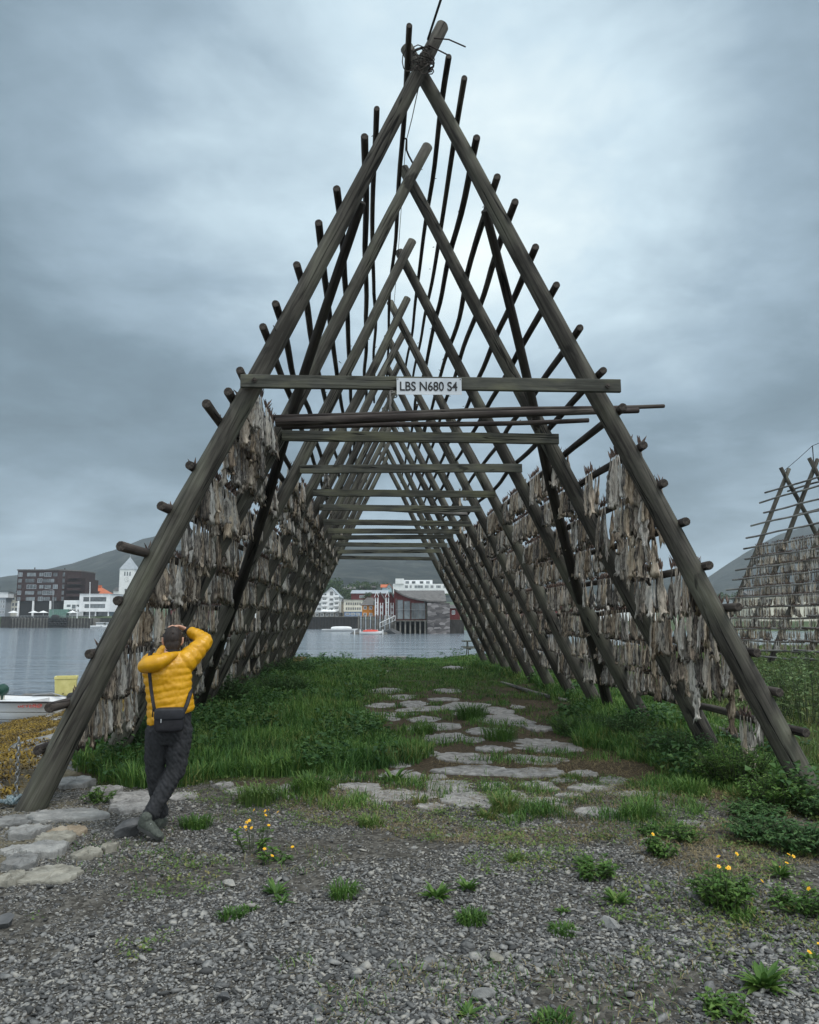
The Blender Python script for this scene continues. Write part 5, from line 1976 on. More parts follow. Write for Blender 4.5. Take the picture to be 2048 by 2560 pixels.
    mb.build('collar', dark, jacket, smooth=True, loc=(0, 0, 0))
    mb = MB(); mb.tube([rwr.lerp(rel, .26), rwr.lerp(rel, .10), rwr.lerp(rel, .02)], [.040, .037, .034], 16)
    mb.build('cuff', dark, jacket, smooth=True, loc=(0, 0, 0))
    mb = MB(); mb.tube([lwr.lerp(lel, .22), lwr.lerp(lel, .04)], [.040, .036], 16)
    mb.build('cuff', dark, jacket, smooth=True, loc=(0, 0, 0))
    mb = MB(); mb.tube([V((-.128, -.128, 1.005)), V((-.130, -.134, .94))], [.006, .006], 6)
    mb.build('pocket_zip', dark, jacket, loc=(0, 0, 0))
    # --- trousers
    mb = MB()
    v, f = ringloft([(.010, 0, z, rx, ry) for z, rx, ry in ((.70, .150, .100), (.76, .168, .126), (.82, .172, .132), (.90, .166, .122), (.99, .160, .112))], 32)
    mb.add(v, f)
    def leg(a, b, c, rs, seed):
        pts, rad = [], []
        for i in range(49):
            t = i / 48
            q = a.lerp(b, t / .48) if t < .48 else b.lerp(c, (t - .48) / .52)
            r = np.interp(t, [0, .25, .48, .7, .9, 1], rs)
            fold = .05 * mnoise.noise(V((t * 14, seed, 0))) + (.09 * math.sin(t * 95) * max(0, (t - .84) / .16)) + .035 * math.sin(t * 60 + seed) * math.exp(-((t - .48) / .08) ** 2)
            pts.append(q + V((.006 * mnoise.noise(V((t * 8, seed, 4))), 0, 0))); rad.append((r * (1 + fold), r * (1.03 - fold * .5)))
        mb.tube(pts, rad, 22, up=(0, 1, 0))
    leg(rhip + V((.005, 0, -.02)), rkn, ran + V((.012, .012, .005)), [.100, .096, .082, .072, .064, .068], 2.0)
    leg(lhip + V((-.008, 0, -.02)), lkn, lan + V((0, 0, .015)), [.100, .092, .076, .070, .064, .068], 5.0)
    tr = vox(mb, .006, 2)
    for q in tr.vertices:           # cloth creases
        n = mnoise.noise(V((q.co.x * 22, q.co.y * 22, q.co.z * 34 + q.co.x * 40))) + .6 * mnoise.noise(V((q.co.x * 50, q.co.y * 50, q.co.z * 40)))
        q.co += q.normal * n * .0068
    mesh_obj('trousers', tr, tm, p)
    # --- shoes
    def shoe(heel, toe, name):
        d = (toe - heel); L = d.length; d.normalize()
        s = V((0, 0, 1)).cross(d).normalized(); u = d.cross(s).normalized()
        mb = MB()
        pts = [heel + d * L * t + u * h for t, h in ((.08, .050), (.25, .052), (.45, .046), (.65, .034), (.82, .028), (.93, .026))]
        mb.tube(pts, [(.036, .044), (.041, .052), (.042, .046), (.045, .034), (.043, .027), (.033, .021)], 16, up=tuple(u))
        mb.tube([heel + d * L * .14 + u * .06, heel + d * L * .17 + u * .105], [(.040, .044), (.042, .048)], 16)
        o = mesh_obj(name, vox(mb, .005, 3), shm, p)
        mb = MB()
        n = 22
        ring = []
        for z, g in ((-.004, .97), (.006, 1.0), (.022, 1.03), (.030, .98)):
            for k in range(n):
                a = 2 * math.pi * k / n
                x = math.cos(a); y = math.sin(a)
                w = .043 if x > 0 else .036
                ring.append(heel + d * (L * .5 + L * .51 * x * g) + s * (w * math.copysign(abs(y) ** .8, y) * g * (1 if abs(x) < .8 else 1)) + u * (z + (.012 * max(0, x - .6))))
        F = [(i * n + k, i * n + (k + 1) % n, (i + 1) * n + (k + 1) % n, (i + 1) * n + k) for i in range(3) for k in range(n)] + [tuple(range(n - 1, -1, -1)), tuple(range(3 * n, 4 * n))]
        mb.add(ring, F)
        mb.build('sole', sole, o, smooth=False, loc=(0, 0, 0))
        mb = MB()
        for t in (.45, .52, .59):
            c = heel + d * L * t + u * (.090 - (t - .45) * .16)
            mb.tube([c - s * .03 - u * .01, c, c + s * .03 - u * .01], [.003] * 3, 5)
        mb.build('laces', plain('lace', (.3, .31, .3), .7), o, loc=(0, 0, 0))
    shoe(V((-.205, -.115, .085)), V((-.015, -.215, -.005)), 'shoe')
    shoe(V((-.060, .045, .006)), V((-.005, .315, .004)), 'shoe')
    mb = MB(); mb.tube([ran + V((-.012, -.004, .0)), ran + V((-.022, -.012, -.05))], [.040, .038], 12)
    mb.build('sock', plain('pale_sock', (.30, .22, .19), .9), p, smooth=True, loc=(0, 0, 0))
    # --- shoulder bag, held by its strap
    b = thing('shoulder_bag', 'black shoulder bag hanging behind the person in yellow', 'bag', base)
    b.rotation_euler = (0, 0, .29)
    bagm = mk('bag_nylon', ((.3, (.006, .006, .008)), (.7, (.020, .020, .025))), (20, 20, 20), 4, .6, .2, .004)
    mb = MB(); mb.add(*superell((.004, -.205, .915), (.118, .052, .092), .35, 32, 18)); mb.build('pouch', bagm, b, smooth=True, loc=(0, 0, 0))
    mb = MB(); mb.add(*superell((.004, -.208, .965), (.121, .058, .050), .38, 32, 14)); mb.build('flap', mk('bag_flap', ((.3, (.009, .010, .013)), (.7, (.024, .025, .031))), (12, 12, 12), 4, .55, .2, .004), b, smooth=True, loc=(0, 0, 0))
    mb = MB(); mb.tube([V((-.06, -.262, .930)), V((-.06, -.266, .905))], [.005, .005], 6); mb.build('zip_pull', M['metal'], b, loc=(0, 0, 0))
    def strap(pts):
        mb = MB()
        mb.tube(pts, [(.016, .0035)] * len(pts), 8, up=(0, -1, 0), dome=False)
        mb.build('strap', bagm, b, smooth=True, loc=(0, 0, 0))
    strap([V((-.150, .015, 1.475)), V((-.175, -.075, 1.435)), V((-.172, -.128, 1.34)), V((-.165, -.140, 1.26)), V((-.150, -.146, 1.16)), V((-.128, -.160, 1.05)), V((-.112, -.195, .985))])
    strap([V((.170, -.02, 1.16)), V((.158, -.085, 1.10)), V((.140, -.128, 1.04)), V((.115, -.185, .98))])
    # --- the camera in the hands
    cm = thing('camera', 'small black camera held up before the face of the person in yellow', 'camera', base)
    cm.rotation_euler = (0, 0, .29)
    mb = MB(); mb.add(*superell((.005, .225, 1.575), (.060, .024, .038), .35, 24, 12)); mb.build('camera_body', M['black'], cm, smooth=True, loc=(0, 0, 0))
    mb = MB(); mb.tube([V((.005, .24, 1.572)), V((.005, .30, 1.572))], [.030, .028], 18); mb.build('lens', M['black'], cm, smooth=True, loc=(0, 0, 0))


build_person()

# ------------------------------------------------------------------ boat, raft and tub at the left


def hull_mesh(L, B, H, sheer=.18, n=18):
    """open boat along +X, bow at +X; returns outer hull sections"""
    V, F = [], []
    m = 9
    for i in range(n + 1):
        t = i / n
        wb = B / 2 * (1 - max(0, (t - .45) / .55) ** 2.2) * (.86 + .14 * min(1, t * 3))
        kz = H * .0 + .55 * H * max(0, (t - .7) / .3) ** 2
        tz = H + sheer * max(0, t - .3) ** 2 * 2
        for j in range(m):
            a = j / (m - 1) * 2 - 1
            s = abs(a)
            y = math.copysign(wb * min(1, (s ** .55) * 1.02), a) if a else 0
            z = kz + (tz - kz) * s ** 2.0
            V.append((L * (t - .5), y, z))
    for i in range(n):
        for j in range(m - 1):
            F.append((i * m + j, i * m + j + 1, (i + 1) * m + j + 1, (i + 1) * m + j))
    return V, F, n, m


def small_boat(name, label, loc, yaw, L=5.2, B=1.9, H=.75, hull='white', group=None, detail=True, deck='white'):
    t = thing(name, label, 'boat', loc, group)
    t.rotation_euler = (0, 0, yaw)
    V, F, n, m = hull_mesh(L, B, H)
    mb = MB().add(V, F)
    mb.f.append(tuple(range(m - 1, -1, -1))); mb.m.append(0)
    # inner shell and gunwale
    o = len(mb.v)
    for i in range(n + 1):
        for j in range(m):
            x, y, z = V[i * m + j]
            mb.v.append((x * .985, y * .93, max(z, .22) if j in (0, m - 1) else max(z * .96 + .04, .24)))
    for i in range(n):
        for j in range(m - 1):
            mb.f.append((o + i * m + j, o + (i + 1) * m + j, o + (i + 1) * m + j + 1, o + i * m + j + 1)); mb.m.append(0)
    for i in range(n):
        for j in (0, m - 1):
            mb.f.append((i * m + j, (i + 1) * m + j, o + (i + 1) * m + j, o + i * m + j)); mb.m.append(0)
    mb.build('hull', M[hull], t, smooth=True, loc=(0, 0, 0))
    for j in (0, m - 1):
        g = MB(); g.tube([V[i * m + j] for i in range(n + 1)], [.03] * (n + 1), 6)
        g.build('gunwale', M['black'] if detail else M['white'], t, loc=(0, 0, 0))
    return t, V, m, n


def build_boat():
    c = at(-22, 1498, 25.6)
    t, V, m, n = small_boat('rowing_boat', 'white clinker motor boat moored by the seaweed shore at the left border', (c.x, c.y, WATER - .12), math.pi - .10, 5.4, 2.0, .80)
    # clinker strakes as slim battens along the hull
    for k, jj in enumerate((.30, .55, .78)):
        for sgn in (0, 1):
            pts = []
            for i in range(n + 1):
                a = V[i * m + (m - 1 if sgn else 0)]
                b = V[i * m + m // 2]
                s = jj
                kz, tz = b[2], a[2]
                z = kz + (tz - kz) * s ** 2.0
                y = a[1] * min(1, s ** .55 * 1.02)
                pts.append((a[0], y * 1.005, z))
            g = MB(); g.tube(pts, [.010] * len(pts), 5); g.build('strake', M['concrete'], t, loc=(0, 0, 0))
    mb = MB().box(-.2, 1.2, -.45, .45, .55, .92)
    mb.box(-.25, 1.25, -.5, .5, .92, .96)
    mb.build('engine_box', M['cream'], t, loc=(0, 0, 0))
    mb = MB().box(-1.7, -.6, -.6, .6, .50, .80)
    mb.build('thwart', M['white'], t, loc=(0, 0, 0))
    mb = MB(); mb.tube([(-.6, .3, .7), (-.6, .3, 1.06)], [.03, .03], 8); mb.tube([(-.6, .27, 1.12), (-.6, .33, 1.12)], [.19, .19], 18)
    mb.build('fishing_reel', plain('green_reel', (.01, .05, .035), .5), t, loc=(0, 0, 0))
    mb = MB(); mb.tube([(1.5, .3, .7), (1.52, .3, 1.3)], [.02, .015], 6); mb.tube([(1.52, .22, 1.3), (1.52, .38, 1.3)], [.03, .03], 6)
    mb.build('rod_holder', M['metal'], t, loc=(0, 0, 0))
    mb = MB(); mb.add(*superell((-2.85, 0, .75), (.16, .20, .28), .5, 16, 10)); mb.tube([(-2.85, 0, .6), (-2.9, 0, -.2)], [(.10, .12), (.06, .09)], 10)
    mb.build('outboard_motor', M['black'], t, smooth=True, loc=(0, 0, 0))
    mb = MB(); mb.tube([(-2.2, -.75, .8), (-1.6, -.88, .92), (-.9, -.92, .84)], [.02] * 3, 6); mb.build('hand_rail', M['metal'], t, loc=(0, 0, 0))
    red = plain('red_letters', (.45, .06, .05), .5)
    # the faded red word near the stern, on the side facing the shore (local +Y faces the viewer)
    text_mesh('BEVERØ', .12, .78, .004, red, t, (-1.95, .905, .70), (math.pi / 2 - .35, 0, math.pi), .01)
    # raft
    c2 = at(170, 1478, 30.0)
    r = thing('raft', 'low floating timber raft tied behind the white boat', 'raft', (c2.x, c2.y, WATER))
    r.rotation_euler = (0, 0, .12)
    mb = MB()
    for k in range(7):
        mb.box(-2.4, 2.2, -1.0 + k * .3, -.74 + k * .3, .30, .36)
    mb.build('deck', M['concrete'], r, loc=(0, 0, 0))
    mb = MB().box(-2.3, 2.1, -.95, .95, -.2, .28); mb.build('float', M['darkwood'], r, loc=(0, 0, 0))
    mb = MB()
    for k in range(9):
        mb.tube([(-2.1 + k * .5, -1.02, .18), (-2.1 + k * .5, -1.0, .10)], [.14, .14], 10)
    mb.build('fenders', M['black'], r, smooth=True, loc=(0, 0, 0))
    z0 = WATER + .36
    c3 = at(138, 1462, 29.6)
    tub = thing('fish_tub', 'pale yellow plastic fish tub standing on the raft', 'tub', (c3.x, c3.y, z0))
    tub.rotation_euler = (0, 0, .35)
    ym = mk('yellow_plastic', ((.3, (.52, .47, .16)), (.7, (.70, .64, .28))), (4, 4, 4), 4, .5, 0)
    mb = MB()
    o = .36; i_ = .30
    for z, a in ((0, .33), (.03, .345), (.60, .38), (.62, .40), (.70, .40), (.70, .34), (.10, .30)):
        mb.v += [(-a, -a * .9, z), (a, -a * .9, z), (a, a * .9, z), (-a, a * .9, z)]
    for k in range(6):
        for q in range(4):
            mb.f.append((k * 4 + q, k * 4 + (q + 1) % 4, k * 4 + 4 + (q + 1) % 4, k * 4 + 4 + q))
    mb.f += [(3, 2, 1, 0), (24, 25, 26, 27)]
    mb.m = [0] * len(mb.f)
    mb.build('tub_wall', ym, tub, loc=(0, 0, 0))
    mb = MB()
    for x in (-.27, 0, .27):
        mb.box(x - .07, x + .07, -.30, .30, -.06, -.002)
    mb.build('skids', ym, tub, loc=(0, 0, 0.0))
    tub.location.z += .06
    mb = MB(); mb.tube([(-.06, -.335, .08), (-.06, -.36, .08)], [.025, .025], 8); mb.build('drain_plug', M['black'], tub, loc=(0, 0, 0))
    c4 = at(163, 1468, 29.6)
    V4, F4 = superell((0, 0, .14), (.14, .14, .14), .95, 16, 10)
    b = MB().add(V4, F4); b.tube([(0, 0, .27), (0, 0, .33)], [.035, .03], 8)
    bo = b.build('buoy', plain('orange_buoy', (.75, .33, .05), .5), smooth=True, loc=(c4.x, c4.y, z0))
    tag(bo, 'orange buoy lying beside the yellow fish tub', 'buoy')
    # mooring rope running from the front left pole, with the chain round the pole foot
    ropem = mk('blue_white_rope', ((.35, (.10, .16, .19)), (.65, (.34, .40, .42))), (60, 60, 60), 3, .8, .4, .005)
    f = RK.side(-1, -.1, .05)
    k0 = gr(30, 1688, .05)
    mb = MB()
    for a in range(6):
        mb.tube([k0 + Vector((.05 * math.cos(g + a), .04 * math.sin(g + a * 1.7), .02 + .03 * math.sin(g * 2 + a))) for g in np.linspace(0, 5.0, 9)], [.017] * 9, 6)
    mb.tube([k0 + Vector((-1.6, .35, -.10)), k0 + Vector((-.8, .15, -.06)), k0 + Vector((-.2, .03, 0)), k0], [.02] * 4, 7)
    tag(mb.build('mooring_rope', ropem, smooth=True), 'blue white mooring rope knotted at the foot of the front left pole', 'rope')
    mb = MB()
    p0 = f + Vector((-.10, -.15, .60)); p1 = k0 + Vector((.02, 0, .03))
    for k in range(13):
        c = p0.lerp(p1, k / 12)
        d = (p1 - p0).normalized()
        s = d.orthogonal().normalized() if k % 2 else d.cross(d.orthogonal()).normalized()
        mb.tube([c + d * .032 * math.cos(g) + s * .017 * math.sin(g) for g in np.linspace(0, 6.28, 9)], [.007] * 9, 5, dome=False)
    tag(mb.build('chain', M['metal'], smooth=True), 'rusty grey chain from the front left pole to the rope knot', 'chain')
    # thin rope over the seaweed further out
    pts = [gr(82, 1522, -1.05), gr(80, 1532, -1.0), gr(66, 1541, -.95), gr(50, 1548, -.95), gr(20, 1552, -.95)]
    mb = MB(); mb.tube(pts, [.022] * 5, 6)
    tag(mb.build('rope_end', ropem, smooth=True), 'thin pale rope lying over the seaweed near the water', 'rope')


build_boat()


def build_bench():
    c = gr(985, 1392)
    t = thing('picnic_table', 'low wooden picnic table at the far right end of the rack by the water', 'picnic table', (c.x + .8, 35.0, ghs(c.x + .8, 35.0)))
    z = .46
    mb = MB().box(-.9, .9, -.35, .35, .70, .75); mb.build('tabletop', M['board'], t, loc=(0, 0, 0))
    for y in (-.75, .75):
        mb = MB().box(-.9, .9, y - .13, y + .13, .42, .46); mb.build('seat', M['board'], t, loc=(0, 0, 0))
    for x in (-.6, .6):
        mb = MB().box(x - .04, x + .04, -.85, .85, .36, .418)
        mb.prism([(0, -.30, .696), (0, -.18, .696), (0, -.55, 0), (0, -.67, 0)], (x - .075, 0, 0), (x - .042, 0, 0))
        mb.prism([(0, .18, .696), (0, .30, .696), (0, .67, 0), (0, .55, 0)], (x - .075, 0, 0), (x - .042, 0, 0))
        mb.build('leg_frame', M['board'], t, loc=(0, 0, 0))
    c = gr(832, 1390)
    slab('edge_slab', (c.x, 33.6), 1.3, .5, 'long flat grey slab on the water\'s edge, seen through the rack', 'rock', thick=.3, top=.16, seed=77, cat='stone slab')


build_bench()

# ------------------------------------------------------------------ the town across the water (surveyed on the 2048 grid)


def win(parent, x0, x1, y, z0, z1, frame='white', glass='glass', name='window', bars=1, fr=.09):
    """a window set 6 cm proud of a wall facing the viewer: frame and pane"""
    f = MB()
    f.box(x0, x0 + fr, y - .06, y, z0, z1); f.box(x1 - fr, x1, y - .06, y, z0, z1)
    f.box(x0 + fr, x1 - fr, y - .058, y, z0, z0 + fr); f.box(x0 + fr, x1 - fr, y - .058, y, z1 - fr, z1)
    for k in range(bars):
        xm = x0 + (x1 - x0) * (k + 1) / (bars + 1)
        f.box(xm - fr * .35, xm + fr * .35, y - .055, y, z0 + fr, z1 - fr)
    o = f.build(name, M[frame], parent)
    p = MB().box(x0 + fr, x1 - fr, y - .03, y + .02, z0 + fr, z1 - fr)
    p.build('pane', M[glass], o)
    return o


class Bld:
    def __init__(s, label, cat, x0, x1, yb, D, name='building', z0=None):
        s.D = D
        a, b = sr(x0, yb, D), sr(x1, yb, D)
        s.k = (b.x - a.x) / (x1 - x0)         # metres per survey pixel at this distance
        s.x0, s.x1, s.z0 = a.x, b.x, (a.z if z0 is None else z0)
        s.px0, s.yb = x0, yb
        s.t = thing(name, label, cat, ((a.x + b.x) / 2, D, s.z0))

    def X(s, px):
        return s.x0 + (px - s.px0) * s.k

    def Z(s, py):
        return sr(1024, py, s.D).z

    def wall(s, px0, px1, py0, py1, m, dep=12, y0=0.0, name='wall'):
        return MB().box(s.X(px0), s.X(px1), s.D + y0, s.D + y0 + dep, s.Z(py1), s.Z(py0)).build(name, M[m], s.t)

    def win(s, px0, px1, py0, py1, y0=0.0, **k):
        return win(s.t, s.X(px0), s.X(px1), s.D + y0, s.Z(py1), s.Z(py0), **k)

    def gable(s, px0, px1, ye, ya, m, wallm, dep=12, y0=0.0, over=.5):
        """roof with its gable facing the viewer"""
        x0, x1, ze, za = s.X(px0), s.X(px1), s.Z(ye), s.Z(ya)
        xm = (x0 + x1) / 2
        MB().prism([(x0, 0, ze), (x1, 0, ze), (xm, 0, za)], (0, s.D + y0, 0), (0, s.D + y0 + dep, 0)).build('gable_wall', M[wallm], s.t)
        sl = (za - ze) / (xm - x0)
        th = .3
        for sd, xa in ((-1, x0), (1, x1)):
            xo = xa + sd * over
            zo = ze - over * sl
            MB().prism([(xo, 0, zo + .05), (xm, 0, za + .05), (xm, 0, za + th + .05), (xo, 0, zo + th + .05)], (0, s.D + y0 - over, 0), (0, s.D + y0 + dep + over, 0)).build('roof', M[m], s.t)

    def saddle(s, px0, px1, ye, ya, m, dep=12, y0=0.0, hip=0.0, over=.4, name='roof'):
        """roof with its ridge along the picture"""
        x0, x1, ze, za = s.X(px0) - over, s.X(px1) + over, s.Z(ye), s.Z(ya)
        a, b = s.D + y0 - over, s.D + y0 + dep + over
        ym = (a + b) / 2
        h = hip * (x1 - x0)
        v = [(x0, a, ze), (x1, a, ze), (x1, b, ze), (x0, b, ze), (x0 + h, ym, za), (x1 - h, ym, za)]
        return MB().add(v, [(0, 1, 5, 4), (2, 3, 4, 5), (1, 2, 5), (3, 0, 4), (3, 2, 1, 0)]).build(name, M[m], s.t)


def grid(b, xs, ys, w, h, **k):
    for y in ys:
        for x in xs:
            b.win(x, x + w, y, y + h, **k)


def far_tree(px, py, ph, pw, D, label, group, zb=None, seed=0):
    base = sr(px, py, D)
    k = D / 1900.0
    H, W = ph * k, pw * k
    t = thing('tree', label, 'tree', base, group)
    r = np.random.default_rng(seed + int(px))
    mb = MB(); mb.tube([(0, 0, -1.5), (W * .02, 0, H * .35), (-W * .02, 0, H * .8)], [W * .05 + .08, W * .035 + .05, .03], 7)
    for q in range(5):
        a = q * 1.3
        mb.tube([(0, 0, H * (.3 + .08 * q)), (W * .28 * math.cos(a), W * .28 * math.sin(a), H * (.5 + .08 * q))], [W * .02 + .04, .02], 5)
    mb.build('trunk', M['bark'], t, loc=(0, 0, 0))
    n = int(900)
    nc = 16
    cc = np.stack([r.normal(0, W * .24, nc), r.normal(0, W * .24, nc), H * r.uniform(.30, .88, nc)], 1)
    cr = W * r.uniform(.14, .26, nc)
    w = r.integers(0, nc, n)
    d = r.normal(size=(n, 3)); d /= np.linalg.norm(d, axis=1, keepdims=True)
    P = cc[w] + d * (cr[w] * r.uniform(.55, 1.1, n))[:, None]
    s = W * r.uniform(.025, .06, n)
    e1 = r.normal(size=(n, 3)); e1 /= np.linalg.norm(e1, axis=1, keepdims=True)
    e2 = np.cross(e1, r.normal(size=(n, 3))); e2 /= np.linalg.norm(e2, axis=1, keepdims=True)
    V = np.stack([P - e1 * s[:, None], P + e2 * s[:, None] * .6, P + e1 * s[:, None], P - e2 * s[:, None] * .6], 1).reshape(-1, 3)
    o = mass('crown', V, np.arange(n * 4).reshape(n, 4), M['treeleaf'])
    o.parent = t


def build_town():
    S = .84229
    # ---------- left quay
    D = 318
    b = Bld('long timber and concrete quay wall below the brown building', 'quay', 25, 238, 1566, D, 'quay', WATER - 1)
    b.wall(25, 238, 1545, 1574, 'concrete', 40)
    b.wall(0, 25, 1541, 1574, 'darkwood', 40, .5, 'pier_wall')
    for i in range(27):
        x = b.X(28 + i * 7.8)
        MB().box(x - .22, x + .22, D - .5, D - .004, WATER - 1, b.Z(1545.5)).build('pile', M['darkwood'], b.t)
    MB().box(b.X(-40), b.X(300), D + 40.02, D + 70, -4, b.Z(1545)).build('quay_deck', M['concrete'], b.t)
    f = Bld('block of black tyre fenders on the quay wall', 'fender', 116, 166, 1566, D - 2.2, 'quay_fender', WATER)
    for j in range(5):
        for k in range(2):
            c = Vector((f.X(122 + j * 9.5), D - 1.3, f.Z(1560 - k * 11)))
            mb = MB(); mb.tube([c + Vector((.62 * math.cos(g), 0, .62 * math.sin(g))) for g in np.linspace(0, 6.283, 15)], [.30] * 15, 8, dome=False)
            mb.build('tyre', M['black'], f.t, smooth=True)
    MB().box(f.X(117), f.X(166), D - .95, D - .52, WATER, f.Z(1544)).build('fender_wall', M['darkwood'], f.t)
    MB().add(*superell((f.X(134), D - 1, f.Z(1544)), (1.7, .8, 1.3), .8)).build('fender_pile', M['black'], f.t, smooth=True)
    # ---------- brown apartment block
    D = 330
    b = Bld('dark brown six storey block with white columns on the left quay', 'building', 36, 194, 1541, D)
    x = [b.X(q) for q in (37, 141, 180, 194)]
    zt, zb = b.Z(1426), b.Z(1502)
    # facets of the curved front
    MB().prism([(x[0], D, 0), (x[1], D, 0), (x[2], D + 7, 0), (x[2], D + 22, 0), (x[0] + 1, D + 22, 0)], (0, 0, zb), (0, 0, zt)).build('wall', M['brownclad'], b.t)
    MB().prism([(x[0] + .5, D + .6, 0), (x[1], D + .6, 0), (x[2] - .5, D + 7.4, 0), (x[2] - .5, D + 21, 0), (x[0] + 1, D + 21, 0)], (0, 0, b.Z(1541)), (0, 0, zb - .01)).build('ground_floor', M['black'], b.t)
    MB().prism([(x[0] - .3, D - .3, 0), (x[1], D - .3, 0), (x[2] + .2, D + 6.8, 0), (x[2] + .2, D + 22.2, 0), (x[0] + 1, D + 22.2, 0)], (0, 0, zt), (0, 0, zt + .5)).build('roof', M['greyroof'], b.t)
    for r0 in range(5):
        y0 = 1429 + r0 * 15.2
        sh = (0, -5, 3, -3, 2)[r0]
        for i, (xa, w) in enumerate(((39, 10), (60, 24), (91, 12), (104, 30) if r0 % 2 else (104, 18), (126, 12))):
            if i == 4 and r0 % 2:
                continue
            b.win(xa + sh * (i > 0) * .6, xa + sh * (i > 0) * .6 + w, y0 + 2, y0 + 12.5, bars=2 if w > 15 else 1, fr=.12, frame='paleroof' if (i + r0) % 3 == 0 else 'brownclad')
        if r0 > 0:
            o = MB()
            o.box(b.X(160), b.X(194.5), D + 1.0, D + 5.5, b.Z(y0 + 1.0), b.Z(y0))
            o.box(b.X(160), b.X(194.5), D + 1.0, D + 1.08, b.Z(y0), b.Z(y0 - 5.5))
            o.build('balcony', M['brownclad'], b.t)
        o = win(b.t, b.X(146), b.X(154), D + 1.2, b.Z(y0 + 12.5), b.Z(y0 + 1), fr=.12, frame='brownclad')
    MB().box(b.X(180.2), b.X(194), D + 6, D + 20, b.Z(1541), b.Z(1445)).build('side_wing', M['brownclad'], b.t)
    for q in (44, 81, 124):
        xx = b.X(q)
        MB().box(xx - .35, xx + .35, D - .1, D + .55, b.Z(1541), zb - .02).build('column', M['white'], b.t)
    for q, h in ((62, 1417), (139, 1418)):
        mb = MB(); mb.tube([(b.X(q), D + 6, zt), (b.X(q), D + 6, b.Z(h))], [.25, .25], 8); mb.build('chimney', M['black'], b.t)
    # ---------- white restaurant
    D = 322
    b = Bld('white two level restaurant with ribbon windows beside the brown block', 'building', 158, 275, 1540, D)
    b.wall(158, 205, 1500.5, 1540, 'white', 14)
    b.wall(198, 275, 1484, 1529, 'white', 16, -.6, 'upper_wall')
    b.wall(206, 272, 1529.2, 1540, 'glass', 10, 1.0, 'ground_floor')
    for xa in (207, 239, 271):
        MB().box(b.X(xa) - .2, b.X(xa) + .2, D - .3, D + .2, b.Z(1540), b.Z(1529.2)).build('column', M['white'], b.t)
    b.win(208, 265, 1492.5, 1503.5, -.6, bars=5, fr=.1, frame='black')
    b.win(212, 263, 1510, 1519.5, -.6, bars=5, fr=.1, frame='black')
    for xa, w in ((166, 9), (179, 9), (190, 8)):
        b.win(xa, xa + w, 1511.5 - (0 if w == 9 and xa == 179 else 0), 1517 if xa != 179 else 1521, fr=.1, frame='black')
    c = sr(186, 1526, D)
    text_mesh('BACALAO', 1.15, 31 * b.k, .06, M['black'], b.t, (c.x - b.t.location.x, -.08, c.z - b.z0), (math.pi / 2, 0, 0), .02)
    b.saddle(198, 275, 1484.2, 1483.4, 'paleroof', 16, -.6, name='flat_roof')
    # ---------- orange roofed house behind
    D = 372
    b = Bld('house with an orange hipped roof and two chimneys behind the white restaurant', 'house', 190, 256, 1530, D, 'house')
    b.wall(192, 254, 1484.5, 1530, 'beige', 14)
    b.saddle(190, 256, 1485, 1466, 'redroof', 14, hip=.32)
    for q in (215, 233):
        MB().box(b.X(q) - .7, b.X(q) + .7, D + 6, D + 7.4, b.Z(1472), b.Z(1461.5)).build('chimney', M['redroof'], b.t)
    MB().box(b.X(239), b.X(244), D - .1, D + 3, b.Z(1485), b.Z(1478)).build('dormer', M['black'], b.t)
    # ---------- small houses far left
    D = 345
    b = Bld('white flat roofed building cut off by the left border', 'building', -20, 18, 1541, D)
    b.wall(-20, 18, 1480, 1494, 'white', 14, -.5, 'upper_wall'); b.wall(-20, 12, 1494.2, 1541, 'paleroof', 14)
    grid(b, (-8, -1, 5), (1500, 1512, 1526), 5, 8, frame='white')
    b.saddle(-20, 18, 1480, 1479, 'paleroof', 14, -.5)
    D = 350
    b = Bld('cream gabled house between the white building and the brown block', 'house', 14, 46, 1541, D, 'house')
    b.wall(14, 46, 1504, 1541, 'cream', 14)
    b.gable(18, 44, 1504, 1484, 'greyroof', 'cream', 14)
    grid(b, (19, 28, 36), (1507, 1519), 6, 8, frame='white')
    b.win(29, 34, 1493, 1500, frame='white')
    # ---------- church
    D = 430
    b = Bld('white stone church tower with a grey pyramid spire on the hillside', 'church', 296, 333, 1487, D, 'church')
    b.wall(296.5, 332.5, 1423.5, 1490, 'white', 8.1, name='tower')
    x0, x1, z0, za = b.X(296), b.X(333), b.Z(1423.5), b.Z(1390.5)
    xm, ym = (x0 + x1) / 2, D + 4.05
    v = [(x0 - .3, D - .3, z0), (x1 + .3, D - .3, z0), (x1 + .3, D + 8.4, z0), (x0 - .3, D + 8.4, z0), (xm, ym, za)]
    MB().add(v, [(0, 1, 4), (1, 2, 4), (2, 3, 4), (3, 0, 4), (3, 2, 1, 0)]).build('spire', M['paleroof'], b.t)
    mb = MB(); mb.tube([(xm, ym, za - .3), (xm, ym, b.Z(1388))], [.12, .08], 6); mb.add(*superell((xm, ym, b.Z(1387.5)), (.3, .3, .3), 1)); mb.build('finial', M['metal'], b.t)
    for xa in (308, 314.5, 321):
        b.win(xa, xa + 3.4, 1429, 1439.5, frame='paleroof', bars=0, fr=.12)
    c = MB(); cc = Vector((b.X(315.5), D - .05, b.Z(1449)))
    c.tube([cc, cc + Vector((0, -.06, 0))], [1.35, 1.35], 24, dome=False)
    ck = c.build('clock_face', M['white'], b.t)
    h = MB()
    for a, l in ((.3, .75), (2.5, 1.1)):
        h.tube([cc + Vector((0, -.10, 0)), cc + Vector((l * math.sin(a), -.10, l * math.cos(a)))], [.07, .05], 4)
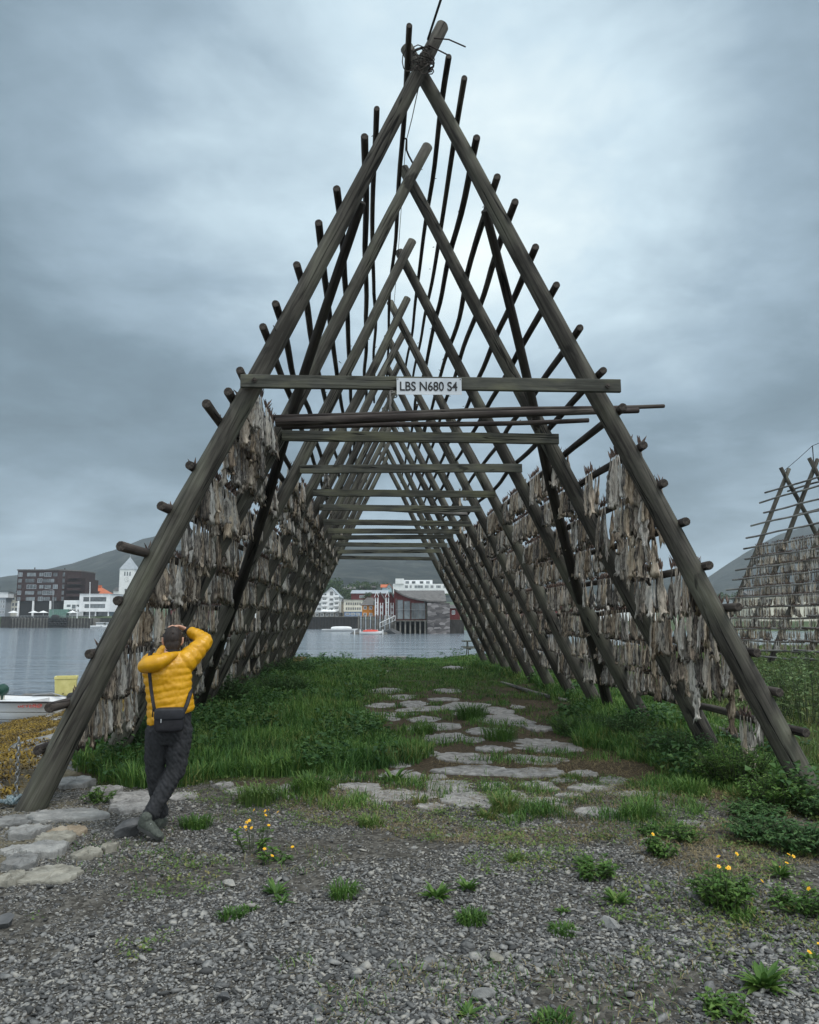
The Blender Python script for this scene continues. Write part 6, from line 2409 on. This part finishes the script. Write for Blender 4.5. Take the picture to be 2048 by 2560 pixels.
    for k in range(12):
        a = k * math.pi / 6
        h.box(cc.x + 1.2 * math.sin(a) - .09, cc.x + 1.2 * math.sin(a) + .09, cc.y - .11, cc.y - .061, cc.z + 1.2 * math.cos(a) - .09, cc.z + 1.2 * math.cos(a) + .09)
    h.build('clock_hands', M['black'], ck)
    b.win(312, 316, 1472, 1486, frame='black', bars=0)
    b.wall(333, 402, 1462, 1492, 'white', 14, 3, 'nave_wall')
    b.saddle(333, 402, 1462.5, 1444, 'paleroof', 14, 3, name='nave_roof')
    b.wall(281, 296, 1477, 1492, 'white', 7, 1.5, 'porch_wall')
    b.saddle(281, 296, 1477.5, 1467, 'greyroof', 7, 1.5, name='porch_roof')
    # ---------- red and blue houses glimpsed through the fish
    for i, (xa, xb, ya, yb, D, wm, rm, lab) in enumerate([(296, 352, 1512, 1545, 340, 'bluewall', 'greyroof', 'pale blue house behind the front left pole'), (420, 520, 1508, 1548, 335, 'redclad', 'greyroof', 'long red house glimpsed through the fish on the left'), (560, 640, 1500, 1548, 330, 'white', 'greyroof', 'white house glimpsed through the fish further right'),
                                                         (1270, 1420, 1492, 1552, 230, 'redclad', 'greyroof', 'red boathouse glimpsed through the fish on the right'), (1500, 1640, 1505, 1552, 260, 'white', 'greyroof', 'white warehouse glimpsed through the fish on the right'), (1800, 1832, 1500, 1512, 420, 'paleroof', 'paleroof', 'long pale warehouse roof right of the front right pole'), (1880, 2060, 1490, 1553, 300, 'cream', 'greyroof', 'pale quayside house behind the second rack')]):
        b = Bld(lab, 'house', xa, xb, yb, D, 'house')
        b.wall(xa, xb, ya, yb, wm, 12)
        b.saddle(xa, xb, ya + .5, ya - 14 if i != 5 else ya - 2, rm, 12)
        n = max(2, int((xb - xa) / 14))
        for k in range(n):
            if i != 5:
                b.win(xa + 4 + k * (xb - xa - 6) / n, xa + 10 + k * (xb - xa - 6) / n, ya + 6, ya + 15, frame='white')
    # ---------- white gabled apartments in the middle
    D = 290
    b = Bld('tall white gabled apartment house with balconies, seen through the rack', 'building', 770, 848, 1543, D)
    b.wall(806, 847, 1491, 1531, 'white', 14)
    b.gable(806, 847, 1491, 1470, 'paleroof', 'white', 14)
    b.wall(768, 805.8, 1491, 1531, 'white', 14, 1.5, 'wing_wall')
    b.gable(768, 805.8, 1491, 1476, 'paleroof', 'white', 14, 1.5)
    b.wall(770, 852, 1531.2, 1543, 'concrete', 12, .5, 'ground_floor')
    for k in range(6):
        b.win(776 + k * 12.5, 783 + k * 12.5, 1533, 1540.5, .5, frame='white')
    for yy in (1495, 1506.5, 1518.5):
        b.win(823, 833, yy, yy + 7, bars=2)
        b.win(791, 801, yy, yy + 7, 1.5, bars=2)
    b.win(823.5, 832.5, 1478, 1489, bars=2)
    for yy in (1492, 1503.5, 1515, 1526.5):
        for xa, xb, y0 in ((835, 847.5, -1.5), (804, 818, -1.5)):
            o = MB(); o.box(b.X(xa), b.X(xb), b.D + y0, b.D - .004, b.Z(yy + .8), b.Z(yy)); o.box(b.X(xa), b.X(xb), b.D + y0, b.D + y0 + .1, b.Z(yy), b.Z(yy - 4)); o.build('balcony', M['white'], b.t)
            b.win(xa + 2, xb - 2, yy - 8, yy - 1, frame='white')
    for k in range(4):
        mb = MB(); x, z = b.X(812 + k * 8), b.Z(1543)
        mb.tube([(x, D - 4, z - .3), (x, D - 4, z + 2.3)], [.05, .05], 6)
        mb.add([(x + 1.6 * math.cos(a), D - 4 + 1.6 * math.sin(a), z + 2.1) for a in np.linspace(0, 5.5, 8)] + [(x, D - 4, z + 2.9)], [(i, (i + 1) % 8, 8) for i in range(8)] + [tuple(range(7, -1, -1))])
        tag(mb.build('parasol', M['white']), f'{nth(k + 1)} white parasol from the left in front of the white gabled apartments', 'parasol', 'parasols outside the apartments')
    D = 300
    b = Bld('beige house squeezed between the white apartments and the blue shop', 'house', 846, 862, 1540, D, 'house')
    b.wall(846, 862, 1504, 1541, 'beige', 12); b.saddle(846, 862, 1504.5, 1497, 'greyroof', 12)
    D = 282
    b = Bld('white flat roofed building with a blue shop front', 'building', 859, 906, 1542, D)
    b.wall(859, 906, 1499, 1529, 'cream', 14); b.wall(861, 906, 1529.2, 1541, 'blueshop', 13, .2, 'shop_front')
    b.saddle(859, 906, 1499.2, 1498.2, 'paleroof', 14, name='flat_roof')
    for yy in (1506, 1518):
        for k in range(7):
            b.win(864.5 + k * 5.6, 868.5 + k * 5.6, yy, yy + 6.5, bars=0, fr=.1, frame='beige')
    for k in range(3):
        b.win(864 + k * 13, 874 + k * 13, 1532, 1538, .2, frame='white', bars=3)
    # dark stone quay before them
    D = 272
    b = Bld('dark stone quay below the white apartments', 'quay', 700, 896, 1566, D, 'quay', WATER - 1)
    b.wall(640, 896, 1542.5, 1576, 'darkwood', 24)
    b.wall(640, 896, 1540.6, 1542.3, 'concrete', 24, -.3, 'quay_edge')
    for k in range(30):
        q = b.X(645 + k * 8.4)
        MB().box(q - .15, q + .15, D - .3, D - .004, WATER - 1, b.Z(1543)).build('pile', M['black'], b.t)
    # ---------- red warehouse on the rise
    D = 345
    b = Bld('red warehouse with a pale sheet metal roof on the rise behind', 'warehouse', 878, 968, 1502, D, 'warehouse')
    b.wall(878, 968, 1483, 1506, 'redclad', 20)
    b.saddle(878, 968, 1483.5, 1473, 'paleroof', 20)
    b.win(899, 912, 1488, 1495, frame='white', bars=2)
    # ---------- orange house
    D = 188
    b = Bld('orange wooden house with a grey hipped roof and white windows', 'house', 904, 940, 1540, D, 'house')
    b.wall(905.5, 939, 1512.5, 1541, 'orangeclad', 7)
    b.saddle(904, 941, 1513, 1493, 'greyroof', 7, hip=.33)
    for xa in (909, 923):
        b.win(xa, xa + 8, 1515, 1523.5); b.win(xa, xa + 8, 1532, 1540)
    # ---------- twin red boathouses
    D = 184
    for i, (xa, xb) in enumerate(((937, 964), (963.5, 990))):
        b = Bld(['left', 'right'][i] + ' of the two narrow red boathouses with white trimmed hoist gables', 'boathouse', xa, xb, 1547, D + i * .02, 'boathouse')
        b.wall(xa, xb, 1505, 1547, 'redclad', 9)
        b.gable(xa, xb, 1505, 1483, 'greyroof', 'redclad', 9, 0, .3)
        for q in (xa + 2, xa + 8):
            MB().box(b.X(q) - .14, b.X(q) + .14, b.D - .95, b.D - .67, b.Z(1547), b.Z(1490)).build('hoist_post', M['white'], b.t)
        MB().prism([(b.X(xa), 0, b.Z(1494)), (b.X(xa + 10), 0, b.Z(1494)), (b.X(xa + 5), 0, b.Z(1483))], (0, b.D - 1.1, 0), (0, b.D - .01, 0)).build('hoist_gable', M['redclad'], b.t)
        for sd in (0, 10):
            x0, z0, x1, z1 = b.X(xa + sd), b.Z(1494), b.X(xa + 5), b.Z(1482)
            MB().prism([(x0, 0, z0), (x1, 0, z1), (x1, 0, z1 + .35), (x0, 0, z0 + .35)], (0, b.D - 1.25, 0), (0, b.D - 1.12, 0)).build('barge_board', M['white'], b.t)
        for q in (14, 20):
            MB().box(b.X(xa + q) - .1, b.X(xa + q) + .1, b.D - .12, b.D - .004, b.Z(1547), b.Z(1507)).build('corner_board', M['white'], b.t)
        for yy in (1513, 1528):
            b.win(xa + 3, xa + 7, yy, yy + 7, frame='white', bars=0); b.win(xa + 15, xa + 19, yy + 1, yy + 7, frame='white', bars=0)
        MB().box(b.X(xa + 1.5), b.X(xa + 8.5), b.D - .92, b.D - .70, b.Z(1507), b.Z(1505.5)).build('hoist_beam', M['white'], b.t)
    # ---------- red hall with the sweeping roof
    D = 182
    b = Bld('red hall with a sweeping grey roof and tall glass front standing on piles', 'hall', 985, 1118, 1551, D, 'hall')
    MB().box(b.X(988), b.X(1066), D + .4, D + 16, b.Z(1551), b.Z(1508)).build('wall', M['redclad'], b.t)
    # sweeping eave: high on the left, curving down to the right
    n = 14
    pts = [(985 + (1116 - 985) * i / n) for i in range(n + 1)]
    low = [b.Z(1476 + 30.5 * (1 - math.exp(-3.2 * i / n)) / (1 - math.exp(-3.2))) for i in range(n + 1)]
    mb = MB()
    for i in range(n):
        xa, xb = b.X(pts[i]), b.X(pts[i + 1])
        za, zb = low[i], low[i + 1]
        top = b.Z(1475.8)
        v = [(xa, D - 1.2, za), (xb, D - 1.2, zb), (xb, D + 9, top), (xa, D + 9, top), (xa, D - 1.2, za + .35), (xb, D - 1.2, zb + .35), (xb, D + 9, top + .35), (xa, D + 9, top + .35)]
        mb.add(v, [(0, 3, 2, 1), (4, 5, 6, 7), (0, 1, 5, 4), (2, 3, 7, 6)])
    x0, x1 = b.X(985), b.X(1116)
    mb.box(x0, x1, D + 9, D + 16.5, b.Z(1510), b.Z(1475.5))
    mb.build('roof', M['greyroof'], b.t)
    mb = MB()
    for i in range(n):
        xa, xb = b.X(pts[i]), b.X(pts[i + 1])
        if xb > b.X(1068):
            break
        mb.add([(xa, D - .02, b.Z(1508)), (xb, D - .02, b.Z(1508)), (xb, D - .02, max(low[i + 1] - .02, b.Z(1508))), (xa, D - .02, low[i] - .02), (xa, D + .35, b.Z(1508)), (xb, D + .35, b.Z(1508)), (xb, D + .35, max(low[i + 1] - .02, b.Z(1508))), (xa, D + .35, low[i] - .02)], [(0, 1, 2, 3), (7, 6, 5, 4), (3, 2, 6, 7)])
    mb.build('gable_wall', M['redclad'], b.t)
    for i, (xa, xb, yt) in enumerate(((989, 992, 1496), (993, 1008.5, 1499), (1010, 1026, 1502), (1028.5, 1064, 1507))):
        win(b.t, b.X(xa), b.X(xb), D - .05, b.Z(1548), b.Z(yt), frame='greyroof', bars=[0, 0, 0, 3][i], fr=.16, name='glass_front', glass='glass')
    MB().box(b.X(990), b.X(1066), D - .35, D - .13, b.Z(1524.5), b.Z(1524)).build('balcony_rail', M['metal'], b.t)
    MB().box(b.X(986), b.X(1068), D - 1.6, D + 12, b.Z(1553), b.Z(1551.2)).build('deck', M['concrete'], b.t)
    for k in range(7):
        x = b.X(989 + k * 12.3)
        MB().box(x - .18, x + .18, D - 1.3, D - .9, WATER - 2, b.Z(1553.1)).build('pile', M['concrete'], b.t)
        MB().box(x - .18, x + .18, D + 5, D + 5.4, WATER - 2, b.Z(1553.1)).build('pile', M['darkwood'], b.t)
    MB().box(b.X(1068.2), b.X(1124), D - 1.8, D + 8, WATER - 2, b.Z(1507.5)).build('stone_block', M['masonry'], b.t)
    MB().box(b.X(987), b.X(1068), D + 8, D + 14, WATER - 2, b.Z(1553.2)).build('under_wall', M['darkwood'], b.t)
    b = Bld('small red shed right of the stone block of the hall', 'shed', 1124.5, 1150, 1549, D + 2, 'shed')
    b.wall(1124.5, 1150, 1520, 1549, 'redclad', 6); b.saddle(1124.5, 1150, 1520.5, 1511, 'greyroof', 6); b.win(1130, 1138, 1526, 1536)
    MB().box(b.X(1124.5), b.X(1160), D + 1.5, D + 9, WATER - 1, b.Z(1549.3)).build('footing', M['darkwood'], b.t)
    # ---------- white modern block above
    D = 330
    b = Bld('white modern terraced block above the hall roof', 'building', 983, 1140, 1480, D)
    b.wall(983, 1140, 1460, 1484, 'white', 18, -2); b.wall(989, 1082, 1449, 1459.8, 'white', 14, 3, 'upper_wall')
    b.wall(989, 1010, 1447, 1460, 'white', 5, -2.5, 'stair_wall')
    for xa, w in ((1012, 9), (1024, 6), (1036, 22), (1062, 10), (1076, 8), (1090, 12), (1108, 12)):
        b.win(xa, xa + w, 1463, 1471, -2, frame='white', bars=2, fr=.12)
    for xa in (1014, 1030, 1050, 1066):
        b.win(xa, xa + 9, 1452, 1458, 3, frame='black', bars=1)
    # ---------- fenced timber quay, gangway, pontoon
    D = 180
    b = Bld('pale palisade quay below the orange house', 'quay', 894, 986, 1568, D + 1, 'quay', WATER - 1)
    b.wall(894, 986, 1548, 1575, 'concrete', 22, 1)
    for k in range(15):
        x = b.X(896 + k * 6)
        MB().box(x - .13, x + .13, D + 1.6, D + 1.996, WATER - 1, b.Z(1538)).build('pile', M['paleroof'] if k % 2 else M['concrete'], b.t)
    MB().box(b.X(894), b.X(986), D + 1.9, D + 1.98, b.Z(1543), b.Z(1541.5)).build('fence_rail', M['concrete'], b.t)
    V, F = chip(ICO3, 61, 8, .03)
    for k, (q, s) in enumerate(((905, 2.2), (930, 2.6), (952, 2.0), (974, 2.4))):
        mb = MB(); mb.v = (V * (s * 1.4, s * .8, s * .55)).tolist(); mb.f = F.tolist(); mb.m = [0] * len(F)
        o = mb.build('boulder', M['rockdark'], loc=(b.X(q), D, WATER + .1)); o.rotation_euler = (0, 0, k)
        tag(o, f'{nth(k + 1)} dark boulder from the left at the foot of the palisade quay', 'boulder')
    g = thing('gangway', 'sloping white railed gangway down to the pontoon', 'gangway', sr(965, 1560, D - 3))
    p0, p1 = sr(950, 1569, D - 3), sr(988, 1551, D - 1.7)
    mb = MB(); mb.prism([(0, -.6, 0), (0, .6, 0), (0, .6, .15), (0, -.6, .15)], p0, p1); mb.build('ramp', M['metal'], g)
    for sd in (-.6, .6):
        mb = MB(); mb.tube([p0 + Vector((0, sd, 1.1)), p1 + Vector((0, sd, 1.1))], [.06, .06], 6)
        for k in range(6):
            q = p0.lerp(p1, k / 5); mb.tube([q + Vector((0, sd, 0)), q + Vector((0, sd, 1.1))], [.04, .04], 5)
        mb.build('handrail', M['white'], g)
    f = thing('pontoon', 'floating grey pontoon in front of the palisade quay', 'pontoon', sr(925, 1573, D - 6))
    MB().box(sr(884, 1570, D - 6).x, sr(968, 1570, D - 6).x, D - 7.5, D - 5, WATER - .3, WATER + .45).build('deck', M['concrete'], f)
    for k in range(6):
        x = sr(888 + k * 14, 1570, D - 6).x
        MB().box(x - .12, x + .12, D - 7.64, D - 7.52, WATER - .2, WATER + 1.1).build('post', M['white'], f)
    c = sr(927, 1569, D - 9)
    t, *_ = small_boat('covered_boat', 'little boat under a red cover at the pontoon', (c.x, D - 9, WATER - .1), .05, 5.0, 1.9, .7, detail=False)
    mb = MB(); mb.add(*superell((0, 0, .75), (1.8, .75, .42), .7, 20, 10)); mb.build('cover', plain('red_cover', (.55, .06, .04), .6), t, smooth=True, loc=(0, 0, 0))
    c = sr(858, 1567, D + 40)
    t, *_ = small_boat('motor_boat', 'white motor boat lying off the dark stone quay', (c.x, D + 40, WATER - .1), .02, 12, 2.6, .7, detail=False)
    mb = MB(); mb.add(*superell((-.5, 0, .9), (3.0, 1.0, .6), .6, 20, 10)); mb.build('cabin', M['white'], t, smooth=True, loc=(0, 0, 0))
    for i, (q, D2, lab) in enumerate(((252, 305, 'white cabin boat moored right of the left quay'), (276, 300, 'second white boat, partly behind the front left pole'))):
        c = sr(q, 1566, D2)
        t, *_ = small_boat('motor_boat', lab, (c.x, D2, WATER - .1), .1 + i, 7.5, 2.6, 1.1, detail=False)
        mb = MB(); mb.box(-1.5, 1.2, -.9, .9, 1.0, 2.2); mb.box(-1.7, 1.5, -1.05, 1.05, 2.2, 2.32); mb.build('cabin', M['white'], t, loc=(0, 0, 0))
        MB().box(-1.52, 1.22, -.92, .92, 1.5, 2.0).build('cabin_window', M['glass'], t, loc=(0, 0, 0))
    # ---------- left quay furniture
    D = 312 + 8
    for i, q in enumerate((33, 84, 108, 181)):
        c = sr(q, 1541, D)
        mb = MB(); mb.tube([(0, 0, -.2), (0, 0, 2.9)], [.07, .06], 6); n = 8
        mb.add([(2.3 * math.cos(a), 2.3 * math.sin(a), 2.2) for a in np.linspace(0, 2 * math.pi * 7 / 8, 8)] + [(0, 0, 3.1)], [(k, (k + 1) % 8, 8) for k in range(8)] + [tuple(range(7, -1, -1))])
        tag(mb.build('parasol', M['white'], loc=(c.x, D, b.Z(1545.5) if False else sr(q, 1545, D).z)), f'{nth(i + 1)} white parasol from the left on the quay before the brown block', 'parasol', 'parasols on the left quay')
    b = Bld('green container standing on the quay edge', 'container', 122, 165, 1544, 319, 'container')
    b.wall(122, 165, 1524, 1545, 'greenbox', 3)
    for k in range(9):
        MB().box(b.X(124 + k * 4.8) - .12, b.X(124 + k * 4.8) + .12, 318.88, 318.997, b.Z(1544.5), b.Z(1524.5)).build('rib', M['greenbox'], b.t)
    MB().box(b.X(121.5), b.X(165.5), 318.9, 322.1, b.Z(1523.99), b.Z(1523)).build('lid', M['greenbox'], b.t)
    for q, yt, D2, lab, nm in ((224, 1457, 316, 'tall white flagpole in front of the white restaurant', 'flagpole'), (133, 1474, 319, 'thin lamp post in front of the brown block', 'lamp_post'), (193, 1517, 317, 'short white mast leaning beside the flagpole', 'mast')):
        c0, c1 = sr(q, 1545, D2), sr(q + (1.5 if nm == 'flagpole' else 0), yt, D2)
        t = thing(nm, lab, nm.replace('_', ' '), c0)
        mb = MB(); mb.tube([c0 - c0, c1 - c0], [.22, .12] if nm != 'lamp_post' else [.12, .08], 8); mb.build('pole', M['white'] if nm != 'lamp_post' else M['metal'], t, loc=(0, 0, 0))
        mb = MB()
        if nm == 'lamp_post':
            mb.tube([c1 - c0, c1 - c0 + Vector((-2.6, 0, .4))], [.07, .06], 6); mb.add(*superell(c1 - c0 + Vector((-3.0, 0, .4)), (.6, .2, .12), .6)); mb.build('lamp_head', M['metal'], t, loc=(0, 0, 0))
        else:
            mb.add(*superell(c1 - c0 + Vector((0, 0, .1)), (.2, .2, .2), 1)); mb.build('finial', M['white'], t, loc=(0, 0, 0))
    # railing along the left quay
    b = Bld('thin railing along the left quay edge', 'railing', 26, 236, 1545, 318.6, 'railing')
    mb = MB()
    for k in range(60):
        x = b.X(26 + k * 3.56)
        mb.box(x - .05, x + .05, 318.5, 318.6, b.Z(1545.5), b.Z(1539))
    mb.box(b.X(26), b.X(236), 318.46, 318.5, b.Z(1539.4), b.Z(1538.8))
    mb.build('bars', M['metal'], b.t)
    # ---------- trees
    tr = [(285, 1533, 48, 40, 345, 'round green tree right of the white restaurant'), (302, 1536, 44, 36, 348, 'green tree below the church tower'), (246, 1512, 38, 26, 392, 'bare brownish tree behind the orange roof'), (325, 1535, 36, 34, 350, 'low tree under the church nave'),
          (845, 1497, 44, 60, 400, 'wide tree on the rise left of the red warehouse'), (820, 1492, 40, 46, 405, 'tree directly above the gabled apartments'), (872, 1505, 26, 44, 385, 'low bushy tree left of the red warehouse wall'), (800, 1500, 46, 44, 395, 'tree above the left gable of the apartments'),
          (918, 1502, 20, 22, 330, 'small round bush in front of the red warehouse'), (915, 1480, 24, 34, 430, 'dark tree behind the warehouse roof'), (938, 1478, 22, 30, 435, 'dark tree between the warehouse and the pale blue house'), (900, 1482, 24, 40, 440, 'dark low tree at the left end of the warehouse roof'), (775, 1500, 40, 40, 390, 'leftmost tree seen through the rack opening'), (962, 1476, 18, 24, 440, 'little dark tree beside the pale blue house')]
    for i, (x, y, h, w, D2, lab) in enumerate(tr):
        far_tree(x, y, h, w, D2, lab, 'trees in the town', seed=i)
    for i, (x, y, h, w, D2, lab) in enumerate([(1810, 1500, 14, 50, 640, 'low wood at the foot of the right hill, left part'), (1850, 1502, 16, 60, 640, 'low wood at the foot of the right hill, right part')]):
        far_tree(x, y + 4, h, w, D2, lab, 'trees in the town', seed=40 + i)
    # small houses on the rise
    b = Bld('pale blue house with an orange roof on the rise', 'house', 953, 980, 1477, 400, 'house')
    b.wall(956, 979, 1468, 1480, 'bluewall', 9); b.gable(966, 980, 1468.5, 1460, 'redroof', 'bluewall', 9); b.saddle(953, 968, 1468.5, 1460, 'redroof', 9); b.win(970, 975, 1469, 1474)
    b = Bld('dark house half hidden in trees on the rise', 'house', 860, 935, 1478, 420, 'house')
    b.wall(862, 884, 1472, 1484, 'darkwood', 9); b.saddle(860, 886, 1472.4, 1466, 'greyroof', 9); b.wall(900, 934, 1466, 1482, 'darkwood', 9, 10, 'wing_wall'); b.saddle(898, 936, 1466.4, 1458, 'greyroof', 9, 10); b.win(866, 871, 1474, 1479); b.win(912, 918, 1469, 1474, 10)


build_town()

# ------------------------------------------------------------------ sea haze
m, nt = new_mat('sea_haze')
v = nd(nt, 'ShaderNodeVolumePrincipled', {'Color': (.72, .80, .86, 1), 'Density': .00018, 'Anisotropy': 0.0})
nd(nt, 'ShaderNodeOutputMaterial', {1: v.outputs[0]})
hz = MB().box(-4000, 4000, -500, 4400, -7.5, 335).build('haze', m)
hz['kind'] = 'stuff'
